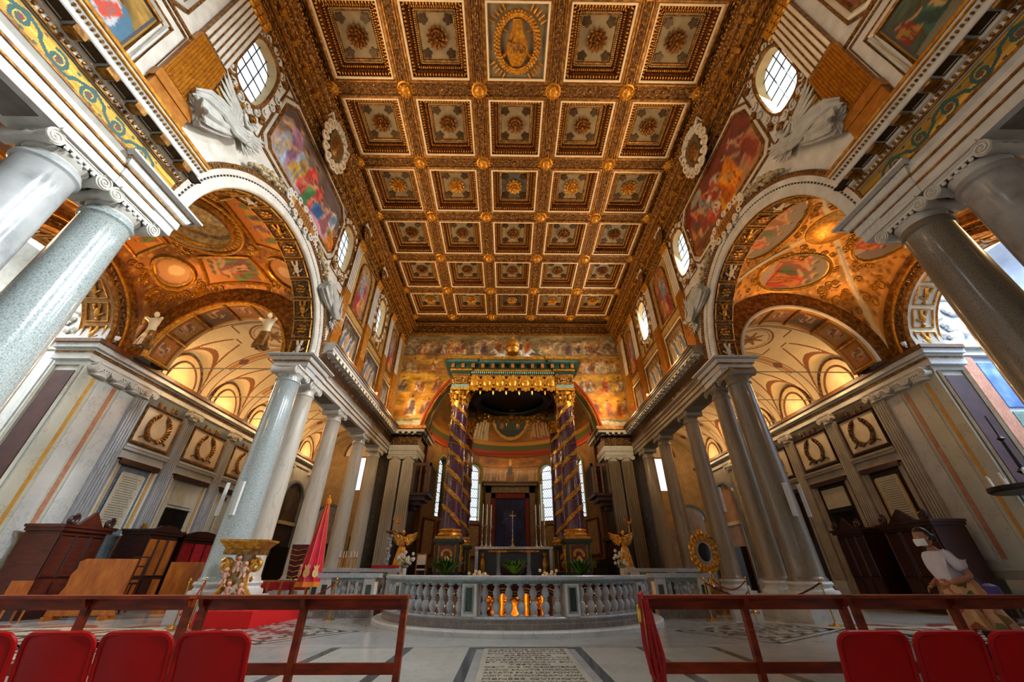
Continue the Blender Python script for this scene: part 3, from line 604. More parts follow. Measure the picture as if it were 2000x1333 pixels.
for s in (-1, 1):
    side = 'left' if s < 0 else 'right'
    b = B(); qs = slab_holes(-9, YW + .4, 9.2, ZC + .5, [win_hole(y) for y in WY] + [ARCHH])
    for q in qs:
        f = [(0, 1, 2, 3)]
        b.add([(s * XW, *p) for p in q], f); b.add([(s * (XW + .30), *p) for p in q], f)
    wall = mk('wall_' + side, b, STUCCO, kind='structure', label='%s clerestory wall of the nave with frescoes and windows' % side); WALLS[s] = wall
    for yc in WY:
        ov = oval(); n = len(ov); b = B()
        b.add([(s * XW, yc + p[0], WZ + p[1]) for p in ov] + [(s * (XW + .30), yc + p[0] * .97, WZ + p[1] * .97) for p in ov], [(i, (i + 1) % n, n + (i + 1) % n, n + i) for i in range(n)])
        w = mk(win_name(), b, CREAM, None, True, kind='structure', label='%s clerestory window with deep plaster reveal' % side)
        bb = B().add([(s * (XW + .28), yc + p[0], WZ + p[1]) for p in ov], [tuple(range(n))]); mk('pane', bb, GLASS, w)
        for k in (-.5, .5):
            mk('mullion', B().cbox(s * (XW + .25), yc + k * .4, WZ, .03, .018, 2 * se(yc + k * .4, yc) + .02), IRON, w)
        for k in (-2, -1, 0, 1, 2):
            zz = k * .46; hwy = WA * max(0, 1 - abs(zz / WB) ** 2.8) ** (1 / 2.8); mk('glazing_bar', B().cbox(s * (XW + .25), yc, WZ + zz, .03, 2 * hwy, .016), IRON, w)
        bb = B(); frame_tube(bb, [(yc + p[0] * 1.08, WZ + p[1] * 1.05) for p in ov], s * (XW - .02), .07); mk('gilded_frame', bb, GOLDD, w, True)
        # white stucco scrolls around the opening
        bb = B()
        for k in range(18):
            a = 2 * PI * k / 18 + .17; cy, cz = yc + math.cos(a) * (WA + .3), WZ + math.sin(a) * (WB + .28)
            bb.tube([(s * (XW - .05), cy + q[0], cz + q[1]) for q in spiral(0, 0, .05, .17, 1.1, a + (k % 2) * PI, 12)], .035, 5); bb.ball((s * (XW - .05), cy, cz), .055, 6, 4)
        mk('stucco_scrolls', bb, STUCCO if yc < 10 else CREAMW, w, True)
        bb = B()
        for k in range(9):
            a = 2 * PI * k / 9; cy, cz = yc + math.cos(a) * (WA + .5), WZ + math.sin(a) * (WB + .5)
            for q in range(4): bb.ball((s * (XW - .06), cy + .09 * math.cos(q * 1.6), cz + .09 * math.sin(q * 1.6)), (.06, .08, .08), 6, 4)
        mk('gilded_flowers', bb, GOLDD, w, True)
# archivolts of the two big arches
for s in (-1, 1):
    side = 'left' if s < 0 else 'right'
    def arc(r, x, n=48): return [((s * x, AY - r * math.cos(PI * i / n), AZ + r * math.sin(PI * i / n))) for i in range(n + 1)]
    n = 48
    prof = [(.85, 0.0), (-.06, 0.0), (-.10, .04), (-.08, .30), (-.05, .31), (-.05, .35), (-.08, .36), (-.12, .50), (-.12, .52), (.85, .66)]  # a: outwards from wall face, b: radial
    path = [((s * XW, AY - AR0 * math.cos(PI * i / n), AZ + AR0 * math.sin(PI * i / n)), (s, 0, 0), (0, -math.cos(PI * i / n), math.sin(PI * i / n))) for i in range(n + 1)]
    arch = mk(trim_name(), B().sweep(prof, path), STUCCO, None, True, kind='structure', label='white archivolt of the %s crossing arch' % side)
    b = B()
    for i in range(92):
        a = PI * (i + .5) / 92; r = AR0 + .33; b.cbox(0, 0, 0, .03, .05, .05, T(s * (XW - .06), AY - r * math.cos(a), AZ + r * math.sin(a)) @ RX(a))
    mk('bead_line', b, DARKM, arch)
    b = B(); pr = [(-.10, .50), (-.17, .53), (-.19, .60), (-.13, .66), (0, .68)]
    b.sweep(pr, path, capped=False)
    for i in range(110):
        a = PI * (i + .5) / 110; r = AR0 + .6; b.ball((s * (XW - .18), AY - r * math.cos(a), AZ + r * math.sin(a)), (.04, .05, .05), 5, 4)
    mk('gilded_moulding', b, GOLDF, arch)
    # soffit with framed reliefs
    b = B()
    NP = 13
    for i in range(NP):
        a0, a1 = PI * (i + .08) / NP, PI * (i + .92) / NP
        for k in range(3):
            pass
        pts = []
        for a, x in ((a0, XW + .1), (a1, XW + .1), (a1, XW + .8), (a0, XW + .8)): pts.append((s * x, AY - (AR0 - .015) * math.cos(a), AZ + (AR0 - .015) * math.sin(a)))
        fp = mk('soffit_panel', B().tube(pts, .035, 5, closed=True), GOLD, arch)
        am = (a0 + a1) / 2; M = basis((s * (XW + .45), AY - (AR0 - .02) * math.cos(am), AZ + (AR0 - .02) * math.sin(am)), (s, 0, 0), (0, math.sin(am), math.cos(am)), (0, math.cos(am), -math.sin(am)))
        rb = B()
        if i % 2 == 0:
            rb.ball((0, .02, .03), (.1, .2, .06), 7, 5, M); rb.ball((0, .27, .03), (.055, .07, .05), 6, 4, M); rb.tube([M @ Vector(p) for p in ((-.06, -.12, .03), (-.09, -.33, .02))], .05, 5); rb.tube([M @ Vector(p) for p in ((.06, -.12, .03), (.1, -.31, .02))], .05, 5)
            rb.tube([M @ Vector(p) for p in ((-.1, .12, .03), (-.22, .0, .03))], .03, 5); rb.tube([M @ Vector(p) for p in ((.1, .12, .03), (.2, .22, .03))], .03, 5)
        else:
            for k in range(6): rb.ball((.13 * math.cos(k), .13 * math.sin(k), .02), (.09, .05, .04), 6, 4, M)
            rb.ball((0, 0, .03), .07, 6, 4, M)
        mk('relief', rb, CREAMW if i % 4 == 0 else GOLD, fp, True)
    mk('soffit', B().sweep([(0.02, -.005), (.84, -.005)], path, capped=False), BRONZE, arch)
# ================================================================== entablatures, columns, wall decoration
def scroll_cv(L, H, px=60, bg='c8a040', vine='2c5a58', dark=False):
    cv = Cv(int(L * px), int(H * px), bg, 0.35); cv.a[..., 3] = 0.8; asp = cv.asp; per = H * 1.25; n = int(L / per)
    for i in range(n):
        cx = (i + .5) * per / L; up = 1 if i % 2 else -1
        cv.line([(cx + q[0] / asp, .5 + q[1]) for q in spiral(0, 0, .05, .36, 1.6, up * PI / 2, 30)], .065, vine)
        x0 = cx; x1 = cx + per / L; cv.line([(x0, .5 + up * .36), ((x0 + x1) / 2 - .1 / asp, .5 + up * .2), ((x0 + x1) / 2, .5), (x1, .5 - up * .36)], .07, vine)
        cv.ell(cx, .5, .1 / asp, .1, '7a3a2a'); cv.ell((x0 + x1) / 2, .5 - up * .3, .08 / asp, .06, vine); cv.ell((x0 + x1) / 2, .5 + up * .35, .06 / asp, .05, '7a3038')
    cv.border(.03, '5a3408'); return cv
XA = 8.05
def entab(s, y0, y1, near):
    """architrave, frieze and cornice over the colonnade from y0 to y1"""
    side = 'left' if s < 0 else 'right'
    P = [(9.0, 7.71), (8.09, 7.71), (8.09, 7.92), (8.06, 7.94), (8.06, 8.14), (8.03, 8.16), (8.03, 8.28), (7.95, 8.36), (7.95, 8.40), (8.06, 8.42), (8.06, 8.88), (8.0, 8.92), (7.96, 9.0), (7.90, 9.02)]
    P += [(7.90, 9.10), (7.66, 9.11), (7.64, 9.13), (7.64, 9.24), (7.58, 9.30), (7.52, 9.42), (7.52, 9.46), (8.3, 9.5)]
    path = [((0, y, 0), (s, 0, 0), (0, 0, 1)) for y in (y0, y1)]
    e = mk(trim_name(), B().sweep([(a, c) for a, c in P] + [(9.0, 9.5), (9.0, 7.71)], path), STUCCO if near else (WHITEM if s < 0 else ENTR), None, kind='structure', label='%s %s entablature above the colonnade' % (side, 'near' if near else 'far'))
    L = y1 - y0
    if near:
        painted('scroll_frieze', scroll_cv(L, .46), lambda u, v: (s * 8.05 + 0 * u, y0 + L * u, 8.42 + .46 * v), MOSA, e, flip=(s < 0))
    else:
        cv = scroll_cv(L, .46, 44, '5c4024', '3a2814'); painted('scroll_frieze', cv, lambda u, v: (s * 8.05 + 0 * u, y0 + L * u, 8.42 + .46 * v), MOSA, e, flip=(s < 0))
    b = B()
    for x, z, t in ((8.07, 7.93, .02), (8.04, 8.15, .022), (7.96, 8.38, .03), (8.0, 8.92, .03)): b.box(*sorted((s * (x - .012), s * (x + .012))), y0, y1, z - t, z + t)
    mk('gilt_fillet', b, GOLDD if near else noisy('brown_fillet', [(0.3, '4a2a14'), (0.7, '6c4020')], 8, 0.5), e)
    b = B(); n = int(L / .105)
    for i in range(n): b.ball((s * 7.975, y0 + (i + .5) * L / n, 8.985), (.035, .04, .05), 6, 4)
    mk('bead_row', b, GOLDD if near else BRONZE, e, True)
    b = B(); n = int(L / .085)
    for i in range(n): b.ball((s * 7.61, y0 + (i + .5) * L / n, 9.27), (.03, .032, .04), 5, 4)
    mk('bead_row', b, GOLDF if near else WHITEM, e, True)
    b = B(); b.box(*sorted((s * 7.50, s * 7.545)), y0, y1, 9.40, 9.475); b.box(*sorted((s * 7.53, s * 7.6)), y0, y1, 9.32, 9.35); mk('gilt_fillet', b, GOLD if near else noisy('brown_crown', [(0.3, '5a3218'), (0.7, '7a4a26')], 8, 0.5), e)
    # brackets with sunk panels between them under the cornice
    st = .62 if near else .40; n = int(L / st); br = B(); br.box(-.115, .115, -.10, .10, -.09, 0); br.tube([(-.11, -.085, -.06), (-.11, .085, -.06)], .035, 6); br.box(.08, .125, -.11, .11, -.13, .01)
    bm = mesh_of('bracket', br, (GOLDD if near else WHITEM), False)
    pn = mesh_of('sunk_panel', ringfaces(B().add([(-.11, -.17, -.004), (.11, -.17, -.004), (.11, .17, -.004), (-.11, .17, -.004)], [(0, 1, 2, 3)]), [(.115, .18, -.02), (.10, .165, -.02), (.10, .165, -.004)]), noisy('dark_coffer', [(0.3, '2a1a0c'), (0.7, '4e3214')], 14, 0.5, 0.3, 0.4))
    for i in range(n):
        y = y0 + (i + .5) * L / n; link('bracket', bm, e, T(s * 7.78, y, 9.105))
        if near: link('sunk_panel', pn, e, T(s * 7.78, y + L / n / 2, 9.106) @ SCL(1, .9, 1))
    # soffit panels between the columns
    for y in ((-3.0, -.5, 1.6, 2.9) if near else (15.58, 18.82, 21.98)):
        mk('soffit_panel', B().box(s * 8.54 - .3, s * 8.54 + .3, y - .55, y + .55, 7.70, 7.716), noisy('soffit_stone', [(0.3, '5a5248'), (0.7, '7a7060')], 4, .5) if 'soffit_stone' not in bpy.data.materials else bpy.data.materials['soffit_stone'], e)
    return e
for s in (-1, 1):
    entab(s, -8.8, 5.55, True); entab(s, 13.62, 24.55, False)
# impost blocks from which the big arches rise (architrave and small cornice only, returned into the crossing)
def impost(s, y0, y1, nm):
    P = [(8.075, 7.704), (8.075, 7.92), (8.035, 7.94), (8.035, 8.14), (7.97, 8.2), (7.93, 8.32), (7.79, 8.36), (7.79, 8.41)]
    b = B(); ya, yb = y0, y1
    rings = []
    for a, z in P:
        d = 8.12 - a; rings.append([(s * a, ya - d), (s * a, yb + d), (s * (9.3 + d), yb + d), (s * (9.3 + d), ya - d)])
    for (r0, (a0, z0)), (r1, (a1, z1)) in zip(zip(rings[:-1], P[:-1]), zip(rings[1:], P[1:])):
        b.add([(*p, z0) for p in r0] + [(*p, z1) for p in r1], [(k, (k + 1) % 4, 4 + (k + 1) % 4, 4 + k) for k in range(4)])
    b.add([(*p, 7.704) for p in rings[0]], [(0, 1, 2, 3)]); b.add([(*p, 8.41) for p in rings[-1]], [(0, 1, 2, 3)])
    t = mk(trim_name(), b, WHITEM, None, kind='structure', label=nm)
    bb = B()
    for a, z, h in ((8.0, 8.17, .04), (7.9, 8.34, .02)):
        d = 8.13 - a; bb.box(*sorted((s * a, s * (a + .02))), ya - d, yb + d, z - h, z + h); 
        for yy in (ya - d, yb + d): bb.box(*sorted((s * a, s * (9.3 + d))), yy - .01, yy + .01, z - h, z + h)
    mk('brown_fillet', bb, GOLDD, t)
for s in (-1, 1):
    side = 'left' if s < 0 else 'right'
    impost(s, 4.75, 6.05, 'near impost of the %s crossing arch' % side); impost(s, 12.95, 14.3, 'far impost of the %s crossing arch' % side)

# ---- columns
def volute_cap(w, h, mat, name='capital'):
    """Ionic capital: abacus, egg band, two cushions ending in scrolls, facing +-y sides"""
    b = B(); b.lathe([(w * .80, 0), (w * .83, h * .1), (w * .80, h * .16), (w * .92, h * .30), (w * .98, h * .42), (w * .9, h * .5)], 20)
    b.box(-w * 1.12, w * 1.12, -w * 1.12, w * 1.12, h * .84, h); b.box(-w * 1.0, w * 1.0, -w * 1.0, w * 1.0, h * .72, h * .85)
    for sx in (-1, 1):
        for sy in (-1, 1):
            cx, cz = sx * w * 1.02, h * .50; yf = sy * w * 1.0
            b.tube([(cx + q[0], yf, cz + q[1]) for q in spiral(0, 0, h * .06, h * .36, 2.1, (PI / 2 if sx > 0 else PI / 2), 30, ax=sx)], h * .055, 5)
            b.lathe([(0, 0), (h * .30, 0), (h * .36, .02 * w)], 14, T(cx, yf - sy * .01, cz) @ RX(sy * PI / 2)); b.ball((cx, yf, cz), h * .09, 6, 5)
        b.tube([(sx * w * 1.02, y * w, h * .50) for y in (-.98, -.55, -.16, 0, .16, .55, .98)], [h * .36, h * .28, h * .22, h * .27, h * .22, h * .28, h * .36], 12)
    for sy in (-1, 1):
        b.box(-w * .9, w * .9, sy * w * .92 - .02, sy * w * .92 + .02, h * .56, h * .74)
        for k in range(5): b.ball((-w * .56 + w * .28 * k, sy * w * .96, h * .45), (w * .1, w * .07, h * .12), 6, 4)
    return mesh_of(name, b, mat, True)
def shaft_mesh(r0, r1, z0, z1, mat, flutes=0):
    n = 72 if flutes else 32; b = B(); prof = []
    prof += [(r0 * 1.1, z0), (r0 * 1.1, z0 + .05), (r0 * 1.02, z0 + .1)]
    for i in range(9):
        t = i / 8; prof.append((r0 + (r1 - r0) * (t ** 1.6), z0 + .12 + (z1 - z0 - .32) * t))
    prof += [(r1 * 1.03, z1 - .18), (r1 * 1.12, z1 - .15), (r1 * 1.12, z1 - .10), (r1 * 1.03, z1 - .08), (r1 * 1.02, z1)]
    if flutes:
        v = []; f = []
        for r, z in prof:
            for i in range(n):
                a = 2 * PI * i / n; rr = r * (1 - .045 * (i % 3 == 1) * (z0 + .1 < z < z1 - .2)); v.append((rr * math.cos(a), rr * math.sin(a), z))
        for j in range(len(prof) - 1):
            for i in range(n): f.append((j * n + i, j * n + (i + 1) % n, (j + 1) * n + (i + 1) % n, (j + 1) * n + i))
        b.add(v, f)
    else: b.lathe(prof, n)
    return mesh_of('shaft', b, mat, True)
def base_mesh(r, zt, mat):
    b = B(); b.box(-r * 1.42, r * 1.42, -r * 1.42, r * 1.42, 0, zt - .36)
    b.lathe([(r * 1.40, zt - .36), (r * 1.44, zt - .30), (r * 1.40, zt - .22), (r * 1.2, zt - .20), (r * 1.12, zt - .14), (r * 1.2, zt - .09), (r * 1.26, zt - .06), (r * 1.2, zt - .0), (r * 1.08, zt)], 32)
    return mesh_of('base', b, mat, True)
cap_big = volute_cap(.44, .40, STUCCO); cap_sm = volute_cap(.37, .41, STUCCO)
BZ = .93
sh = {('gran', 0): shaft_mesh(.47, .385, BZ, 7.31, GRAN), ('granw', 0): shaft_mesh(.47, .40, BZ, 7.31, GRANW), ('granb', 0): shaft_mesh(.47, .385, BZ, 7.31, GRANB), ('white', 0): shaft_mesh(.36, .31, BZ, 7.31, WHITEC), ('whiteb', 0): shaft_mesh(.36, .31, BZ, 7.31, WHITEB), ('fluteb', 1): shaft_mesh(.38, .33, BZ, 7.31, WHITEB, 24), ('flute', 1): shaft_mesh(.38, .33, BZ, 7.31, WHITEC, 24), ('granwb', 0): shaft_mesh(.47, .40, BZ, 7.31, noisy('shaded_grey_granite', [(0.32, '7d7a76'), (0.5, '9b9894'), (0.75, 'b2b0ac')], 2.4, 0.3, 0, 0, detail=6, coat=0.3))}  # nearest right shaft: pale granite with shade put into its tone
cap_bb = volute_cap(.44, .40, ENTR); cap_sb = volute_cap(.37, .41, ENTR); bs_big = base_mesh(.47, BZ, WHITEM); bs_sm = base_mesh(.38, BZ, WHITEM)
ORD = ('nearest', 'second', 'third', 'fourth', 'fifth')
def column(s, y, kind, label, big):
    c = empty('granite_column' if big else 'marble_column', (s * XC, y, 0), label=label, cat='column', group='colonnade of the nave')
    link('base', bs_big if big else bs_sm, c); link('shaft', sh[kind], c); link('capital', (cap_big if s < 0 or y < 6 else cap_bb) if big else (cap_sm if s < 0 else cap_sb), c, T(0, 0, 7.31) @ RZ(PI / 2)); return c
for s in (-1, 1):
    sd = 'left' if s < 0 else 'right'
    column(s, 4.13, ('granw', 0) if s < 0 else ('granwb', 0), 'pale smooth granite column cut off by the %s edge of the picture' % sd, True)
    column(s, 5.30, ('gran', 0) if s < 0 else ('granb', 0), 'speckled grey-green granite column of the near left pair' if s < 0 else 'brown speckled granite column of the near right pair', True)
    column(s, 12.78, ('gran', 0) if s < 0 else ('granb', 0), 'grey granite column with two white loudspeakers behind the gold lectern' if s < 0 else 'brown granite column with two white loudspeakers by the right rope barrier', True)
    WK = ('white', 0) if s < 0 else ('whiteb', 0); cm = 'cream' if s < 0 else 'brown'; column(s, 14.12, WK, cm + ' marble column standing close beside the %s granite column' % sd, False)
    column(s, 17.05, WK, 'cream marble column behind the red folded umbrella' if s < 0 else 'brown marble column behind the gold mirror stand', False)
    column(s, 20.60, WK, 'plain %s marble column just before the fluted ones on the %s' % (cm, sd), False)
    column(s, 23.35, ('flute', 1) if s < 0 else ('fluteb', 1), 'fluted %s marble column nearest the %s end pier' % (cm, sd), False)

# ---- ornate cornice between the clerestory walls and the ceiling
for s in (-1, 1):
    sd = 'left' if s < 0 else 'right'
    P = [(8.26, 16.22), (8.12, 16.24), (8.08, 16.32), (8.14, 16.36), (8.14, 16.92), (8.04, 16.96), (8.0, 17.06), (7.98, 17.26), (7.84, 17.32), (7.80, 17.42), (7.80, 17.62), (7.66, 17.70), (7.60, 17.86), (7.60, 17.98), (7.72, 18.02), (8.26, 18.4)]
    path = [((0, y, 0), (s, 0, 0), (0, 0, 1)) for y in (-8.8, YW)]
    e = mk(trim_name(), B().sweep(P, path), GOLDC, None, kind='structure', label='%s gilded cornice under the ceiling' % sd)
    for x, z, r, st in ((7.60, 17.92, .06, .13), (7.82, 17.40, .045, .105), (8.08, 16.3, .04, .1)):
        b = B(); L = YW + 1; n = int(L / st)
        for i in range(n): b.ball((s * x, -1 + (i + .5) * L / n, z), (r * .8, r * .8, r), 5, 4)
        mk('bead_row', b, GOLD, e, True)
    for z in (16.94, 17.27, 17.66): mk('white_fillet', B().box(*sorted((s * (8.06 - (z - 16.9) * .42), s * (8.11 - (z - 16.9) * .42))), -8.8, YW, z - .02, z + .02), GOLD, e)
    m = mesh_of('frieze_relief', rib_scroll(2.4, .25).copy() if False else B(), None) if False else None
    for k in range(10): link('frieze_scroll', sx_m, e, basis((s * 8.12, 1.6 + 2.5 * k, 16.64), (0, 1, 0), (0, 0, 1), (s, 0, 0)))
    for k in range(30):   # small gilt consoles
        mk('console', B().cbox(s * 7.9, -.2 + .85 * k, 17.15, .16, .16, .22), GOLD, e)
# cartouches hanging on that cornice
def cartouche(s, y, z, label, sc=1.0, white=True):
    c = empty('cartouche', (s * 7.93, y, z), label=label, cat='cartouche', group='cartouches on the ceiling cornice'); M = basis((0, 0, 0), (0, 1, 0), (0, 0, 1), (-s, 0, 0)) @ SCL(sc, sc, sc)
    sh_ = [(-.3, .35), (0, .45), (.3, .35), (.36, 0), (.25, -.35), (0, -.55), (-.25, -.35), (-.36, 0)]
    mk('shield', B().extr(sh_, .0, .16, M), noisy('shield_dark', [(0.3, '54503c'), (0.7, '8a7a54')], 6, 0.4, 0.3) if white else GOLDD, c)
    mk('shield_boss', B().ball((0, -.04, .12), (.27, .40, .14), 12, 8, M), GOLDD, c, True)
    b = B()
    for k in range(14):
        a = 2 * PI * k / 14; b.tube([M @ Vector((q[0] + .52 * math.cos(a), q[1] + .62 * math.sin(a), .12)) for q in spiral(0, 0, .04, .15, 1.2, a, 10)], .035 * sc, 5)
        b.ball((.45 * math.cos(a), .55 * math.sin(a), .1), (.09, .09, .09), 6, 4, M)
    mk('scrollwork', b, CREAMW if white else GOLDD, c, True)
    b = B(); 
    for k in range(7): b.ball((-.3 + .1 * k, .66 - abs(k - 3) * .03, .14), (.08, .1, .08), 6, 4, M)
    for sx in (-1, 1): b.tube([M @ Vector(p) for p in ((sx * .35, .5, .1), (sx * .6, .62, .12), (sx * .66, .35, .1))], [.09, .07, .03], 6)
    mk('crest', b, STUCCO, c, True)
for s in (-1, 1):
    sd = 'left' if s < 0 else 'right'
    cartouche(s, 9.3, 16.7, 'large shield cartouche above the %s hexagonal fresco' % sd, 1.55)
    cartouche(s, 14.1, 16.6, 'small gilded cartouche above the first perforated pilaster on the %s' % sd, .6, False)
    cartouche(s, 17.4, 16.6, 'small gilded cartouche above the second pilaster on the %s' % sd, .6, False)

# ---- frescoes, mosaics and pilasters on the clerestory walls
def fresco_cv(kind):
    if kind == 'L1':
        cv = Cv(150, 92, '8a7464', .35); cv.poly([(0, 0), (1, 0), (1, .3), (0, .4)], 'b0968a'); cv.poly([(.55, .5), (1, .6), (1, 1), (.6, 1)], '6e5e58'); cv.poly([(.0, .75), (.35, .9), (.3, 1), (0, 1)], '5e4a44')
        cv.figure(.2, .18, .78, 'b98ca8', 'a07090'); cv.figure(.13, .1, .55, '9cb4d0', 'c8b090'); cv.figure(.34, .12, .7, 'a8c0dc', 'd0a040'); cv.figure(.45, .15, .72, 'd83c34', 'e06050', lean=.03)
        cv.figure(.52, .02, .6, '5a9a54', '3c7a46'); cv.figure(.62, .1, .66, 'c83c3c', 'd86a58'); cv.figure(.66, .02, .55, '4a7ab0', '305a92'); cv.poly([(.0, 0), (.6, .0), (.95, .12), (.9, .3), (.5, .1)], 'c48a94')
        cv.figure(.8, .12, .6, 'd8a0a4', '9a5a60'); cv.ell(.88, .32, .045, .08, '3c7a46'); cv.figure(.93, .05, .5, 'd87020', 'e09030'); cv.figure(.88, .4, .4, 'e0dcd8', '7aa0c0')
    elif kind == 'R1':
        cv = Cv(150, 92, '9a5a34', .4); cv.poly([(0, .5), (1, .7), (1, 1), (0, 1)], '7a3a2a'); cv.poly([(.0, 0), (.4, 0), (.3, .5), (0, .6)], 'b88a5a')
        for x, y, h, a, c in ((.1, .1, .6, 'c8744c', 'a04030'), (.22, .3, .6, 'd09a80', '8a4a3c'), (.33, .1, .7, 'e07a18', 'f09020'), (.44, .05, .6, 'f0a020', 'd86010'), (.52, .35, .5, 'd8b8a0', 'b04a30'), (.6, .15, .6, 'c84a2c', 'e0d0b0'), (.7, .4, .5, 'd86a40', '8aa0a0'), (.78, .2, .55, 'c8a878', 'b03c28'), (.88, .35, .55, 'e08a50', '705040')): cv.figure(x, y, h, a, c)
        cv.ell(.75, .9, .1, .1, '9a9a86'); cv.poly([(.85, .6), (1, .7), (1, .95), (.9, .9)], '8a2c20')
    elif kind in ('tall1', 'tall2', 'tall3'):
        cv = Cv(60, 110, {'tall1': 'a87c66', 'tall2': 'a0683a', 'tall3': '9a7050'}[kind], .35); cv.poly([(0, .6), (1, .7), (1, 1), (0, 1)], {'tall1': 'b89468', 'tall2': 'c08040', 'tall3': 'b08a58'}[kind])
        for x, y, h, a, c in ((.3, .05, .6, 'c84a4a', 'b03c50'), (.62, .08, .55, 'd0864a', 'e0a060'), (.5, .38, .5, '90a8c0', 'b0b8c4'), (.72, .42, .35, 'd04a3c', 'c08078'), (.2, .35, .4, '9a5a50', 'c8a088')): cv.figure(x, y, h, a, c)
    elif kind == 'red':
        cv = Cv(110, 80, 'a86a50', .35); cv.figure(.35, .02, .9, 'c84a30', 'd8603c'); cv.figure(.65, .0, .8, 'b04a38', 'd89070'); cv.ell(.2, .6, .12, .2, 'b88a70'); cv.figure(.85, .1, .6, 'b8a090', '8a6a60')
    else:
        cv = Cv(120, 76, {'mosA': 'a8843c', 'mosB': '6a6a60', 'mosC': '5a6a70', 'mosD': '4e5a48', 'mosE': '8a7048'}[kind], .5)
        if kind == 'mosA':
            cv.poly([(0, .6), (.4, .55), (.5, 1), (0, 1)], '8a9a5a'); cv.poly([(.35, 0), (.55, 0), (.45, 1), (.3, 1)], '2c7a72'); cv.figure(.62, .1, .6, '3a5aa8', 'd8502a'); cv.figure(.78, .08, .55, 'd86a3c', '2c60b0'); cv.ell(.85, .3, .14, .28, '3c78a8', al=.8); cv.figure(.83, .1, .5, 'c8c8d0', 'd84a30'); cv.figure(.5, .45, .5, 'b0b8d0', '4a6ab0'); cv.figure(.2, .05, .5, 'c8b060', '8a5a90')
        elif kind == 'mosD':
            for x in np.linspace(.08, .92, 9): cv.figure(x, .05 + .4 * RNG.rand(), .45, ['8a2c20', '3c6a58', 'c8a868', '4a7a80'][int(x * 31) % 4], ['b08040', '2c5048', 'a04030'][int(x * 17) % 3])
            cv.ell(.5, .1, .5, .12, 'a89a80', al=.6)
        else:
            for x in (.2, .42, .6, .8): cv.figure(x, .08, .75, ['c8c4bc', 'b0b4b8', 'd0c0b0'][int(x * 10) % 3], ['9aa0a8', '3c6aa0', 'b09070'][int(x * 7) % 3])
        cv.warp(.014, 14); cv.border(.05, '4a4e58'); cv.border(.025, 'b89040', .8)
    if not kind.startswith('mos'): cv.warp(.03, 7); cv.warp(.014, 22); cv.mottle(.22, 12)
    return cv
def framed(s, kind, y0, y1, z0, z1, name, shape='rect', w=.1, white=True):
    wall = WALLS[s]; cv = fresco_cv(kind); x = XW - .03
    if s < 0: pass
    if shape == 'rect': zt = lambda y: z1 + 0 * y
    elif shape == 'arch':
        zt = lambda y: z1 - (y1 - y0) / 2 + np.sqrt(np.maximum(0, ((y1 - y0) / 2) ** 2 - (y - (y0 + y1) / 2) ** 2))
    elif shape == 'hex': zt = lambda y: z1 - np.maximum(0, np.abs(y - (y0 + y1) / 2) - (y1 - y0) / 2 + .45) * 1.1
    zb = (lambda y: z0 + np.maximum(0, np.abs(y - (y0 + y1) / 2) - (y1 - y0) / 2 + .3) * 1.0) if shape == 'hex' else (lambda y: z0 + 0 * y)
    def fn(u, v):
        y = y0 + (y1 - y0) * u; return s * x + 0 * u, y, zb(y) + (zt(y) - zb(y)) * v
    o = painted(name, cv, fn, MOSA if kind.startswith('mos') else PAINT, wall, flip=(s < 0))
    n = 24; ys = [y0 + (y1 - y0) * .5 * (1 - math.cos(PI * i / n)) for i in range(n + 1)] if shape == 'arch' else ([y0, y0 + .3, y0 + .45, y1 - .45, y1 - .3, y1] if shape == 'hex' else [y0, y1])
    pts = [(y, float(zb(np.float64(y)))) for y in ys] + [(y, float(zt(np.float64(y)))) for y in ys[::-1]]
    b = B(); frame_tube(b, pts, s * (XW - .06), .055); mk('gilded_frame', b, GOLDD, o)
    cy, cz = (y0 + y1) / 2, (z0 + z1) / 2
    if white:
        b = B(); frame_tube(b, [(cy + (y - cy) * (1 + .26 / (y1 - y0)), cz + (z - cz) * (1 + .26 / (z1 - z0))) for y, z in pts], s * (XW - .03), .07, 4); mk('white_frame', b, CREAMW if s > 0 else STUCCO, o)
        b = B(); frame_tube(b, [(cy + (y - cy) * (1 + .46 / (y1 - y0)), cz + (z - cz) * (1 + .46 / (z1 - z0))) for y, z in pts], s * (XW - .03), .045, 5); mk('outer_frame', b, GOLDF, o)
    return o
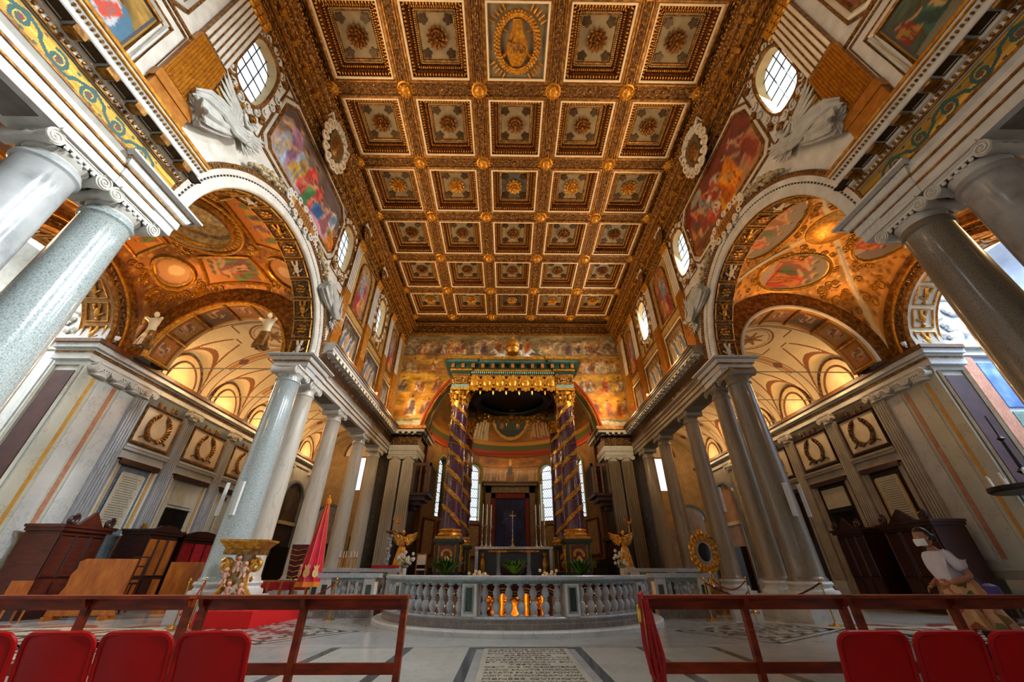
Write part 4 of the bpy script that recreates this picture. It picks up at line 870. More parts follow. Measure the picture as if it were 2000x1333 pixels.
def pilaster(s, y, w, lab=None):
    wall = WALLS[s]; xf = XW - .14
    def bx(b, x0, x1, ya, yb, za, zb_): b.box(*sorted((s * x0, s * x1)), ya, yb, za, zb_)
    b = B(); bx(b, xf, XW, y - w / 2, y + w / 2, 12.85, 15.8); p = mk('pilaster', b, GOLDD, wall)
    n = 6 if w > .7 else 4; b = B(); pw = w / n
    for k in range(n): b.lathe([(pw * .36, 12.9), (pw * .36, 15.75)], 6, T(s * xf, y - w / 2 + pw * (k + .5), 0))
    mk('white_reeding', b, STUCCO if s < 0 else CREAMW, p, True)
    b = B(); bx(b, xf - .02, XW, y - w / 2 - .02, y + w / 2 + .02, 10.75, 12.85)
    for k in range(n * 2): b.lathe([(pw * .22, 10.8), (pw * .22, 12.8)], 6, T(s * (xf - .02), y - w / 2 + pw * (k + .5) / 2, 0))
    mk('gilded_reeding', b, noisy('amber_gilding', [(0.3, '9a5a10'), (0.7, 'd08a20')], 9, 0.4, 0.45), p)
    b = B(); bx(b, xf - .06, XW, y - w / 2 - .08, y + w / 2 + .08, 10.45, 10.76); bx(b, xf - .03, XW, y - w / 2 - .04, y + w / 2 + .04, 9.5, 10.46); bx(b, xf - .10, XW, y - w / 2 - .12, y + w / 2 + .12, 9.5, 9.75)
    mk('pedestal', b, noisy('amber_pedestal', [(0.3, '9a5c18'), (0.7, 'c08030')], 6, 0.45, 0.4), p)
    b = B(); bx(b, xf - .05, XW, y - w / 2 - .06, y + w / 2 + .06, 16.05, 16.25)
    for k in range(3):
        for q in range(5): b.ball((s * (xf - .05 - .03 * k), y + (q - 2) * w * .24, 15.75 + k * .12), (.09, w * .15, .11), 6, 4)
    for d in (-1, 1): b.tube([(s * (xf - .1), y + d * (w * .5) + q[0], 16.0 + q[1]) for q in spiral(0, 0, .02, .11, 1.3, 0, 10)], .03, 5)
    mk('capital', b, GOLD, p, True)
for s in (-1, 1):
    for y, w in ((-1.2, .9), (4.47, .9), (14.3, .6), (17.5, .6), (20.85, .6), (23.3, .6)): pilaster(s, y, w)
    framed(s, 'mosA' if s < 0 else 'mosD', .2, 3.45, 10.15, 11.75, 'mosaic_panel')
    framed(s, 'red', .3, 3.4, 12.75, 15.7, 'fresco_panel', 'hex')
    framed(s, 'L1' if s < 0 else 'R1', 6.95, 12.2, 13.05, 15.85, 'fresco_panel', 'hex')
    framed(s, 'tall1' if s < 0 else 'tall2', 15.15, 16.7, 12.55, 15.85, 'fresco_panel', 'arch', white=False)
    framed(s, 'tall3' if s < 0 else 'tall2', 21.4, 22.75, 12.3, 15.6, 'fresco_panel', 'arch', white=False)
    framed(s, 'mosB' if s < 0 else 'mosE', 14.95, 16.85, 10.05, 11.75, 'mosaic_panel'); framed(s, 'mosC' if s < 0 else 'mosE', 18.15, 20.2, 10.05, 11.75, 'mosaic_panel'); framed(s, 'mosB' if s < 0 else 'mosE', 21.45, 22.75, 10.05, 11.6, 'mosaic_panel')
    b = B()   # triangular marble panel beside the arch and gilded spandrel grounds
    for yy0, yy1, za, zb_ in ((5.05, 6.0, 11.0, 12.6), (13.15, 13.9, 10.9, 12.3)):
        o = mk('spandrel_panel', B().add([(s * (XW - .02), yy0, za), (s * (XW - .02), yy1, zb_), (s * (XW - .02), yy0, zb_)] if yy0 < 9 else [(s * (XW - .02), yy1, za), (s * (XW - .02), yy1, zb_), (s * (XW - .02), yy0, zb_)], [(0, 1, 2)]), YELLM, WALLS[s])
        v = [(p.co.y, p.co.z) for p in o.data.vertices]; bb = B(); frame_tube(bb, v, s * (XW - .03), .04, 5); mk('gilded_frame', bb, GOLDD, o)
    AMB = bpy.data.materials.get('lamplit_stucco') or noisy('lamplit_stucco', [(0.3, 'a8803c'), (0.7, 'd0aa66')], 3, .6, .1)  # amber tint paints the warm lamplight onto the pale wall
    for ya, yb in ((14.6, 17.2), (17.8, 18.38), (19.82, 20.55), (21.15, 23.0), (23.6, 25.0)): mk('lamplit_field', B().box(*sorted((s * (XW - .012), s * XW)), ya, yb, 9.5, 16.25), AMB, WALLS[s])
    for z0, z1 in ((9.5, 13.25), (15.95, 16.25)): mk('lamplit_field', B().box(*sorted((s * (XW - .012), s * XW)), 18.38, 19.82, z0, z1), AMB, WALLS[s])
    for ya, yb, z0, z1 in ((5.02, 6.72, 12.78, 16.0), (12.45, 13.95, 12.78, 16.0), (18.35, 19.85, 12.6, 16.0), (-.6, 3.95, 9.75, 12.3)):
        b = B(); frame_tube(b, [(ya, z0), (yb, z0), (yb, z1), (ya, z1)], s * (XW - .03), .03, 5); mk('gilt_moulding', b, GOLDF, WALLS[s])
    for ya, yb in ((5.15, 5.6), (6.05, 6.5), (12.6, 12.95), (13.45, 13.8)):
        b = B()
        for q in range(4): b.tube([(s * (XW - .05), (ya + yb) / 2 + x_, 13.02 + .0 + z_ + (3.0 if q > 1 else 0)) for x_, z_ in spiral(0, 0, .03, .15, 1.3, q * PI / 2, 12)], .03, 5)
        mk('gilded_scroll', b, GOLDD, WALLS[s], True)
    # gold fillets running along the wall above and below the windows
    for z in (12.48, 16.05):
        for ya, yb in (((-8, 4.0), (14.6, 17.2), (17.8, 20.5), (21.2, 23.0)) if z < 13 else ((-8, 4.0), (4.95, 14.0), (14.6, 17.2), (17.8, 20.5), (21.2, 23.0))): mk('gilt_fillet', B().box(*sorted((s * (XW - .05), s * XW)), ya, yb, z - .04, z + .04), GOLDF, WALLS[s])
# ================================================================== end wall with the triumphal arch, and the apse
TA = 6.3; TZ = 8.75
hole = (-TA, TA, lambda x: 0.0, lambda x: TZ + math.sqrt(max(0, TA * TA - x * x)))
b = B()
for q in slab_holes(-8.4, 8.4, 9.4, ZC + .5, [(-TA, TA, lambda x: 9.4, hole[3])], .3): b.add([(p[0], YW, p[1]) for p in q], [(0, 1, 2, 3)])
wall_back = mk('wall_back', b, YELLM, kind='structure', label='end wall with the mosaics of the triumphal arch')
# mosaic registers: the picture follows the arch edge
cv = Cv(300, 150, '9a6a34', .45); cv.a[..., 3] = .25; Xw = lambda x: (x + 8.25) / 16.5; Zw = lambda z: (z - 9.5) / 7.7
regs = [(9.5, 10.35, '5c6a50', '8a9060'), (10.35, 12.2, 'b87a2c', 'd09a40'), (12.2, 13.75, 'b08030', 'd8a840'), (13.75, 15.35, 'a87a48', 'c89a50'), (15.35, 17.2, '6e6a58', '988a64')]
for k, (z0, z1, c0, c1) in enumerate(regs):
    cv.rect(0, Zw(z0), 1, Zw(z1), c1, .35); cv.rect(0, Zw(z0), 1, Zw(z0 + (z1 - z0) * .28), c0, 0); cv.rect(0, Zw(z1) - .008, 1, Zw(z1) + .004, 'c09a60', .3)
rr = random.Random(3)
for k, (z0, z1, c0, c1) in enumerate(regs[1:]):
    n = 46
    for i in range(n):
        x = (i + .5) / n + rr.uniform(-.01, .01)
        if abs(x - .5) * 16.5 < (0 if k == 3 else math.sqrt(max(0, TA ** 2 - (max(z0 - TZ, 0)) ** 2)) - .3): continue
        if rr.random() < (.82 if k else .45): cv.figure(x, Zw(z0 + .12), (z1 - z0) * rr.uniform(.55, .8) / 7.7, rr.choice(['d0c0a0', 'c4ac84', 'b89c70', 'd8c8a8', 'b05a2c', '8a6a70', 'c87828']), rr.choice(['dccbaa', 'c0a878', 'a08c64', 'a85a34', '6a5a60', 'd0bc94']), gold=0)
for x0 in (.01, .93): 
    for r in range(5):
        for c in range(3): cv.rect(x0 + c * .02, Zw(15.5) + r * .035, x0 + c * .02 + .016, Zw(15.5) + r * .035 + .028, 'b8a888' if (r + c) % 2 else '8a8278')
for i in range(14):
    for sx in (0, 1): cv.ell((.015 + i * .0085) if not sx else 1 - (.015 + i * .0085), Zw(9.9), .006, .03, 'e4dccc')
cv.warp(.012, 30); cv.mottle(.4, 26)
for sx in (-1, 1):
    cvs = Cv(150, 150, '000000'); cvs.a = cv.a[:, :150].copy() if sx < 0 else cv.a[:, 150:].copy()
    xs0, xs1 = (-8.25, 0.0) if sx < 0 else (0.0, 8.25)
    def fn(u, v, xs0=xs0, xs1=xs1):
        x = xs0 + (xs1 - xs0) * u; z0 = np.maximum(9.5, TZ + np.sqrt(np.maximum(0, TA ** 2 - x * x))); return x, YW - .03 + 0 * u, z0 + (17.2 - z0) * v
    # sample the flat picture at the warped height so that the registers stay level
    U, V = np.meshgrid((np.arange(150) + .5) / 150, (np.arange(150) + .5) / 150); xx = xs0 + (xs1 - xs0) * U; zz0 = np.maximum(9.5, TZ + np.sqrt(np.maximum(0, TA ** 2 - xx ** 2))); zz = zz0 + (17.2 - zz0) * V
    jj = np.clip(((zz - 9.5) / 7.7 * 150).astype(int), 0, 149); cvs.a = cvs.a[jj, np.clip((U * 150).astype(int), 0, 149)]
    painted('mosaic_panel', cvs, fn, MOSA, wall_back)
n = 48
for r, rad, m, nm in ((TA + .02, .09, noisy('red_mosaic_edge', [(0.3, '8a2418'), (0.7, 'c04a28')], 30, 0.5), 'red_border'), (TA - .12, .07, GOLD, 'gilded_border'), (TA - .5, .06, noisy('dark_green_border', [(0.3, '24301c'), (0.7, '4c5a30')], 30, .5), 'green_border')):
    mk(nm, B().tube([(r * math.cos(PI * i / n), YW - .05 + (TA - r) * .5, TZ + r * math.sin(PI * i / n)) for i in range(n + 1)], rad, 6), m, wall_back)
e = mk(trim_name(), B().box(-8.26, 8.26, YW - .12, YW + .1, 17.2, 18.1), BRONZE, kind='structure', label='gilded frieze between the triumphal arch and the ceiling')
for k in range(6): link('frieze_scroll', sx_m, e, basis((-6.6 + 2.64 * k, YW - .15, 17.66), (1, 0, 0), (0, 0, 1), (0, 1, 0)) @ SCL(1.02, 1.2, 1))
for z in (17.22, 18.05): mk('gilt_fillet', B().box(-8.26, 8.26, YW - .26, YW, z - .05, z + .05), GOLDD, e)
b = B(); 
for i in range(120): b.ball((-8.1 + 16.2 * i / 119, YW - .3, 18.14), (.05, .05, .055), 5, 4)
mk('bead_row', b, GOLD, e, True)
# soffit (barrel) of the arch and the piers
SOF = Cv(120, 40, '5c4a28', .5); SOF.a[..., 3] = .3
for i in range(12):
    for j in range(2): SOF.ell((i + .5) / 12, .28 + .44 * j, .032, .17, ['a86a28', '7a5a30', '8a3c20'][(i + j) % 3], .4); SOF.ell((i + .5) / 12, .28 + .44 * j, .018, .09, 'd8b060', .6)
SOF.border(.07, 'b07828', .7)
painted('arch_soffit', SOF, lambda u, v: (TA * np.cos(PI * (1 - u)), YW + 2.0 * v, TZ + TA * np.sin(PI * u)), MOSA, wall_back)
for s in (-1, 1):
    sd = 'left' if s < 0 else 'right'
    x0, x1 = sorted((s * TA, s * 9.1)); b = B().box(x0, x1, YW - .25, YW + 6.8, 0, 9.0)
    pier = mk('wall_pier_' + sd, b, DARKM, kind='structure', label='dark marble pier under the %s side of the triumphal arch' % sd)
    # entablature returned round the pier
    for k, (d, z0, z1, m) in enumerate(((.10, 7.71, 7.95, WHITEM), (.14, 7.95, 8.3, WHITEM), (.10, 8.36, 8.86, BRONZE), (.3, 8.95, 9.1, DARKM), (.5, 9.1, 9.28, WHITEM), (.62, 9.28, 9.5, GOLDD))):
        xa, xb = sorted((s * (TA - d), s * 8.05)); mk('cornice_course', B().box(xa, xb, YW - .25 - d, YW + 2.6, z0, z1), m, pier)
    for k in range(5): mk('bracket', B().cbox(s * (TA + .1 + .38 * k), YW - .65, 9.03, .18, .3, .12), WHITEM, pier)
    for xx in (TA + .35, TA + 1.2):
        p = empty('pilaster'); p.parent = pier; 
        b = B().box(-.36, .36, YW - .42, YW - .2, .9, 7.3)
        for k in range(6): b.lathe([(.05, 1.0), (.05, 7.2)], 6, T(-.3 + .12 * k, YW - .42, 0))
        p2 = mk('pilaster', b, WHITEC if s < 0 else WHITEB, pier, M=T(s * xx, 0, 0)); link('capital', cap_sm, p2, T(0, YW - .3, 7.3) @ SCL(1.05, .5, 1)); mk('base', B().box(-.45, .45, YW - .52, YW - .2, 0, .9), WHITEM, p2)
        bpy.data.objects.remove(p)
    # little balcony hanging on the jamb of the arch
    bal = empty('balcony', (s * TA, YW + .6, 5.2), label='dark wooden singers balcony hanging on the %s jamb of the arch' % sd, cat='balcony', group='balconies beside the apse')
    i = -s
    def bxs(b, xa, xb, *r): return b.box(*sorted((i * xa, i * xb)), *r)
    mk('floor_board', bxs(B(), 0, 1.15, -1.0, 1.0, 0, .16), WOODD, bal)
    b = B(); bxs(b, 0, .9, -.8, .8, -.25, 0); bxs(b, 0, .6, -.5, .5, -.5, -.25); bxs(b, 0, .3, -.25, .25, -.75, -.5); mk('corbel', b, WOODD, bal)
    b = B(); bxs(b, 0, 1.2, -1.05, -.95, 1.75, 1.95); bxs(b, 0, 1.2, .95, 1.05, 1.75, 1.95); bxs(b, 1.08, 1.2, -1.05, 1.05, 1.75, 1.95); mk('top_rail', b, noisy('worn_balcony_wood', [(0.3, '4c3424'), (0.7, '705036')], 6, .5), bal)
    for k in range(6):
        yy = -.98 + 1.96 * k / 5; mk('post', bxs(B(), 1.05, 1.17, yy - .06, yy + .06, .16, 1.76), noisy('balcony_post', [(0.3, '503a28'), (0.7, '745840')], 6, .5) if k == 0 else bpy.data.materials['balcony_post'], bal)
        mk('panel', bxs(B(), 1.09, 1.12, yy + .06, min(yy + .34, .98), .16, 1.75), WOODB, bal)
    for k in range(3): mk('post', bxs(B(), .1 + .4 * k, .2 + .4 * k, -1.03, -.95, .16, 1.76), bpy.data.materials['balcony_post'], bal)
# apse: half cylinder, windows, half dome
AP = 6.0; APY = 27.0
b = B()
for q in slab_holes(-6.6, 6.6, 0, 15.8, [(-AP, AP, lambda x: 0.0, lambda x: 9.8 + .92 * math.sqrt(max(0, AP * AP - x * x)))], .3): b.add([(p[0], APY + .01, p[1]) for p in q], [(0, 1, 2, 3)])
mk('wall_apse_arch', b, noisy('red_gold_mosaic', [(0.3, '7a3a14'), (0.7, 'b0702c')], 30, .5, .3), kind='structure', label='narrow mosaic face of the inner apse arch')
wins = [math.radians(a) for a in (-62, -30, 30, 62)]
b = B(); NS = 96
for k in range(NS):
    a0, a1 = PI * k / NS - PI / 2, PI * (k + 1) / NS - PI / 2; am = (a0 + a1) / 2
    h0, h1 = None, None
    p = lambda a, z: (AP * math.sin(a), APY + AP * math.cos(a), z)
    w = min(wins, key=lambda q: abs(q - am)); d = abs(w - am) * AP
    if d < .55:
        lo = 4.6; hi = lambda a: 8.3 + math.sqrt(max(0, .55 ** 2 - ((a - w) * AP) ** 2))
        b.add([p(a0, 0), p(a1, 0), p(a1, lo), p(a0, lo)], [(0, 1, 2, 3)]); b.add([p(a0, hi(a0)), p(a1, hi(a1)), p(a1, 9.8), p(a0, 9.8)], [(0, 1, 2, 3)])
    else: b.add([p(a0, 0), p(a1, 0), p(a1, 9.8), p(a0, 9.8)], [(0, 1, 2, 3)])
apse = mk('wall_apse', b, noisy('apse_dark_marble', [(0.3, '6a4c2c'), (0.7, '94703c')], 2, 0.4), kind='structure', label='curved wall of the apse behind the high altar')
for q, a in enumerate(wins):
    o = mk(win_name(), B().add([((AP + dd) * math.sin(a + t / AP), APY + (AP + dd) * math.cos(a + t / AP), z) for dd in (0, .5) for t, z in [(-.55, 4.6), (-.55, 8.3)] + [(-.55 * math.cos(PI * k / 10), 8.3 + .55 * math.sin(PI * k / 10)) for k in range(1, 10)] + [(.55, 8.3), (.55, 4.6)]], [(k, (k + 1) % 13, 13 + (k + 1) % 13, 13 + k) for k in range(13)]), noisy('ochre_mosaic_border', [(0.3, '6a7030'), (0.7, 'b0a050')], 30, .4, .3) if q == 0 else bpy.data.materials['ochre_mosaic_border'], kind='structure', label='tall leaded window of the apse')
    def ap(t, z, dd): return ((AP + dd) * math.sin(a + t / AP), APY + (AP + dd) * math.cos(a + t / AP), z)
    bb = B().add([ap(-.55, 4.6, .4), ap(.55, 4.6, .4), ap(.55, 8.9, .4), ap(-.55, 8.9, .4)], [(0, 1, 2, 3)]); mk('pane', bb, GLASS, o)
    bb = B()
    for k in range(-9, 20):
        for d in (-1, 1):
            z0 = 4.6 + k * .28; pts = []
            for t in (-.55, .55): pts.append(ap(t, z0 + (t + .55) * d * 1.5 + (1.6 if d < 0 else 0), .38))
            if pts[0][2] > 4.0 and pts[1][2] < 9.4: bb.tube(pts, .014, 3)
    mk('lead_lattice', bb, IRON, o)
    for k in range(6): mk('saddle_bar', B().tube([ap(-.55, 4.9 + .7 * k, .36), ap(.55, 4.9 + .7 * k, .36)], .025, 4), IRON, o)
    fr = [(-.66, 4.5), (-.66, 8.3)] + [(-.66 * math.cos(PI * k / 12), 8.3 + .66 * math.sin(PI * k / 12)) for k in range(1, 12)] + [(.66, 8.3), (.66, 4.5)]
    mk('mosaic_border', B().tube([ap(t, z, -.03) for t, z in fr], .11, 5), bpy.data.materials['ochre_mosaic_border'], o)
# mosaic band between the windows and half dome with the big round scene
cv = Cv(200, 40, 'a87030', .4); cv.a[..., 3] = .4
for i in range(44): cv.figure((i + .5) / 44, .05, .62, rr.choice(['d8c8a8', 'c0a880', 'b89060']), rr.choice(['c8a070', '8a6a48']), gold=.2)
cv.rect(.44, .1, .56, .5, '8a5a38'); cv.ell(.5, .55, .035, .2, '4c4450'); cv.ell(.5, .85, .02, .14, 'e0b860', .7)
painted('mosaic_band', cv, lambda u, v: ((AP - .03) * np.sin(-.46 + .92 * u), APY + (AP - .03) * np.cos(-.46 + .92 * u), 7.35 + 2.2 * v), MOSA, apse)
cv = Cv(240, 120, '96652a', .5); cv.a[..., 3] = .55
for i in range(16):
    for j in range(5): cv.line([(((i + .5) / 16) + q[0] / 2, .3 + j * .15 + q[1]) for q in spiral(0, 0, .01, .06, 1.5, i + j, 16)], .007, '6a5a28')
cv.rect(0, .0, 1, .05, 'a83a20'); cv.rect(0, .05, 1, .1, '58602c'); cv.rect(0, .1, 1, .13, 'c08830', .6)
cv.ell(.5, .52, .115, .36, 'c89a40', .7); cv.ell(.5, .52, .105, .33, '2c3c44'); cv.poly([(.40, .4), (.6, .4), (.6, .5), (.4, .5)], '8a2c24'); cv.rect(.43, .26, .57, .36, '34503c'); cv.figure(.47, .38, .36, '3c5088', '2c3c70'); cv.figure(.53, .38, .36, 'b84a30', '8a6a30'); cv.ell(.455, .3, .01, .03, 'b06a50'); cv.ell(.54, .3, .01, .03, 'b06a50')
for x in (.2, .25, .3, .35, .65, .7, .75, .8): cv.figure(x, .14, .4, rr.choice(['c8b490', '7a5a78', '9a4a30']), rr.choice(['b89060', 'd8c8a0']))
dome = painted('half_dome_mosaic', cv, lambda u, v: (AP * np.cos(v * PI / 2 * .98) * np.sin(-PI / 2 + PI * u), APY + AP * np.cos(v * PI / 2 * .98) * np.cos(-PI / 2 + PI * u), 9.8 + AP * .92 * np.sin(v * PI / 2 * .98)), MOSA, apse)
mk('red_cornice', B().tube([((AP - .06) * math.sin(-PI / 2 + PI * i / 40), APY + (AP - .06) * math.cos(-PI / 2 + PI * i / 40), 9.8) for i in range(41)], .14, 6), noisy('red_cornice', [(0.3, '8a2c14'), (0.7, 'c05a28')], 20, .5, .2), apse)
# dark wainscot with marble reliefs
for k in range(8):
    a = math.radians(-74 + 21.2 * k)
    if abs(a) < .2: continue
    M = basis(((AP - .05) * math.sin(a), APY + (AP - .05) * math.cos(a), 0), (math.cos(a), -math.sin(a), 0), (0, 0, 1), (-math.sin(a), -math.cos(a), 0))
    o = mk('relief_panel', B().box(-.75, .75, 2.2, 4.2, 0, .08, M), noisy('relief_stone', [(0.3, '8a6840'), (0.7, 'b8935c')], 7, .6, 0, .8, 9, bdist=.1) if k == 0 else bpy.data.materials['relief_stone'], apse)
    mk('panel_frame', B().tube([M @ Vector(p) for p in ((-.85, 2.1, .08), (.85, 2.1, .08), (.85, 4.3, .08), (-.85, 4.3, .08))], .08, 4, closed=True), WOOD, o)
# altarpiece in the apse
YP = APY + AP - .55
pic = empty('altarpiece', (0, YP, 2.2), label='dark blue altarpiece painting in a stone aedicule at the back of the apse', cat='painting')
cv = Cv(60, 90, '1c2450', .5); cv.ell(.5, .62, .22, .2, '3c3c70', al=.6); cv.ell(.52, .45, .12, .14, '5a3c5c', al=.6); cv.figure(.5, .25, .5, '2c3a80', '4a3a68', skin='6a5460'); cv.ell(.35, .15, .3, .1, '242c5c'); cv.mottle(.4, 7)
painted('canvas', cv, lambda u, v: (-1.2 + 2.4 * u, -.02 + 0 * u, .3 + 3.75 * v), PAINT, pic)
b = B(); b.box(-1.5, -1.2, -.1, .2, .1, 4.4); b.box(1.2, 1.5, -.1, .2, .1, 4.4); b.box(-1.5, 1.5, -.1, .2, 4.05, 4.4); b.box(-1.5, 1.5, -.1, .2, 0.0, .3); mk('wooden_frame', b, WOOD, pic)
b = B(); b.box(-2.0, -1.55, -.15, .5, 0, 5.0); b.box(1.55, 2.0, -.15, .5, 0, 5.0); b.box(-2.0, 2.0, -.15, .5, 4.45, 5.0); b.box(-2.2, 2.2, -.3, .5, 5.0, 5.2); mk('stone_surround', b, noisy('aedicule_stone', [(0.3, '6a5440'), (0.7, '8a7254')], 5, .6), pic)
b = B(); b.box(-2.3, 2.3, -.35, .5, 5.2, 5.35)
for k in range(16): b.cbox(-2.1 + .28 * k, -.36, 5.28, .12, .1, .1)
mk('cornice', b, bpy.data.materials['aedicule_stone'], pic)
# ================================================================== aisles, crossing vaults and side chapels
XO = 15.5; XM = 12.0; AV = 2.7; LUN = (15.9, 19.05, 22.2, 25.3, 28.45)
def vault_z(x, y):
    """aisle barrel vault with cross penetrations over the lunettes (x measured from the aisle axis)"""
    zb = 8.5 + AV * np.sqrt(np.maximum(0, 1 - (x / 3.5) ** 2))
    for yc in LUN: zb = np.maximum(zb, 8.5 + 1.75 * np.sqrt(np.maximum(0, 1 - ((y - yc) / 1.3) ** 2)) * (np.abs(y - yc) < 1.3))
    return zb
def aisle_cv():
    W, H = 520, 200; cv = Cv(W, H, 'e4cfa4', .10); y = 14.2 + 17.4 * cv.X; x = -3.5 + 7 * cv.Y; br = '8a5428'
    zb = 8.5 + AV * np.sqrt(np.maximum(0, 1 - (x / 3.5) ** 2)); inl = np.zeros_like(x, bool); edge = np.zeros_like(x, bool)
    for yc in LUN:
        zc = np.where(np.abs(y - yc) < 1.3, 8.5 + 1.75 * np.sqrt(np.maximum(0, 1 - ((y - yc) / 1.3) ** 2)), 0); inl |= zc > zb; edge |= (np.abs(zc - zb) < .12) & (np.abs(x) > 1.4)
        for sg in (-1, 1): cv.put((np.abs(np.abs(y - yc) - (.15 + .9 * np.clip((np.abs(x) - 1.5) / 2, 0, 1))) < .05) & (np.abs(x) > 1.7) & (np.sign(x) == sg) & (np.abs(x) < 3.0), br); 
        cv.put((np.abs(np.abs(x) - 1.62) < .04) & (np.abs(y - yc) < .22), br)
    cv.put(edge, br)
    for yb in (14.35, 17.48, 20.62, 23.75, 26.9, 30.05):
        cv.put(np.abs(np.abs(y - yb) - .24) < .035, br); cv.put((np.abs(y - yb) < .12) & (np.abs(np.abs(x) - 1.9) < .9), 'c88a3c'); cv.put(((y - yb) ** 2 + (np.abs(x) - 2.2) ** 2) < .2 ** 2, '7a3a28'); cv.put((y - yb) ** 2 + x ** 2 < .16 ** 2, br)
    for yc in LUN:
        d = np.sqrt((y - yc) ** 2 + x ** 2); cv.put(np.abs(d - 1.0) < .05, br); cv.put(np.abs(d - .86) < .03, 'b07a3c'); a = np.arctan2(x, y - yc); cv.put(d < .30 + .36 * np.abs(np.cos(4 * a)) ** 3, '96602c', .3); cv.put(d < .16, '6a3a1c')
        cv.put((np.abs(np.abs(x) - .0) < 9) & (np.abs(np.abs(y - yc) - 1.2) < .03) & (np.abs(x) < 1.3), br); cv.put((np.abs(np.abs(x) - 1.3) < .035) & (np.abs(y - yc) < 1.2) & (np.abs(y - yc) > .55), br)
    return cv
AISLE = aisle_cv()
def gild_cv(W, H, side):
    cv = Cv(W, H, '9a5c1c' if side == 'left' else 'b07828', .45); cv.a[..., 3] = .55; X, Y = cv.X * 2 - 1, cv.Y * 2 - 1   # X along y, Y outwards
    for i in range(34):
        for j in range(34):
            x, y = (i + .5 + .5 * (j % 2) + .25 * math.sin(3.1 * i + j)) / 34, (j + .5 + .25 * math.sin(i + 2.3 * j)) / 34; cv.line([(x + q[0], y + q[1]) for q in spiral(0, 0, .002, .010, 1.3, i * 1.7 + j, 7)], .0024, ['7a4814', 'c08a30'][(i * 7 + j * 3) % 5 > 2], .6)
    def scene(m, cs):
        cv.put(m, cs[0], 0); ys, xs = np.where(m)
        if not len(xs): return
        x0, x1, y0, y1 = xs.min() / W, xs.max() / W, ys.min() / H, ys.max() / H; keep = cv.a.copy(); r = random.Random(int(x0 * 99 + y0 * 77))
        if side == 'left': cv.ell((x0 + x1) / 2, y0 + (y1 - y0) * .35, (x1 - x0) * .5, (y1 - y0) * .35, cs[1])
        else: cv.ell((x0 + x1) / 2, y0 + (y1 - y0) * .2, (x1 - x0) * .5, (y1 - y0) * .3, 'b89a88')
        for k in range(4): cv.figure(x0 + (x1 - x0) * (.22 + .19 * k), y0 + (y1 - y0) * r.uniform(.1, .25), (y1 - y0) * r.uniform(.5, .72), cs[2 + k % 3], cs[3 + k % 3])
        new = cv.a.copy(); cv.a = keep; cv.a[m] = new[m]; cv.a[m, 3] = 0
    R2 = np.sqrt(X * X + Y * Y)
    if side == 'left':
        cs = ['c87818', 'e09a28', 'b05a3c', '6a8a4a', '8a4a50', 'd8a070']
        for ax, sg in ((0, 1), (0, -1), (1, 1), (1, -1)):
            P, Q = (X, Y) if ax == 0 else (Y, X); m = (P * sg > .50) & (P * sg < .90) & (np.abs(Q) < .30 + .28 * (P * sg - .5)); scene(m, cs)
        for sx in (-1, 1):
            for sy in (-1, 1):
                d = np.sqrt((X - sx * .66) ** 2 + (Y - sy * .66) ** 2); cv.put(d < .22, 'e0a830', .8); cv.put(d < .18, '6a3c10', .5); cv.put(d < .155, 'b87838', 0); cv.ell((sx * .66 + 1) / 2, (sy * .66 + 1) / 2 - .01, .035, .045, 'd8b080')
        cv.put((R2 > .36) & (R2 < .46), 'e0a428', .9); cv.put((R2 > .385) & (R2 < .435) & (np.sin(np.arctan2(Y, X) * 46) > .2), '7a4a10', .4); cv.put((R2 < .36), '5c3410', .4)
    else:
        cs = ['7a6a64', 'a89080', 'c8381c', 'd8782c', '8a3c30', '4a6a40']
        for ax, sg in ((0, 1), (0, -1), (1, 1), (1, -1)):
            P, Q = (X, Y) if ax == 0 else (Y, X); m = ((P * sg - .66) / .26) ** 2 + (Q / .40) ** 2 < 1; cv.put(((P * sg - .66) / .31) ** 2 + (Q / .46) ** 2 < 1, 'e8bc50', .8); scene(m, cs)
        cv.put(np.abs(np.abs(X) - np.abs(Y)) < .035, 'e4cc98', 0); cv.put((R2 < .26), 'd8a030', .9); cv.put((R2 < .22) & (np.sin(np.arctan2(Y, X) * 14) * .5 + .5 > R2 * 3), 'a86a18', .8)
    cv.warp(.006, 26); return cv
ZH = AR0
_oj, _oi = np.mgrid[0:230, 0:230]; OCUL = ((_oi + .5) / 115 - 1) ** 2 + ((_oj + .5) / 115 - 1) ** 2 > .345 ** 2
def sail(u, v):   # u along y, v across x, -1..1 -> height above springing
    cu, cw = np.sqrt(np.maximum(0, 1 - u * u)), np.sqrt(np.maximum(0, 1 - v * v)); return AZ + ZH * (cu + cw - .87 * cu * cw)
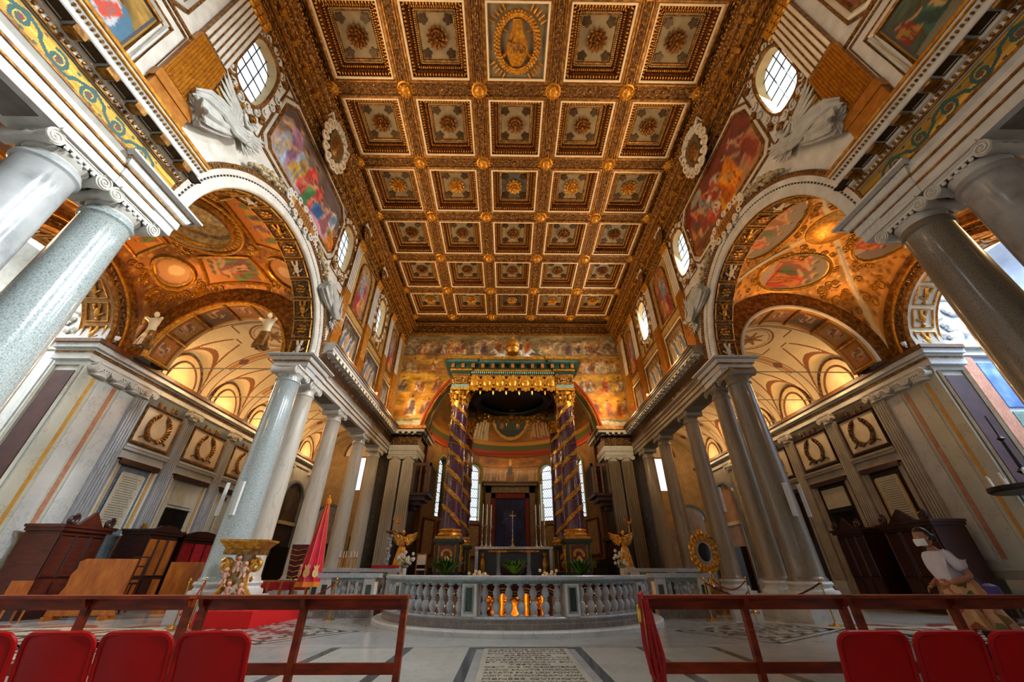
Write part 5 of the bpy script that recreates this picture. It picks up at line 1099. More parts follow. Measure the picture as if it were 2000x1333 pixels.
for s in (-1, 1):
    sd = 'left' if s < 0 else 'right'
    va = painted('ceiling_aisle_' + sd, AISLE, lambda u, v: (s * XM + s * (-3.5 + 7 * v), 14.2 + 17.4 * u, vault_z(-3.5 + 7 * v, 14.2 + 17.4 * u)), PAINT, kind='structure', label='cream and brown painted barrel vault of the %s aisle' % sd)
    va.data.polygons.foreach_set('use_smooth', [True] * len(va.data.polygons))
    cx = painted('ceiling_crossing_' + sd, gild_cv(230, 230, sd), lambda u, v: (s * XM + s * (-1 + 2 * v) * 3.46, AY + (-1 + 2 * u) * 3.5, sail(-1 + 2 * u, -1 + 2 * v)), MOSA, keep=(None if s > 0 else OCUL), kind='structure', label='gilded and frescoed vault over the %s crossing' % sd)
    cx.data.polygons.foreach_set('use_smooth', [True] * len(cx.data.polygons))
    def on(u, v, lift=.05): return (s * XM + s * v * 3.46, AY + u * 3.5, float(sail(np.float64(u), np.float64(v))) - lift)
    b = B(); rv = random.Random(12); cnt = 0
    while cnt < 150:
        u0, v0 = rv.uniform(-.96, .96), rv.uniform(-.96, .96); r0 = math.hypot(u0, v0); pan = any((p > .45 and p < .95 and abs(q) < (.46 if s < 0 else .44)) for p, q in ((abs(u0), v0), (abs(v0), u0)))
        if r0 < (.52 if s < 0 else .30) or pan or (s < 0 and math.hypot(abs(u0) - .66, abs(v0) - .66) < .26) or (s > 0 and abs(abs(u0) - abs(v0)) < .07): continue
        cnt += 1; rr0 = rv.uniform(.03, .06); b.tube([on(max(-.99, min(.99, u0 + x_)), max(-.99, min(.99, v0 + y_)), .03) for x_, y_ in spiral(0, 0, .008, rr0, 1.4, rv.uniform(0, 6), 11)], .022, 4)
    mk('gilded_scrolls', b, GOLD, cx, True, kind='stuff')
    if s < 0:
        for r, t in ((.36, .10), (.46, .07)): mk('oculus_ring', B().tube([on(r * math.cos(2 * PI * i / 48), r * math.sin(2 * PI * i / 48)) for i in range(48)], t, 6, closed=True), GOLD, cx, True)
        mk('oculus_drum', B().lathe([(1.24, 12.0), (1.24, 12.6), (1.34, 12.65), (1.34, 12.75), (1.2, 12.8), (1.15, 13.3), (.9, 13.75), (.5, 14.0), (.35, 14.05), (.35, 14.4), (0, 14.45)], 32, T(s * XM, AY, 0), caps=False), noisy('drum_gilding', [(0.3, '8a6a40'), (0.7, 'd8bc88')], 6, .5, .2), cx); light('POINT', 'lantern_lamp', (s * XM - .6, AY - .5, 12.9), 14, (1.0, .8, .5), .1)
        for ax, sg in ((0, 1), (0, -1), (1, 1), (1, -1)):
            pts = [(.50, -.30), (.50, .30), (.90, .41), (.90, -.41)]; out = []
            for (p0, q0), (p1, q1) in zip(pts, pts[1:] + pts[:1]):
                for k in range(10):
                    p, q = p0 + (p1 - p0) * k / 10, q0 + (q1 - q0) * k / 10; out.append(on(p * sg, q) if ax == 0 else on(q, p * sg))
            mk('fresco_frame', B().tube(out, .06, 5, closed=True), GOLD, cx)
        for sx in (-1, 1):
            for sy in (-1, 1): mk('medallion_frame', B().tube([on(sx * .66 + .2 * math.cos(2 * PI * i / 24), sy * .66 + .2 * math.sin(2 * PI * i / 24), .07) for i in range(24)], .07, 6, closed=True), GOLD, cx, True)
    else:
        for ax, sg in ((0, 1), (0, -1), (1, 1), (1, -1)):
            out = [((.66 + .28 * math.cos(2 * PI * i / 40)) * sg, .43 * math.sin(2 * PI * i / 40)) for i in range(40)]
            mk('fresco_frame', B().tube([on(a, c_) if ax == 0 else on(c_, a) for a, c_ in out], .06, 5, closed=True), GOLD, cx, True)
        for d1 in (-1, 1):
            for d2 in (-1, 1): mk('white_rib', B().tube([on(d1 * (.28 + .07 * k), d2 * (.28 + .07 * k), .04) for k in range(9)], .07, 4), CREAMW, cx)
        mk('rose_boss', B().lathe([(0, -.1), (.5, -.12), (.85, -.02), (.9, .05)], 20, T(s * XM, AY, 12.28)), GOLD, cx, True)
    # arches between crossing and aisles (both ways) and towards the chapel
    for yy, dirn in ((13.05, 1), (6.15, -1)):
        rA = 2.65; hole2 = (XM - rA, XM + rA, lambda x: AZ, lambda x: AZ + math.sqrt(max(0, rA ** 2 - (x - XM) ** 2))); b = B()
        for q in slab_holes(8.6, 15.6, AZ, 12.6, [hole2], .3):
            b.add([(s * p[0], yy, p[1]) for p in q], [(0, 1, 2, 3)]); b.add([(s * p[0], yy + dirn * 1.15, p[1]) for p in q], [(0, 1, 2, 3)])
        w = mk('wall_arch_%s_%s' % (sd, 'far' if dirn > 0 else 'near'), b, GOLDD, kind='structure', label='%s gilded arch between the %s crossing and the aisle' % ('far' if dirn > 0 else 'near', sd))
        cv = Cv(150, 24, '9a5c20', .4); cv.a[..., 3] = .5; cv.border(.1, 'd8a848', .7)
        for k in range(7):
            x0, x1 = (k + .12) / 7, (k + .88) / 7; cv.rect(x0, .2, x1, .8, ['b06818', '6a4a34', 'a87838'][k % 3]); cv.figure((x0 + x1) / 2 - .01, .22, .5, 'd8b088', '8a5030'); cv.figure((x0 + x1) / 2 + .02, .22, .42, '8a8478', 'd08030')
        painted('painted_soffit', cv, lambda u, v: (s * (XM - rA * np.cos(PI * u)), yy + dirn * 1.15 * v, AZ + rA * np.sin(PI * u)), PAINT, w)
        for yo, m in ((yy - dirn * .04, CREAMW if s > 0 else GOLD), (yy + dirn * 1.17, CREAMW)):
            mk('arch_moulding', B().tube([(s * (XM - (rA + .06) * math.cos(PI * i / 36)), yo, AZ + (rA + .06) * math.sin(PI * i / 36)) for i in range(37)], .075, 5), m, w)
        for k in range(8):
            a = PI * k / 7; mk('coffer_rib', B().tube([(s * (XM - (rA - .03) * math.cos(a)), yy, AZ + (rA - .03) * math.sin(a)), (s * (XM - (rA - .03) * math.cos(a)), yy + dirn * 1.15, AZ + (rA - .03) * math.sin(a))], .05, 4), GOLD, w)
    rC = 2.6; holeC = (AY - rC, AY + rC, lambda y: 0.0, lambda y: AZ + math.sqrt(max(0, rC ** 2 - (y - AY) ** 2))); b = B()
    for q in slab_holes(5.0, 13.2, AZ - .05, 12.6, [(holeC[0], holeC[1], lambda y: AZ - .05, holeC[3])], .3):
        b.add([(s * (XO - .03), *p) for p in q], [(0, 1, 2, 3)]); b.add([(s * (XO + 1.2), *p) for p in q], [(0, 1, 2, 3)])
    w = mk('wall_chapel_arch_' + sd, b, GOLDD, kind='structure', label='arch from the %s crossing into the side chapel' % sd)
    mk('soffit', B().sweep([(0, 0), (1.2, 0)], [((s * XO, AY - rC * math.cos(PI * i / 36), AZ + rC * math.sin(PI * i / 36)), (s, 0, 0), (0, 0, 1)) for i in range(37)], capped=False), noisy('soffit_brown', [(0.3, '8a5a2c'), (0.7, 'b88a50')], 6, .5, .3) if s < 0 else CREAMW, w)
    for r_, x_, t_, m_ in ((rC + .05, XO - .03, .1, GOLDD), (rC + .3, XO - .02, .1, BRONZE), (rC + .5, XO - .02, .07, GOLD), (rC + .04, XO + 1.2, .08, GOLD)):
        mk('arch_moulding', B().tube([(s * x_, AY - r_ * math.cos(PI * i / 36), AZ + r_ * math.sin(PI * i / 36)) for i in range(37)], t_, 5), m_, w)
    for i in range(9):
        a0, a1 = PI * (i + .1) / 9, PI * (i + .9) / 9; pts = [(s * x, AY - (rC - .02) * math.cos(a), AZ + (rC - .02) * math.sin(a)) for a, x in ((a0, XO + .2), (a1, XO + .2), (a1, XO + 1.0), (a0, XO + 1.0))]
        fp = mk('soffit_panel', B().tube(pts, .035, 5, closed=True), GOLD, w); am = (a0 + a1) / 2; M = basis((s * (XO + .6), AY - (rC - .03) * math.cos(am), AZ + (rC - .03) * math.sin(am)), (s, 0, 0), (0, math.sin(am), math.cos(am)), (0, math.cos(am), -math.sin(am)))
        rb = B(); rb.ball((0, .02, .02), (.12, .2, .06), 7, 5, M); rb.ball((0, .28, .03), .07, 6, 5, M); rb.tube([M @ Vector(p) for p in ((-.07, -.1, .03), (-.12, -.32, .02))], .05, 5); rb.tube([M @ Vector(p) for p in ((.07, -.1, .03), (.13, -.3, .02))], .05, 5); rb.tube([M @ Vector(p) for p in ((-.1, .12, .03), (-.26, .05, .03))], .035, 5)
        mk('relief', rb, GOLD, fp, True)
    # outer aisle wall
    b = B().box(*sorted((s * XO, s * (XO + 1.2))), 12.1, 32.0, 0, 10.6); aw = mk('wall_aisle_' + sd, b, WHITEM if s < 0 else noisy('aisle_stone_right', [(0.3, '9a9284'), (0.7, 'b8b0a0')], 2, .4), kind='structure', label='marble-clad outer wall of the %s aisle' % sd)
    mk('wall_near_pier_' + sd, B().box(*sorted((s * XO, s * (XO + 1.2))), -8.8, 7.05, 0, 10.6), WHITEM, kind='structure', label='near outer wall of the %s aisle' % sd)
    # cornice of the aisle wall, broken round the chapel jamb
    t = mk(trim_name(), B().box(*sorted((s * (XO - .1), s * (XO + 1.3))), 11.95, 31.8, 7.72, 7.95), WHITEM, kind='structure', label='cornice along the %s aisle wall' % sd)
    for d, z0, z1, m in ((.16, 7.95, 8.02, GOLDD), (.22, 8.02, 8.1, WHITEM), (.34, 8.1, 8.28, WHITEM), (.42, 8.28, 8.42, noisy('brown_cornice', [(0.3, '5a3820'), (0.7, '7a5230')], 6, .5) if s < 0 else bpy.data.materials['brown_cornice'])):
        mk('cornice_course', B().box(*sorted((s * (XO - d), s * (XO + 1.25))), 12.1 - d, 31.8, z0, z1), m, t)
    # the marble-faced pier between chapel and first pilaster
    f = XO - .03
    for ya, yb, z0, z1, m, nm in ((12.1, 14.35, 1.2, 7.4, GREENW, 'marble_facing'), (12.5, 12.62, 1.5, 7.2, YELLM, 'yellow_strip'), (13.35, 13.5, 1.5, 7.2, PINKM, 'pink_strip'), (12.75, 13.25, 1.5, 7.2, WHITEM if s < 0 else GREENW, 'marble_slab'), (13.62, 14.25, 1.5, 7.2, WHITEM, 'marble_slab')):
        mk(nm, B().box(*sorted((s * f, s * (f + .02))), ya, yb, z0, z1), m, aw); f -= .008
    mk('jamb_panel', B().box(*sorted((s * (XO + .25), s * (XO + .95))), 12.07, 12.11, 1.3, 7.3), noisy('purple_stone', [(0.3, '3a1e20'), (0.7, '54302e')], 3, .35), aw); mk('jamb_border', B().tube([(s * (XO + xx), 12.06, zz) for xx, zz in ((.12, 1.1), (1.08, 1.1), (1.08, 7.5), (.12, 7.5))], .06, 4, closed=True), GREENW, aw)
    for yy in (12.6, 13.4, 14.1): link('pier_capital', cap_sm, aw, T(s * (XO - .05), yy, 7.28) @ SCL(.8, .95, 1.05) @ RZ(PI / 2))
    bb = B()
    for d, z0, z1 in ((.16, 0, .5), (.12, .5, .66), (.2, .66, .78), (.1, .78, .95)): bb.box(*sorted((s * (XO - d), s * XO)), 12.1 - d, 14.4, z0, z1)
    mk('pier_base', bb, GREENW, aw)
    # pilasters, framed wreath panels, shelves, doors and tablets between them
    for k, yp in enumerate((14.55, 17.35, 20.5, 23.65, 26.8, 30.1)):
        b = B().box(*sorted((s * (XO - .14), s * XO)), yp - .3, yp + .3, .8, 7.32)
        for q in range(5): b.lathe([(.045, .9), (.045, 7.2)], 6, T(s * (XO - .14), yp - .22 + .11 * q, 0))
        p = mk('pilaster', b, GREYM if s < 0 else bpy.data.materials['aisle_stone_right'], aw, True); link('capital', cap_sm, p, T(s * (XO - .12), yp, 7.28) @ SCL(.55, .85, 1.05) @ RZ(PI / 2))
        bb = B().box(*sorted((s * (XO - .22), s * XO)), yp - .4, yp + .4, 0, .5); bb.box(*sorted((s * (XO - .26), s * XO)), yp - .44, yp + .44, .5, .66); bb.box(*sorted((s * (XO - .2), s * XO)), yp - .36, yp + .36, .66, .82); mk('base', bb, WHITEM, p)
        if k in (1,):   # gilt consecration star
            st = [(.16 * (1 if i % 2 == 0 else .45) * math.cos(PI * i / 8), .16 * (1 if i % 2 == 0 else .45) * math.sin(PI * i / 8)) for i in range(16)]
            mk('gilt_star', B().extr(st, 0, .05, basis((s * (XO - .22), yp, 2.75), (0, 1, 0), (0, 0, 1), (-s, 0, 0))), GOLD, p); mk('silver_star', B().extr([(x * .6, y * .6) for x, y in st], 0, .05, basis((s * (XO - .22), yp, 2.3), (0, 1, 0), (0, 0, 1), (-s, 0, 0))), SILVER, p)
    for k, (ya, yb) in enumerate(((14.9, 17.0), (17.7, 20.15), (20.85, 23.3), (24.0, 26.45))):
        ym = (ya + yb) / 2; f = XO - .02
        mk('frieze_panel', B().box(*sorted((s * (f - .02), s * f)), ya, yb, 5.5, 7.6), BLUEG if s < 0 else DARKM, aw)
        bb = B()
        for q in range(12): bb.ball((s * (f - .04), ym + .5 * math.cos(q * .9) , 7.36 + .09 * math.sin(q * 2.1)), (.04, .08, .06), 6, 4)
        mk('gilt_swag', bb, GOLDD if s < 0 else BRONZE, aw, True)
        o = mk('wreath_panel', B().box(*sorted((s * (f - .05), s * f)), ya + .12, yb - .12, 5.68, 7.15), CREAMW, aw)
        bb = B(); frame_tube(bb, [(ya + .1, 5.66), (yb - .1, 5.66), (yb - .1, 7.17), (ya + .1, 7.17)], s * (f - .07), .07, 4); mk('gilded_frame', bb, GOLDD if s < 0 else WOODD, o)
        gm = GOLDD if s < 0 else BRONZE; bb = B()
        for sg in (-1, 1):
            for q in range(11):
                a = -PI / 2 + sg * (.25 + 2.3 * q / 10); r0 = .44; c0 = (ym + r0 * math.cos(a), 6.42 + r0 * 1.08 * math.sin(a)); d = a + sg * .55
                bb.tube([(s * (f - .09), c0[0], c0[1]), (s * (f - .12), c0[0] + .12 * math.cos(d), c0[1] + .12 * math.sin(d)), (s * (f - .09), c0[0] + .26 * math.cos(d + sg * .5), c0[1] + .26 * math.sin(d + sg * .5))], [.05, .075, .015], 5)
            bb.tube([(s * (f - .09), ym + .44 * math.cos(-PI / 2 + sg * 2.5 * q / 14), 6.42 + .475 * math.sin(-PI / 2 + sg * 2.5 * q / 14)) for q in range(15)], .04, 5)
            bb.tube([(s * (f - .08), ym + sg * x_, z_) for x_, z_ in ((.08, 5.95), (.35, 5.9), (.5, 5.98), (.68, 5.88))], .03, 5)
        mk('wreath', bb, gm, o, True)
        bb = B()
        for d, z0, z1 in ((.1, 4.98, 5.12), (.06, 5.12, 5.3), (.16, 5.3, 5.42), (.2, 5.42, 5.5)): bb.box(*sorted((s * (XO - d), s * XO)), ya - .05, yb + .05, z0, z1)
        mk('shelf_cornice', bb, WHITEM if s < 0 else bpy.data.materials['aisle_stone_right'], aw)
        # recess with stepped jambs
        o = mk('recess', B().box(*sorted((s * (XO - .012), s * XO)), ya + .2, yb - .2, 0, 4.9), BLUEG if (k == 0 and s < 0) else (GREENW if s < 0 else WOODB), aw)
        for d, m in ((0, WHITEM), (.1, YELLM), (.16, WHITEM)):
            for yy in (ya + .12 + d, yb - .12 - d): mk('jamb_strip', B().box(*sorted((s * (XO - .10 + d * .4), s * XO)), yy - .05, yy + .05, 0, 4.9), m if s < 0 else bpy.data.materials['aisle_stone_right'], o)
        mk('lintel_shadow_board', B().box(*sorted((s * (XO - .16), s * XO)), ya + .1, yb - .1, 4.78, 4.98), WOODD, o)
        if k in (0, 2) or (s > 0 and k == 0):
            tb = mk('inscription_tablet', B().box(*sorted((s * (XO - .06), s * XO)), ym - .5, ym + .5, 2.6, 4.55), noisy('tablet_stone', [(0.3, 'b8b4a0'), (0.7, 'ccc8b4')], 4, .5) if (k == 0 and s < 0) else bpy.data.materials['tablet_stone'], o)
            bb = B()
            for q in range(20): bb.box(*sorted((s * (XO - .064), s * (XO - .06))), ym - .42 + .03 * (q % 3), ym + .42 - .04 * ((q * 7) % 4), 4.36 - q * .085, 4.385 - q * .085)
            mk('inscription_rules', bb, noisy('engraved_grey', [(0.3, '7a766a'), (0.7, '8a867a')], 8, .7) if (k == 0 and s < 0) else bpy.data.materials['engraved_grey'], tb)
            bb = B(); 
            for q in range(22):
                for yy in (ym - .53, ym + .53): bb.ball((s * (XO - .06), yy, 2.62 + .088 * q), (.03, .05, .05), 5, 4)
            mk('carved_border', bb, STUCCO if s < 0 else YELLM, tb, True)
        else:
            dr = mk('door_opening', B().box(*sorted((s * (XO - .03), s * XO)), ym - .7, ym + .7, 0, 3.6), WOODB, o); mk('overdoor_tablet', B().box(*sorted((s * (XO - .06), s * XO)), ym - .7, ym + .7, 3.75, 4.6), bpy.data.materials['tablet_stone'], o)
            for q in range(9): mk('grille_bar', B().cbox(s * (XO - .06), ym - .6 + .15 * q, 3.1, .03, .03, 1.0), IRON, dr)
            for q in range(2): mk('grille_rail', B().cbox(s * (XO - .06), ym, 2.6 + q, .04, 1.4, .05), IRON, dr)
    # arched chapel opening in the last bay
    M = basis((s * (XO - .02), 28.45, 0), (0, 1, 0), (0, 0, 1), (-s, 0, 0)); arc_ = [(-1.15, 0), (-1.15, 5.4)] + [(-1.15 * math.cos(PI * i / 18), 5.4 + 1.15 * math.sin(PI * i / 18)) for i in range(1, 18)] + [(1.15, 5.4), (1.15, 0)]
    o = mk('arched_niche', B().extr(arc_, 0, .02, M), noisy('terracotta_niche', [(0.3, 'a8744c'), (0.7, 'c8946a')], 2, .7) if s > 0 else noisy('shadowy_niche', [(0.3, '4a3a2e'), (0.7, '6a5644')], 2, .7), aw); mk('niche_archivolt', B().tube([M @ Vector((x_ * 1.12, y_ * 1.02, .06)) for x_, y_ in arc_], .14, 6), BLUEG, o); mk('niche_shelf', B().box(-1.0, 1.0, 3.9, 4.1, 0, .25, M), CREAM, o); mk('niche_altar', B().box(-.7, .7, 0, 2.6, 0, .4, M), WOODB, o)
    # lunettes above the aisle cornice
    for yc in LUN:
        pts = [(-1.15, 0)] + [(-1.15 * math.cos(PI * i / 18), 1.5 * math.sin(PI * i / 18)) for i in range(1, 18)] + [(1.15, 0)]
        M = basis((s * (XO - .02), yc, 8.5), (0, 1, 0), (0, 0, 1), (-s, 0, 0)); o = mk('lunette', B().extr(pts, 0, .03, M), CREAM, aw)
        for k_, t_, m_ in ((.98, .06, BRONZE), (.72, .05, bpy.data.materials['brown_cornice'])): mk('lunette_moulding', B().tube([M @ Vector((x * k_, .05 + y * k_, .04)) for x, y in pts], t_, 5, closed=True), m_, o)
    # far end of the aisle
    b = B(); XE = 14.0; he = (XE - .9, XE + .9, lambda x: 0, lambda x: 4.6 + math.sqrt(max(0, .81 - (x - XE) ** 2))); hq = (11.95, 12.6, lambda x: 6.7, lambda x: 9.2); hr = (12.0, 12.6, lambda x: 1.2, lambda x: 3.9)
    for q in slab_holes(9.0, 15.6, 0, 11.6, [he, hq] + ([hr] if s > 0 else []), .3): b.add([(s * p[0], 31.5, p[1]) for p in q], [(0, 1, 2, 3)])
    ew = mk('wall_aisle_end_' + sd, b, noisy('dim_plaster', [(0.3, '9a8058'), (0.7, 'b89c70')], 2, .8) if s < 0 else bpy.data.materials['dim_plaster'], kind='structure', label='far end wall of the %s aisle' % sd)
    mk('arch_moulding', B().tube([(s * (XE - 1.0 * math.cos(PI * i / 20)), 31.45, 4.6 + 1.0 * math.sin(PI * i / 20)) for i in range(21)], .12, 5), BLUEG, ew)
    mk('niche_back', B().box(*sorted((s * (9.0 if s < 0 else 12.8), s * 18.0)), 33.5, 33.6, 0, 6.2), noisy('niche_dim', [(0.3, '6a4a34'), (0.7, '8a6648')], 2, .7) if s < 0 else bpy.data.materials['niche_dim'], ew)
    mk('end_cornice', B().box(*sorted((s * 9.0, s * 11.8)), 31.2, 31.5, 8.0, 8.5), GREYM, ew)
    mk('wainscot', B().box(*sorted((s * 9.0, s * 11.9)), 31.3, 31.5, 0, 3.4), WOODB, ew); mk('wainscot', B().box(*sorted((s * 14.95, s * 15.5)), 31.3, 31.5, 0, 3.4), WOODB, ew)
    for xx in (9.9, 11.4): mk('pilaster', B().box(*sorted((s * (xx - .3), s * (xx + .3))), 31.25, 31.5, 0, 8.0), GREYM if s < 0 else bpy.data.materials['aisle_stone_right'], ew)
    M = basis((s * XM, 31.4, 9.3), (1, 0, 0), (0, 0, 1), (0, -1, 0)); o = mk('end_lunette', B().extr([(-1.7 * math.cos(PI * i / 20), 1.7 * math.sin(PI * i / 20)) for i in range(21)], 0, .05, M), CREAMW, ew); mk('lunette_moulding', B().tube([M @ Vector((-1.7 * math.cos(PI * i / 20), 1.7 * math.sin(PI * i / 20), .06)) for i in range(21)], .1, 5), bpy.data.materials['brown_cornice'], o)
    if s < 0: mk('black_gate', B().box(s * 15.0, s * 13.0, 32.2, 32.25, 0, 3.0), WOODB, ew)
    # windows of the outer world seen low at the end of the right aisle
    # side chapel
    b = B(); x0, x1 = XO + 1.2, 24.0
    b.box(*sorted((s * x0, s * (x1 + .4))), 13.9, 14.3, 0, 15.0); b.box(*sorted((s * x1, s * (x1 + .4))), 4.6, 14.0, 0, 15.0); b.box(*sorted((s * x0, s * (x1 + .4))), 4.6, 5.0, 0, 15.0)
    ch = mk('wall_chapel_' + sd, b, STUCCO if s < 0 else noisy('pale_blue_marble', [(0.3, 'a8b4c8'), (0.7, 'd0d8e4')], 1.5, .3), kind='structure', label='marble walls of the %s side chapel' % sd)
    yF = 13.88
    for q in range(4):
        xx = x0 + .9 + 1.75 * q
        def cb(name, xa, xb, z0, z1, m, d=.03): return mk(name, B().box(*sorted((s * xa, s * xb)), yF - d, yF, z0, z1), m, ch)
        cb('pilaster_strip', xx - .28, xx + .28, .6, 9.0, PINKM if s > 0 else WHITEM, .16); cb('pilaster_border', xx - .36, xx + .36, .5, 9.1, WHITEM, .10)
        for j, (z0, z1) in enumerate(((1.0, 3.4), (3.6, 4.6), (4.8, 6.6), (6.8, 8.8))):
            cb('marble_panel', xx + .5, xx + 1.25, z0, z1, [BLUEP, BLUEG, BLUEP, GREENP][(j + q) % 4] if s > 0 else [GREENP, PINKM, WHITEM, GREENP][(j + q) % 4], .05)
    for d, z0, z1 in ((.2, 9.1, 9.4), (.4, 9.4, 9.7), (.15, 12.2, 12.5)):
        mk('cornice_course', B().box(*sorted((s * x0, s * x1)), yF - d, yF, z0, z1), STUCCO, ch)
    bb = B(); r2 = random.Random(5)
    for q in range(70): bb.ball((s * (x0 + .3 + 7 * r2.random()), yF - .12, 9.8 + 2.2 * r2.random()), (.12 + .2 * r2.random(), .15, .1 + .18 * r2.random()), 7, 5)
    mk('stucco_relief', bb, STUCCO, ch, True)
    cv = Cv(80, 60, '4a5a98', .4)
    for x in (.2, .4, .6, .8): cv.figure(x, .15, .6, '8a6a90', ['c85a40', 'd8a080', '5a5aa0'][int(x * 10) % 3])
    painted('chapel_fresco', cv, lambda u, v: (s * (x0 + .6 + 5.5 * u), yF - .06 + 0 * u, 12.6 + 2.3 * v), PAINT, ch)
    # iron tie rods
    for yy, zz in ((14.4, 8.6), (17.48, 8.6), (20.62, 8.6)):
        mk('tie_rod', B().tube([(s * 8.9, yy, zz), (s * 15.4, yy, zz)], .022, 6), noisy('pale_iron', [(0.3, 'a89878'), (0.7, 'c8b898')], 8, .5, .3) if (s < 0 and yy < 15) else bpy.data.materials['pale_iron'], label='thin iron tie rod %s of the %s aisle vault' % ({14.4: 'at the crossing arch', 17.48: 'under the second bay', 20.62: 'under the third bay'}[yy], sd), cat='tie rod', group='tie rods')

# rest of the building behind the viewer: plain near aisle vaults and the entrance wall with its doors and windows
b = B(); doors = [(-1.6, 1.6, lambda x: 0, lambda x: 4.2), (-12.8, -11.2, lambda x: 0, lambda x: 3.2), (11.2, 12.8, lambda x: 0, lambda x: 3.2), (-12.6, -11.4, lambda x: 5.0, lambda x: 6.6), (11.4, 12.6, lambda x: 5.0, lambda x: 6.6)]
for q in slab_holes(-16.7, 16.7, 0, ZC + .5, doors, 2.0): b.add([(p[0], -8.9, p[1]) for p in q], [(0, 1, 2, 3)])
mk('wall_entrance', b, CREAMW, kind='structure', label='entrance wall of the church behind the viewer')
for s in (-1, 1):
    mk('ceiling_near_aisle_' + ('left' if s < 0 else 'right'), B().grid(lambda u, v: (s * (8.6 + 6.9 * u), -8.9 + 14.0 * v, 8.5 + 2.6 * math.sin(PI * u)), 16, 2), BRONZE if s < 0 else CREAM, kind='structure', label='vault of the near %s aisle' % ('left' if s < 0 else 'right'))
# ================================================================== confessio balustrade, presbytery, canopy and high altar
CX, CY, CR = 0.05, 13.75, 3.72
def bal_profile(h, r): return [(r * .9, 0), (r * .9, .06 * h), (r * .5, .09 * h), (r * .85, .2 * h), (r * 1.0, .3 * h), (r * .8, .4 * h), (r * .42, .47 * h), (r * .62, .5 * h), (r * .42, .53 * h), (r * .8, .62 * h), (r * .95, .7 * h), (r * .7, .82 * h), (r * .42, .91 * h), (r * .9, .94 * h), (r * .9, h)]
BALM = veined('balustrade_marble', 'c4c8cc', 'a4acb4', '646c74', 3.0, .25)
BASEM = veined('plinth_breccia', '8a8078', '6a625c', 'c8c0b0', 3.0, .3)
bal_mesh = mesh_of('baluster', B().lathe(bal_profile(.62, .095), 12), BALM, True)
def arcpath(r, a0, a1, n=40): return [((CX + r * math.cos(a), CY + r * math.sin(a), 0), (math.cos(a), math.sin(a), 0), (0, 0, 1)) for a in [a0 + (a1 - a0) * i / n for i in range(n + 1)]]
A0, A1 = PI + .10, 2 * PI - .10
conf = empty('balustrade', (0, 0, 0), label='curved marble balustrade around the sunken confessio before the altar', cat='balustrade')
mk('step', B().sweep([(-.2, 0), (.42, 0), (.42, .08), (.38, .11), (-.2, .11)], arcpath(CR, A0 - .14, A1 + .14)), WHITEM, conf)
mk('plinth', B().sweep([(-.16, .11), (.18, .11), (.18, .2), (.14, .22), (.14, .27), (-.14, .27), (-.16, .11)], arcpath(CR, A0, A1)), BASEM, conf)
mk('lower_rail', B().sweep([(-.13, .27), (.13, .27), (.15, .3), (.13, .33), (-.13, .33)], arcpath(CR, A0, A1)), BALM, conf)
mk('green_band', B().sweep([(-.12, .93), (.12, .93), (.12, .985), (-.12, .985)], arcpath(CR, A0, A1)), GREENP, conf)
mk('hand_rail', B().sweep([(-.15, .985), (.15, .985), (.2, 1.02), (.2, 1.07), (.17, 1.09), (-.17, 1.09), (-.2, 1.05), (-.15, .985)], arcpath(CR, A0 - .01, A1 + .01)), BALM, conf)
posts = [1.5 * PI + q for q in (-1.42, -.92, -.302, .302, .92, 1.42)]
for a in posts:
    M = T(CX + CR * math.cos(a), CY + CR * math.sin(a), 0) @ RZ(a - 1.5 * PI)
    p = mk('post', B().box(-.17, .17, -.16, .14, .33, .93), WHITEM, conf, M=M); mk('green_inlay', B().box(-.075, .075, -.172, -.15, .42, .86), GREEN, p)
    b = B(); frame_tube(b, [(-.1, .39), (.1, .39), (.1, .89), (-.1, .89)], 0, .014, 4); b2 = B(); b2.add([(y, -.165, z) for x, y, z in b.v], b.f); mk('inlay_frame', b2, BALM, p)
for (p0, p1), n in zip(zip(posts[:-1], posts[1:]), (5, 8, 7, 8, 5)):
    for k in range(n):
        a = p0 + .045 + (p1 - p0 - .09) * (k + .5) / n; link('baluster', bal_mesh, conf, T(CX + CR * math.cos(a), CY + CR * math.sin(a), .32) @ RZ(a))
# maroon valance with a gold wave hanging behind the balusters
val = empty('valance', (0, 0, 0), label='maroon valance with gold wave trim inside the curved balustrade', cat='valance')
path = arcpath(CR - .32, A0, A1, 120); b = B(); v = []
for i, (o, A, Z) in enumerate(path):
    w = .03 * math.sin(i * 1.7); x, y = o[0] + A[0] * w, o[1] + A[1] * w; v += [(x, y, .98), (x, y, .70 + .04 * math.sin(i * 1.05))]
b.add(v, [(2 * i, 2 * i + 1, 2 * i + 3, 2 * i + 2) for i in range(len(path) - 1)]); mk('cloth', b, MAROON, val)
for dz, m in ((.80, noisy('gold_braid', [(0.3, 'b07a30'), (0.7, 'dcae5c')], 30, .5, .3)), (.75, bpy.data.materials.get('gold_braid'))):
    mk('gold_wave', B().tube([(o[0] + A[0] * .05, o[1] + A[1] * .05, dz + .035 * math.sin(i * 1.05)) for i, (o, A, Z) in enumerate(path)], .012, 4), m or bpy.data.materials['gold_braid'], val)
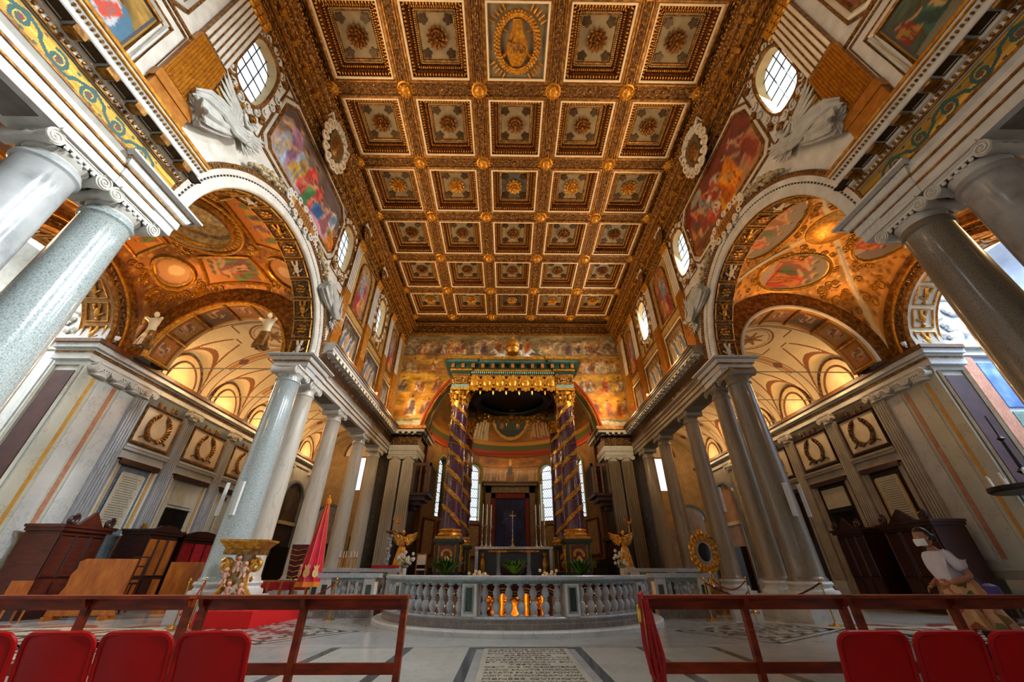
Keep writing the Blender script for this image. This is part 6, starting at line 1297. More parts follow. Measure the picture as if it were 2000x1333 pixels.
# presbytery platform and the front wall of the confessio below the altar
b = B().box(-6.3, 6.3, 16.9, 33.2, 0.0, .45); b.box(-3.9, 3.9, 16.75, 24.6, 0.0, .80); b.box(-3.6, 3.6, 18.0, 24.4, .80, .95)
b.box(-3.35, 3.35, 16.6, 16.75, -2.2, .80)
pres = mk('floor_presbytery', b, veined('presbytery_marble', '6a6460', '565250', '9a9088', 1.5, .3), kind='structure', label='raised marble floor of the presbytery')
urn = empty('reliquary_niche', (0, 16.35, -2.2), label='gilded relic shrine glowing warmly behind the middle balusters', cat='shrine')
b = B().box(-1.15, 1.15, .05, .2, 1.2, 2.9); mk('back_panel', b, GOLDC, urn)
for sx in (-1, 1):
    for q in (.45, 1.05): mk('pilaster', B().lathe([(.11, 1.2), (.09, 1.35), (.09, 2.6), (.13, 2.75)], 12, T(sx * q, -.05, 0)), GOLD, urn, True)
b = B(); b.lathe([(.02, 1.25), (.3, 1.3), (.2, 1.5), (.42, 1.75), (.45, 2.0), (.3, 2.15), (.12, 2.35), (.16, 2.45), (0, 2.55)], 16, T(0, -.25, 0)); mk('urn', b, GOLD, urn, True)
for sx in (-1, 1):
    b = B(); b.ball((sx * .75, -.15, 1.75), (.14, .12, .3), 8, 6); b.ball((sx * .75, -.15, 2.15), .1, 8, 6); b.tube([(sx * .7, -.15, 1.95), (sx * .45, -.25, 2.05)], [.05, .035], 6); b.tube([(sx * .75, -.15, 1.5), (sx * .8, -.15, 1.2)], [.1, .07], 6); mk('kneeling_putto', b, GOLD, urn, True)
mk('mensa', B().box(-1.3, 1.3, -.5, .2, .0, 1.2), noisy('ochre_onyx', [(0.3, 'b8792c'), (0.7, 'e0b060')], 3, .3), urn)
# straight balustrades left and right
def rail_run(s, xa, xb, y, lab, z0=.0, top=1.28, y2=None):
    y2 = y if y2 is None else y2; L = math.hypot(xb - xa, y2 - y); ang = math.atan2(y2 - y, s * (xb - xa)); r = empty('balustrade', (s * xa, y, z0), ang, label=lab, cat='balustrade')
    H = top - z0
    mk('plinth', B().box(0, L, -.17, .17, 0, .3), BASEM, r); mk('hand_rail', B().box(-.1, L + .1, -.2, .2, H - .12, H), BALM, r); mk('green_band', B().box(0, L, -.16, .16, H - .22, H - .12), GREENP, r); mk('lower_rail', B().box(0, L, -.15, .15, .3, .36), BALM, r)
    n = max(2, int(L / 1.3) + 1); hb = H - .22 - .36; mb = mesh_of('baluster', B().lathe(bal_profile(hb, .1), 10), BALM, True)
    for k in range(n):
        x = .18 + (L - .36) * k / (n - 1); p = mk('post', B().box(x - .17, x + .17, -.17, .17, .3, H - .12), WHITEM, r); mk('green_inlay', B().box(x - .08, x + .08, -.18, .18, .48, H - .3), GREEN, p)
    for k in range(n - 1):
        x0 = .35 + (L - .36) * k / (n - 1); x1 = .01 + (L - .36) * (k + 1) / (n - 1); m = max(2, int((x1 - x0) / .24))
        for q in range(m): link('baluster', mb, r, T(x0 + (x1 - x0) * (q + .5) / m, 0, .36))
    return r
for s in (-1, 1):
    sd = 'left' if s < 0 else 'right'
    rail_run(s, 4.25, 7.3, 16.2, 'straight marble balustrade closing the %s side of the presbytery' % sd)
    rail_run(s, 4.3, 6.0, 13.85, 'short marble stair rail joining the curved balustrade on the %s' % sd, top=1.13)
    st = empty('crypt_stair', (s * 4.9, 14.3, 0), label='red carpeted stair beside the %s end of the curved balustrade' % sd, cat='stair', group='stairs down beside the confessio')
    for k in range(3): mk('step', B().box(-.7, .7, .1 + .35 * k, .45 + .35 * k, 0, .15 * (k + 1)), MAROON, st)
# ---- the canopy (baldachin)
bald = empty('canopy', (0, 0, .95), label='porphyry and gold canopy on four garlanded columns over the high altar', cat='canopy')
FY, BY, BX = 19.0, 23.6, 2.85
ped = B().box(-.58, .58, -.58, .58, 0, .12); ped.box(-.52, .52, -.52, .52, .12, 1.32); ped.box(-.62, .62, -.62, .62, 1.32, 1.45)
ped_m = mesh_of('pedestal', ped, GREEN); pf = B(); 
for q in range(4):
    M = RZ(q * PI / 2); pf.tube([M @ Vector(p) for p in ((-.36, -.54, .22), (.36, -.54, .22), (.36, -.54, 1.22), (-.36, -.54, 1.22))], .035, 4, closed=True)
pf_m = mesh_of('gilded_frame', pf, GOLD); pr = B()
for q in range(4):
    M = RZ(q * PI / 2); pr.box(-.33, .33, -.535, -.52, .25, 1.19, M)
pr_m = mesh_of('red_inlay', pr, PORPH); pa = B()
for q in range(1):
    M = RZ(q * PI / 2); pa.lathe([(.02, .32), (.16, .4), (.2, .6), (.1, .72), (.05, .8)], 10, M @ T(0, -.54, 0) @ SCL(1, .35, 1))
    for k in range(9): pa.ball((.2 * math.cos(PI * k / 8), -.56, .82 + .2 * math.sin(PI * k / 8)), (.07, .04, .07), 6, 4, M)
pa_m = mesh_of('gilded_arms', pa, GOLD, True)
cb_ = B().box(-.56, .56, -.56, .56, 0, .1); cb_.lathe([(.54, .1), (.57, .17), (.54, .24), (.49, .26), (.48, .30), (.53, .34), (.5, .40), (.46, .42)], 24); cbase_m = mesh_of('gilded_base', cb_, GOLD, True)
cshaft_m = mesh_of('shaft', B().lathe([(.46, .42)] + [(.46 - .07 * (t / 8) ** 1.5, .42 + 5.9 * t / 8) for t in range(9)], 32), PORPH, True)
cc = B(); cc.lathe([(.39, 0), (.42, .03), (.39, .06), (.39, .3), (.42, .6), (.5, .78)], 20); cc.box(-.52, .52, -.52, .52, .82, .95)
for row, (z, r, n, sz) in enumerate(((.22, .41, 8, .2), (.45, .45, 8, .2), (.68, .52, 8, .15))):
    for k in range(n):
        a = 2 * PI * (k + .5 * row) / n; cc.ball((r * math.cos(a), r * math.sin(a), z), (.06, .09, sz), 6, 5, None); cc.ball(((r + .09) * math.cos(a), (r + .09) * math.sin(a), z + sz * .8), (.06, .06, .05), 6, 4)
for k in range(4):
    a = PI / 4 + k * PI / 2; cc.tube([(.58 * math.cos(a) + q[0] * math.cos(a), .58 * math.sin(a) + q[0] * math.sin(a), .74 + q[1]) for q in spiral(0, 0, .03, .12, 1.4, 0, 12)], .035, 5)
ccap_m = mesh_of('gilded_capital', cc, GOLD, True)
def garland(dirn):
    b = B(); r3 = random.Random(4)
    for k in range(7):
        a0 = PI * 1.5 + dirn * (-.9) ; zc = .66 + k * .86
        for j in range(26):   # one spray of palm leaves winding across the front and round the back
            t = j / 25; a = a0 + dirn * (t * 1.9 - .1); z = zc + .72 * t + r3.uniform(-.08, .08); R = .455 - .065 * (zc / 6.5)
            tx = Vector((-math.sin(a) * dirn, math.cos(a) * dirn, .75 + r3.uniform(-.35, .35))).normalized(); nx = Vector((math.cos(a), math.sin(a), 0)); ty = nx.cross(tx).normalized()
            M = basis((R * 1.04 * math.cos(a), R * 1.04 * math.sin(a), z), tx, ty, nx); b.ball((0, 0, 0), (.22, .05, .035), 5, 4, M)
        b.tube([(.445 * math.cos(a0 + dirn * q * .35), .445 * math.sin(a0 + dirn * q * .35), zc + .86 * q / 18) for q in range(19)], .016, 4)
    return mesh_of('gilded_garland', b, GOLD, True)
gar = {-1: garland(-1), 1: garland(1)}
for s in (-1, 1):
    for y in (FY, BY):
        M = T(s * BX, y, 0)
        p = link('pedestal', ped_m, bald, M); link('gilded_frame', pf_m, p); link('red_inlay', pr_m, p); [link('gilded_arms', pa_m, p, RZ(q * PI / 2)) for q in range(4)]
        c = link('column', cshaft_m, bald, T(s * BX, y, 1.45)); link('gilded_base', cbase_m, c); link('gilded_capital', ccap_m, c, T(0, 0, 6.3)); link('gilded_garland', gar[s], c, RZ(0 if y == FY else PI * .1))
        z = 1.45 + 7.25; blk = mk('frieze_block', B().box(-.5, .5, -.5, .5, z + .22, z + .72), GOLDC, bald, M=M); mk('green_course', B().box(-.48, .48, -.48, .48, z, z + .22), GREENP, blk); mk('gilded_frame', B().tube([(-.36, -.52, z + .3), (.36, -.52, z + .3), (.36, -.52, z + .66), (-.36, -.52, z + .66)], .04, 4, closed=True), GOLD, blk)
ZE = 9.38   # underside of the cornice above the local zero
ym = (FY + BY) / 2; hy = (BY - FY) / 2
def course(name, d, z0, z1, m):
    b = B(); xo, yo = BX + d, hy + d; b.box(-xo, xo, ym - yo, ym + yo, z0, z1)
    for s in (-1, 1):
        for yy in (FY, BY): b.cbox(s * BX, yy, (z0 + z1) / 2, 1.0 + 2 * max(0, d - .42), 1.0 + 2 * max(0, d - .42), z1 - z0 - .002)
    return mk(name, b, m, bald)
course('architrave', .42, ZE + .03, ZE + .16, GOLDD); course('dentil_band', .44, ZE + .16, ZE + .34, GREEN); course('gilded_moulding', .52, ZE + .34, ZE + .42, GOLD); course('green_soffit', .6, ZE + .42, ZE + .72, GREEN); course('teal_course', .82, ZE + .72, ZE + .86, noisy('teal_marble', [(0.3, '2a4a4a'), (0.7, '4c7070')], 4, .3)); course('gilded_crown', .95, ZE + .86, ZE + 1.02, GOLD)
b = B()
for k in range(58): b.cbox(-3.3 + 6.6 * k / 57, FY - .46, ZE + .25, .06, .07, .13)
mk('dentil_row', b, noisy('pale_teal', [(0.3, '5c8a84'), (0.7, '88b0a8')], 4, .4), bald)
for k in range(13): mk('modillion', B().cbox(-3.3 + 6.6 * k / 12, FY - .66, ZE + .57, .17, .16, .24), noisy('copper_gilding', [(0.3, '8a5020'), (0.7, 'c88a40')], 6, .4, .5) if k == 0 else bpy.data.materials['copper_gilding'], bald)
# pelmet shields, front row and back row
sh_b = B(); sh_b.extr([(-.26, .42), (0, .5), (.26, .42), (.33, .1), (.22, -.25), (0, -.42), (-.22, -.25), (-.33, .1)], 0, .12, RX(PI / 2)); sh_b.ball((0, -.14, .05), (.2, .08, .26), 10, 6)
for k in range(12): sh_b.ball((.33 * math.cos(k * .524), -.1, .03 + .42 * math.sin(k * .524)), (.075, .06, .085), 6, 4)
sh_b.tube([(-.33, -.05, -.42), (-.33, -.05, -.62)], [.06, .02], 6); sh_b.ball((-.33, -.05, -.44), .07, 6, 4)
shm = mesh_of('pelmet_shield', sh_b, GOLD, True)
for k in range(7):
    link('pelmet_shield', shm, bald, T(-2.1 + .7 * k, FY - .34, ZE - .42) @ SCL(1.06, 1, 1.0)); link('pelmet_shield', shm, bald, T(-2.1 + .7 * k, BY - .1, ZE - .5))
for s in (-1, 1):
    for k in range(5): link('pelmet_shield', shm, bald, T(s * (BX - .1), FY + .8 + .75 * k, ZE - .38) @ RZ(s * PI / 2))
mk('inner_ceiling', B().box(-BX - .3, BX + .3, FY - .3, BY + .3, ZE - .06, ZE + .02), noisy('canopy_soffit', [(0.3, '1c140c'), (0.7, '38281a')], 5, .5), bald)
for r, z, t, m in ((2.2, ZE - .28, .22, WOODB), (2.0, ZE - .3, .1, GREEN), (2.4, ZE - .2, .1, GOLDD)): mk('ceiling_ring', B().tube([(r * math.cos(2 * PI * i / 48), ym + r * math.sin(2 * PI * i / 48), z) for i in range(48)], t, 8, closed=True), m, bald, True)
# crown and putti on top
tz = ZE + 1.02
b = B().lathe([(.3, 0), (.36, .1), (.4, .3), (.34, .32), (.42, .36), (.42, .56), (.36, .58), (.4, .62), (.3, .85), (.08, 1.0), (0, 1.02)], 16, T(0, FY - .3, tz + .55)); b.ball((0, FY - .3, tz + 1.62), .08, 8, 6); b.cbox(0, FY - .3, tz + 1.8, .05, .05, .3); b.cbox(0, FY - .3, tz + 1.82, .2, .05, .05)
mk('tiara', b, GOLD, bald, True)
for s in (-1, 1):
    b = B(); b.ball((s * .7, FY - .3, tz + .35), (.32, .16, .2), 8, 6); b.ball((s * .42, FY - .34, tz + .62), .14, 8, 6); b.tube([(s * .9, FY - .3, tz + .3), (s * 1.25, FY - .35, tz + .2), (s * 1.5, FY - .3, tz + .08)], [.13, .1, .05], 7); b.tube([(s * .5, FY - .34, tz + .45), (s * .3, FY - .4, tz + .7)], [.07, .05], 6)
    b.tube([(s * .75, FY - .2, tz + .5), (s * 1.1, FY - .15, tz + .85), (s * 1.3, FY - .15, tz + .7)], [.1, .12, .03], 6); mk('cherub', b, STUCCO, bald, True)
b = B()
for k in range(16): b.ball((-1.5 + .2 * k, FY - .4, tz + .1 + .08 * math.sin(k)), (.14, .12, .13), 7, 5)
mk('cloud_ornament', b, GOLDD, bald, True)
# ---- high altar
alt = empty('altar', (.05, 19.55, .95), label='high altar with grey marble table and gilt angels at its corners', cat='altar')
mk('table_top', B().box(-1.75, 1.75, -.55, .75, 1.08, 1.18), GREYM, alt)
for s in (-1, 1): mk('side_slab', B().box(*sorted((s * 1.72, s * 1.58)), -.5, .7, 0, 1.08), GREYM, alt)
mk('porphyry_back', B().box(-1.58, 1.58, .02, .12, 0, 1.08), noisy('dark_porphyry', [(0.3, '1c0c10'), (0.7, '34161c')], 20, .3), alt); mk('dark_recess', B().box(-1.58, 1.58, -.1, .2, 0, .12), WOODB, alt)
b = B()
for k in range(34): b.ball((-1.1 + .0667 * k, -.5, 1.0), (.035, .04, .05), 6, 4)
mk('gilt_fringe', b, GOLD, alt, True)
for s in (-1, 1):
    b = B(); b.ball((s * 1.38, -.32, .5), (.12, .1, .3), 8, 6); b.ball((s * 1.38, -.34, .88), .09, 8, 6); b.tube([(s * 1.38, -.32, .3), (s * 1.3, -.3, .04)], [.1, .06], 6); b.tube([(s * 1.44, -.3, .7), (s * 1.3, -.42, .95)], [.05, .04], 6); b.tube([(s * 1.45, -.22, .75), (s * 1.5, -.15, .5), (s * 1.48, -.15, .3)], [.05, .1, .02], 6); mk('gilt_angel', b, GOLD, alt, True)
    mk('leg', B().lathe([(.14, 0), (.12, .1), (.1, .5), (.13, .95), (.16, 1.05)], 12, T(s * .68, -.1, 0)), GREYM, alt, True)
b = B().lathe([(.3, .1), (.45, .2), (.55, .5), (.6, .55)], 20, T(0, 0, 0) @ SCL(1.3, .5, 1)); mk('porphyry_urn', b, PORPH, alt, True)
b = B(); 
for k in range(30): b.ball((-1.6 + 3.2 * k / 29, -.62, .03), (.045, .05, .05), 6, 4)
mk('gilt_step_edge', b, GOLDD, alt, True)
def candlestick(x, y, lab):
    c = empty('candlestick', (x, y, 2.13), label=lab, cat='candlestick', group='six altar candlesticks')
    mk('stem', B().lathe([(.085, 0), (.09, .03), (.05, .08), (.03, .14), (.045, .2), (.02, .28), (.02, .42), (.04, .47), (.018, .53), (.018, .7), (.04, .76), (.055, .82), (.09, .86), (.09, .88), (.03, .89)], 12), SILVER, c, True)
    mk('drip_pan', B().lathe([(.03, .86), (.1, .9), (.1, .92), (.03, .92)], 12), GOLD, c, True); mk('candle', B().lathe([(.026, .92), (.024, 1.8), (.006, 1.85)], 10), WAX, c, True)
for s in (-1, 1):
    for k in range(3): candlestick(.05 + s * (1.08 + .19 * k), 19.75 - .12 * k, '%s tall white candle of the three left on the high altar' % ('inner', 'middle', 'outer')[k] if s < 0 else '%s tall white candle of the three right on the high altar' % ('inner', 'middle', 'outer')[k])
cr = empty('crucifix', (0.0, 19.6, 2.13), label='slender gilt crucifix standing in the middle of the high altar', cat='crucifix')
mk('foot', B().lathe([(.11, 0), (.11, .04), (.06, .1), (.035, .2), (.06, .26), (.03, .34)], 12), GOLD, cr, True); mk('stem', B().lathe([(.028, .34), (.026, .6), (.045, .66), (.022, .72), (.02, 1.12), (.03, 1.16)], 10), SILVER, cr, True)
b = B().box(-.02, .02, -.015, .015, 1.1, 1.5); b.box(-.13, .13, -.015, .015, 1.3, 1.345)
for p in ((0, 1.5), (-.13, 1.322), (.13, 1.322)): b.ball((p[0], 0, p[1]), .03, 7, 5)
mk('cross', b, GOLD, cr, True); b = B(); b.ball((0, -.03, 1.25), (.018, .015, .08), 6, 5); b.ball((0, -.035, 1.36), .018, 6, 5); b.tube([(-.1, -.025, 1.33), (0, -.03, 1.31), (.1, -.025, 1.33)], .008, 5); mk('corpus', b, WAX, cr, True)
# plants and flowers on the edge of the confessio
def plant(x, y, z, h, n, lab, pot=True):
    r4 = random.Random(int(x * 10) + 50); o = empty('potted_palm', (x, y, z), label=lab, cat='plant', group='potted palms before the altar')
    mk('pot', B().lathe([(.13, 0), (.17, .05), (.2, .24), (.22, .26), (.18, .27), (0, .24)], 14), IRON if pot else PINKM, o, True); b = B()
    for k in range(n):
        a = r4.uniform(0, 2 * PI); L = h * r4.uniform(.6, 1.0); sp = r4.uniform(.3, 1.15); pts = [Vector((math.cos(a) * sp * L * t, math.sin(a) * sp * L * t, .22 + L * (t - .35 * sp * t * t))) for t in (0, .25, .5, .75, 1)]
        w = r4.uniform(.035, .06); q = Vector((-math.sin(a), math.cos(a), 0)); v = []
        for p, ww in zip(pts, (.3, .9, 1, .7, .05)): v += [p - q * w * ww, p + q * w * ww + Vector((0, 0, .01))]
        b.add(v, [(2 * i, 2 * i + 1, 2 * i + 3, 2 * i + 2) for i in range(4)])
    mk('foliage', b, LEAFG, o); return o
plant(-2.62, 17.0, .80, .78, 130, 'broad leafy palm before the left front pedestal of the canopy'); plant(.06, 17.0, .80, .74, 120, 'leafy plant in a black pot in front of the altar'); plant(2.62, 17.0, .80, .78, 130, 'dark leafy palm before the right front pedestal of the canopy')
def flowers(x, y, z, w, h, n, lab):
    r5 = random.Random(int(x * 7) + 90); o = empty('flower_arrangement', (x, y, z), label=lab, cat='flowers', group='white flower arrangements'); mk('bowl', B().lathe([(.08, 0), (.14, .03), (.16, .1), (0, .09)], 12), GREENP, o, True); b = B(); c = B()
    for k in range(n):
        p = (r5.uniform(-w, w), r5.uniform(-.12, .12), .1 + r5.uniform(.1, 1) * h * (1 - .5 * abs(r5.uniform(-1, 1)))); c.tube([(0, 0, .08), p], .006, 3)
        for q in range(5): b.ball((p[0] + .035 * math.cos(q * 1.26), p[1] + .02, p[2] + .035 * math.sin(q * 1.26)), (.028, .02, .028), 5, 4)
    mk('blossoms', b, PETAL, o, True); mk('stems', c, LEAFG, o)
flowers(-4.05, 16.2, 1.28, .32, .5, 26, 'white flowers on the left straight balustrade'); flowers(-1.35, 17.05, .80, .4, .35, 26, 'white flowers low before the left end of the altar'); flowers(1.4, 17.05, .80, .38, .33, 22, 'white flowers low before the right end of the altar'); flowers(4.05, 16.3, 1.28, .25, .55, 22, 'white flowers on the right straight balustrade')
# choir stalls along the presbytery walls
for s in (-1, 1):
    sd = 'left' if s < 0 else 'right'; c = empty('choir_stall', (s * 5.2, 22.6, .45), label='dark carved choir stalls behind the canopy on the %s' % sd, cat='choir stall', group='choir stalls')
    mk('back_panel', B().box(-.1 , .1, -2.2, 2.2, 0, 2.2), WOODB, c, M=T(s * .5, 0, 0)); mk('seat_board', B().box(-.3, .3, -2.2, 2.2, .4, .5), WOODB, c); mk('crest_rail', B().box(-.2, .2, -2.3, 2.3, 2.2, 2.34), WOODD, c, M=T(s * .4, 0, 0))
    for k in range(8): mk('divider', B().box(-.32, .32, -2.2 + .62 * k, -2.12 + .62 * k, 0, 1.3), WOODB, c); mk('arched_panel', B().box(-.02, .02, -2.1 + .62 * k, -1.7 + .62 * k, 1.35, 2.1), WOODD, c, M=T(s * .38, 0, 0))
    mk('front_desk', B().box(-.05, .05, -2.2, 2.2, 0, .9), WOODB, c, M=T(-s * .75, 0, 0))
# wooden chair beside the left pedestal
def simple_chair(loc, rz, lab, mat, seatmat, h=.95, group=None):
    c = empty('chair', loc, rz, label=lab, cat='chair', **({'group': group} if group else {})); mk('seat', B().box(-.22, .22, -.21, .21, .42, .48), seatmat, c); b = B().box(-.2, .2, .18, .22, .62, h - .03); mk('backrest', b, seatmat, c)
    for sx in (-1, 1):
        mk('leg', B().taper(sx * .2, -.19, 0, .43, .018, .018, .022, .022), mat, c); mk('leg', B().taper(sx * .2, .2, 0, h, .02, .02, .022, .022), mat, c)
    mk('top_rail', B().box(-.22, .22, .175, .225, h - .06, h), mat, c); return c
simple_chair((-3.9, 18.7, .80), PI, 'light wooden chair beside the left front pedestal of the canopy', WOODO, CREAMW, 1.05)
b = B(); mk('red_cushion', B().extr([(-.45, -.22), (.45, -.22), (.45, .22), (-.45, .22)], 0, .09), VELVET, M=T(-4.75, 16.2, 1.28), label='flat crimson cushion lying on the left straight balustrade', cat='cushion')
# ================================================================== furniture and furnishings
# ---- prayer benches in the foreground
def bench(x0, x1, y, lab):
    c = empty('prayer_bench', ((x0 + x1) / 2, y, 0), label=lab, cat='bench', group='prayer benches in the foreground'); h = (x1 - x0) / 2
    b = B().box(-h, h, -.09, .10, .935, .962); mk('top_ledge', b, WOOD, c); mk('front_rail', B().box(-h + .02, h - .02, .0, .035, .845, .935), WOOD, c)
    for x in (-h + .035, .0, h - .035):
        b = B().box(x - .028, x + .028, -.02, .04, 0, .94); mk('post', b, WOOD, c); mk('bracket', B().taper(x, -.03, .87, .935, .022, .015, .022, .05), WOOD, c)
    mk('lower_rail', B().box(-h + .02, h - .02, -.005, .03, .375, .455), WOOD, c); mk('kneeling_board', B().box(-h + .02, h - .02, -.34, -.12, .16, .20), WOOD, c)
    for x in (-h + .06, h - .06): mk('foot', B().box(x - .03, x + .03, -.36, .12, 0, .05), WOOD, c); mk('kneeler_strut', B().box(x - .02, x + .02, -.32, -.02, .1, .17), WOOD, c)
bench(-5.26, -3.27, 4.4, 'wooden prayer bench cut by the left edge of the picture'); bench(-3.20, -1.22, 4.4, 'wooden prayer bench left of the inscribed slab, nearest the middle'); bench(1.03, 3.03, 4.4, 'wooden prayer bench with a red rope hung on its end'); bench(3.08, 5.08, 4.4, 'wooden prayer bench cut by the right edge of the picture')
# ---- red plastic chairs
def rrect(w, h, r, n=5):
    out = []
    for cx, cy, a0 in ((w - r, h - r, 0), (-w + r, h - r, PI / 2), (-w + r, -h + r, PI), (w - r, -h + r, 1.5 * PI)):
        for i in range(n + 1): a = a0 + PI / 2 * i / n; out.append((cx + r * math.cos(a), cy + r * math.sin(a)))
    return out
def shell(n=14):
    """bent back shell: rounded outline, curved in plan, raised rim"""
    W, H, R = .178, .225, .055; b = B()
    def pos(x, z): return (x, .02 + .10 * (z + H) / (2 * H) * -1 + .035 * (x / W) ** 2 * 1.0, z + .655)
    def clampx(z):
        d = abs(z) - (H - R); return W - (R - math.sqrt(max(0, R * R - d * d)) if d > 0 else 0)
    for off in (0, .014):
        v = []; f = []; zs = [-H + 2 * H * .5 * (1 - math.cos(PI * j / n)) for j in range(n + 1)]
        for z in zs:
            w = clampx(z)
            for i in range(9): p = pos(-w + 2 * w * i / 8, z); v.append((p[0], p[1] + off, p[2]))
        for j in range(n):
            for i in range(8): f.append((j * 9 + i, j * 9 + i + 1, (j + 1) * 9 + i + 1, (j + 1) * 9 + i))
        b.add(v, f)
    b.tube([pos(x, z) for x, z in rrect(W, H, R)], .013, 6, closed=True); return b
ch_back = mesh_of('backrest', shell(), RED, True)
sb = B()
sb.grid(lambda u, v: (-.178 + .356 * u, .02 + .42 * v, .44 - .02 * math.sin(PI * v) + .01 * (2 * u - 1) ** 2 - (.04 * max(0, v - .85) / .15)), 8, 10); sb.tube([(x, .23 + y, .442) for x, y in rrect(.178, .21, .05)], .014, 6, closed=True); sb.box(-.165, .165, -.0, .06, .405, .45)
ch_seat = mesh_of('seat', sb, RED, True)
def leg_m(pts): return mesh_of('leg', B().tube(pts, .012, 8), IRON, True)
lg = [leg_m([(sx * .16, .08, .43), (sx * .17, -.02, 0)]) for sx in (-1, 1)] + [leg_m([(sx * .16, .36, .43), (sx * .17, .42, 0)]) for sx in (-1, 1)]; fr_m = mesh_of('seat_frame', B().tube([(-.16, .08, .425), (.16, .08, .425), (.16, .36, .425), (-.16, .36, .425)], .011, 6, closed=True), IRON, True)
def red_chair(x, y, lab):
    c = empty('chair', (x, y, 0), label=lab, cat='chair', group='red plastic chairs in the foreground'); link('backrest', ch_back, c); link('seat', ch_seat, c); link('seat_frame', fr_m, c)
    for m in lg: link('leg', m, c)
for k, x in enumerate((-2.985, -2.58, -2.185, -1.79)): red_chair(x, 2.52, ('red plastic chair cut by the left edge of the picture', 'second red plastic chair from the left edge', 'third red plastic chair from the left edge', 'rightmost red plastic chair of the left row')[k])
for k, x in enumerate((1.64, 2.04, 2.44)): red_chair(x, 2.5, ('leftmost red plastic chair of the right row', 'middle red plastic chair of the right row', 'red plastic chair cut by the right edge of the picture')[k])
# red rope hanging on the end of the right bench
rp = empty('barrier_rope', (1.0, 4.3, .92), label='red barrier rope hung in loops on the end of the right bench', cat='rope')
mk('rope', B().tube([(.05, .1, .06), (.0, .02, .04), (-.02, -.02, -.1), (-.03, -.02, -.3), (.0, -.02, -.52), (.06, -.02, -.6), (.09, -.02, -.5), (.06, -.02, -.2), (.05, .0, .02), (.08, .02, -.1), (.12, -.02, -.4), (.09, -.02, -.66), (.05, -.02, -.62), (.03, -.02, -.3), (.04, 0, .0)], .019, 8), noisy('red_rope', [(0.3, '8a0a10'), (0.7, 'b01418')], 40, .8), rp, True); mk('brass_hook', B().lathe([(.022, 0), (.024, .1), (.012, .13)], 10, T(-.035, -.02, -.16)), BRASS, rp, True)
# ---- red dais, gold lectern, chairs and umbrella on the left
dais = mk('red_dais', B().box(-7.78, -6.4, 11.2, 14.15, 0, .35), CARPET, label='low dais covered with bright scarlet carpet on the left', cat='dais')
lec = empty('lectern', (-7.30, 11.68, .35), 0.1, label='ornate gilt lectern with carved putti on the red dais', cat='lectern')
b = B().taper(0, 0, 1.32, 1.5, .42, .26, .58, .36); b.box(-.6, .6, -.38, .38, 1.5, 1.55); mk('book_rest', b, GOLD, lec); mk('cornice', B().box(-.45, .45, -.28, .28, 1.2, 1.32), GOLDD, lec)
b = B(); r6 = random.Random(2)
for sx in (-1, 1):
    b.tube([(sx * (.36 + q[0]), -.1, .95 + q[1]) for q in spiral(0, 0, .03, .17, 1.4, 0, 14, ax=sx)], .05, 6); b.tube([(sx * .36, -.1, 1.1), (sx * .2, -.12, .75), (sx * .26, -.1, .45), (sx * .42, -.1, .25), (sx * .34, -.1, .05)], [.07, .06, .07, .09, .08], 7)
for k in range(44): b.ball((r6.uniform(-.34, .34), -.14 + r6.uniform(-.06, .1), r6.uniform(.05, 1.15)), (.05, .05, .07), 6, 4)
mk('gilt_scrollwork', b, GOLD, lec, True); mk('core', B().box(-.2, .2, -.1, .14, 0, 1.2), CREAMW, lec)
PINKF = noisy('painted_flesh', [(0.3, 'c88a70'), (0.7, 'e0b098')], 8, .6)
for x, z in ((-.22, .72), (.2, .85), (-.05, .42), (.25, .38), (0, .98)):
    b = B(); b.ball((x, -.24, z), (.06, .055, .1), 8, 6); b.ball((x, -.26, z + .14), .055, 8, 6); b.tube([(x - .04, -.25, z + .05), (x - .12, -.27, z + .1)], .024, 6); b.tube([(x + .04, -.25, z + .05), (x + .11, -.27, z + .0)], .024, 6); b.tube([(x - .03, -.25, z - .07), (x - .06, -.27, z - .18)], .03, 6); b.tube([(x + .03, -.25, z - .07), (x + .05, -.28, z - .17)], .03, 6); mk('putto', b, PINKF, lec, True)
mk('foot', B().box(-.45, .45, -.3, .3, 0, .07), GOLDD, lec)
for k in range(4): simple_chair((-8.9 + .46 * k, 15.65, 0), 0.1, '%s of the four red upholstered chairs behind the gilt lectern' % ('leftmost', 'second', 'third', 'rightmost')[k], WOODO, VELVET, .92, 'red upholstered chairs on the dais')
um = empty('umbrella', (-6.95, 15.1, 0), label='tall half-folded crimson silk umbrella with gold ribs on the left', cat='umbrella')
mk('pole', B().lathe([(.16, 0), (.16, .06), (.03, .1), (.022, 3.5)], 12), WOODO, um, True); n = 24; H0, H1 = .86, 3.38
b = B(); v = []
for j in range(9):
    t = j / 8; r = .30 * (1 - t) ** .95 + .06
    for i in range(n): a = 2 * PI * i / n; rr_ = r * (1 + .10 * math.cos(a * 8)); v.append((rr_ * math.cos(a), rr_ * math.sin(a), H0 + (H1 - H0) * t))
b.add(v, [(j * n + i, j * n + (i + 1) % n, (j + 1) * n + (i + 1) % n, (j + 1) * n + i) for j in range(8) for i in range(n)]); mk('silk_cover', b, PINKR, um, True)
for k in range(8):
    a = 2 * PI * k / 8; mk('gold_rib', B().tube([((.30 * (1 - t) ** .95 + .06) * 1.11 * math.cos(a), (.30 * (1 - t) ** .95 + .06) * 1.11 * math.sin(a), H0 + (H1 - H0) * t) for t in (0, .2, .4, .6, .8, 1)], .014, 5), ORANGE, um)
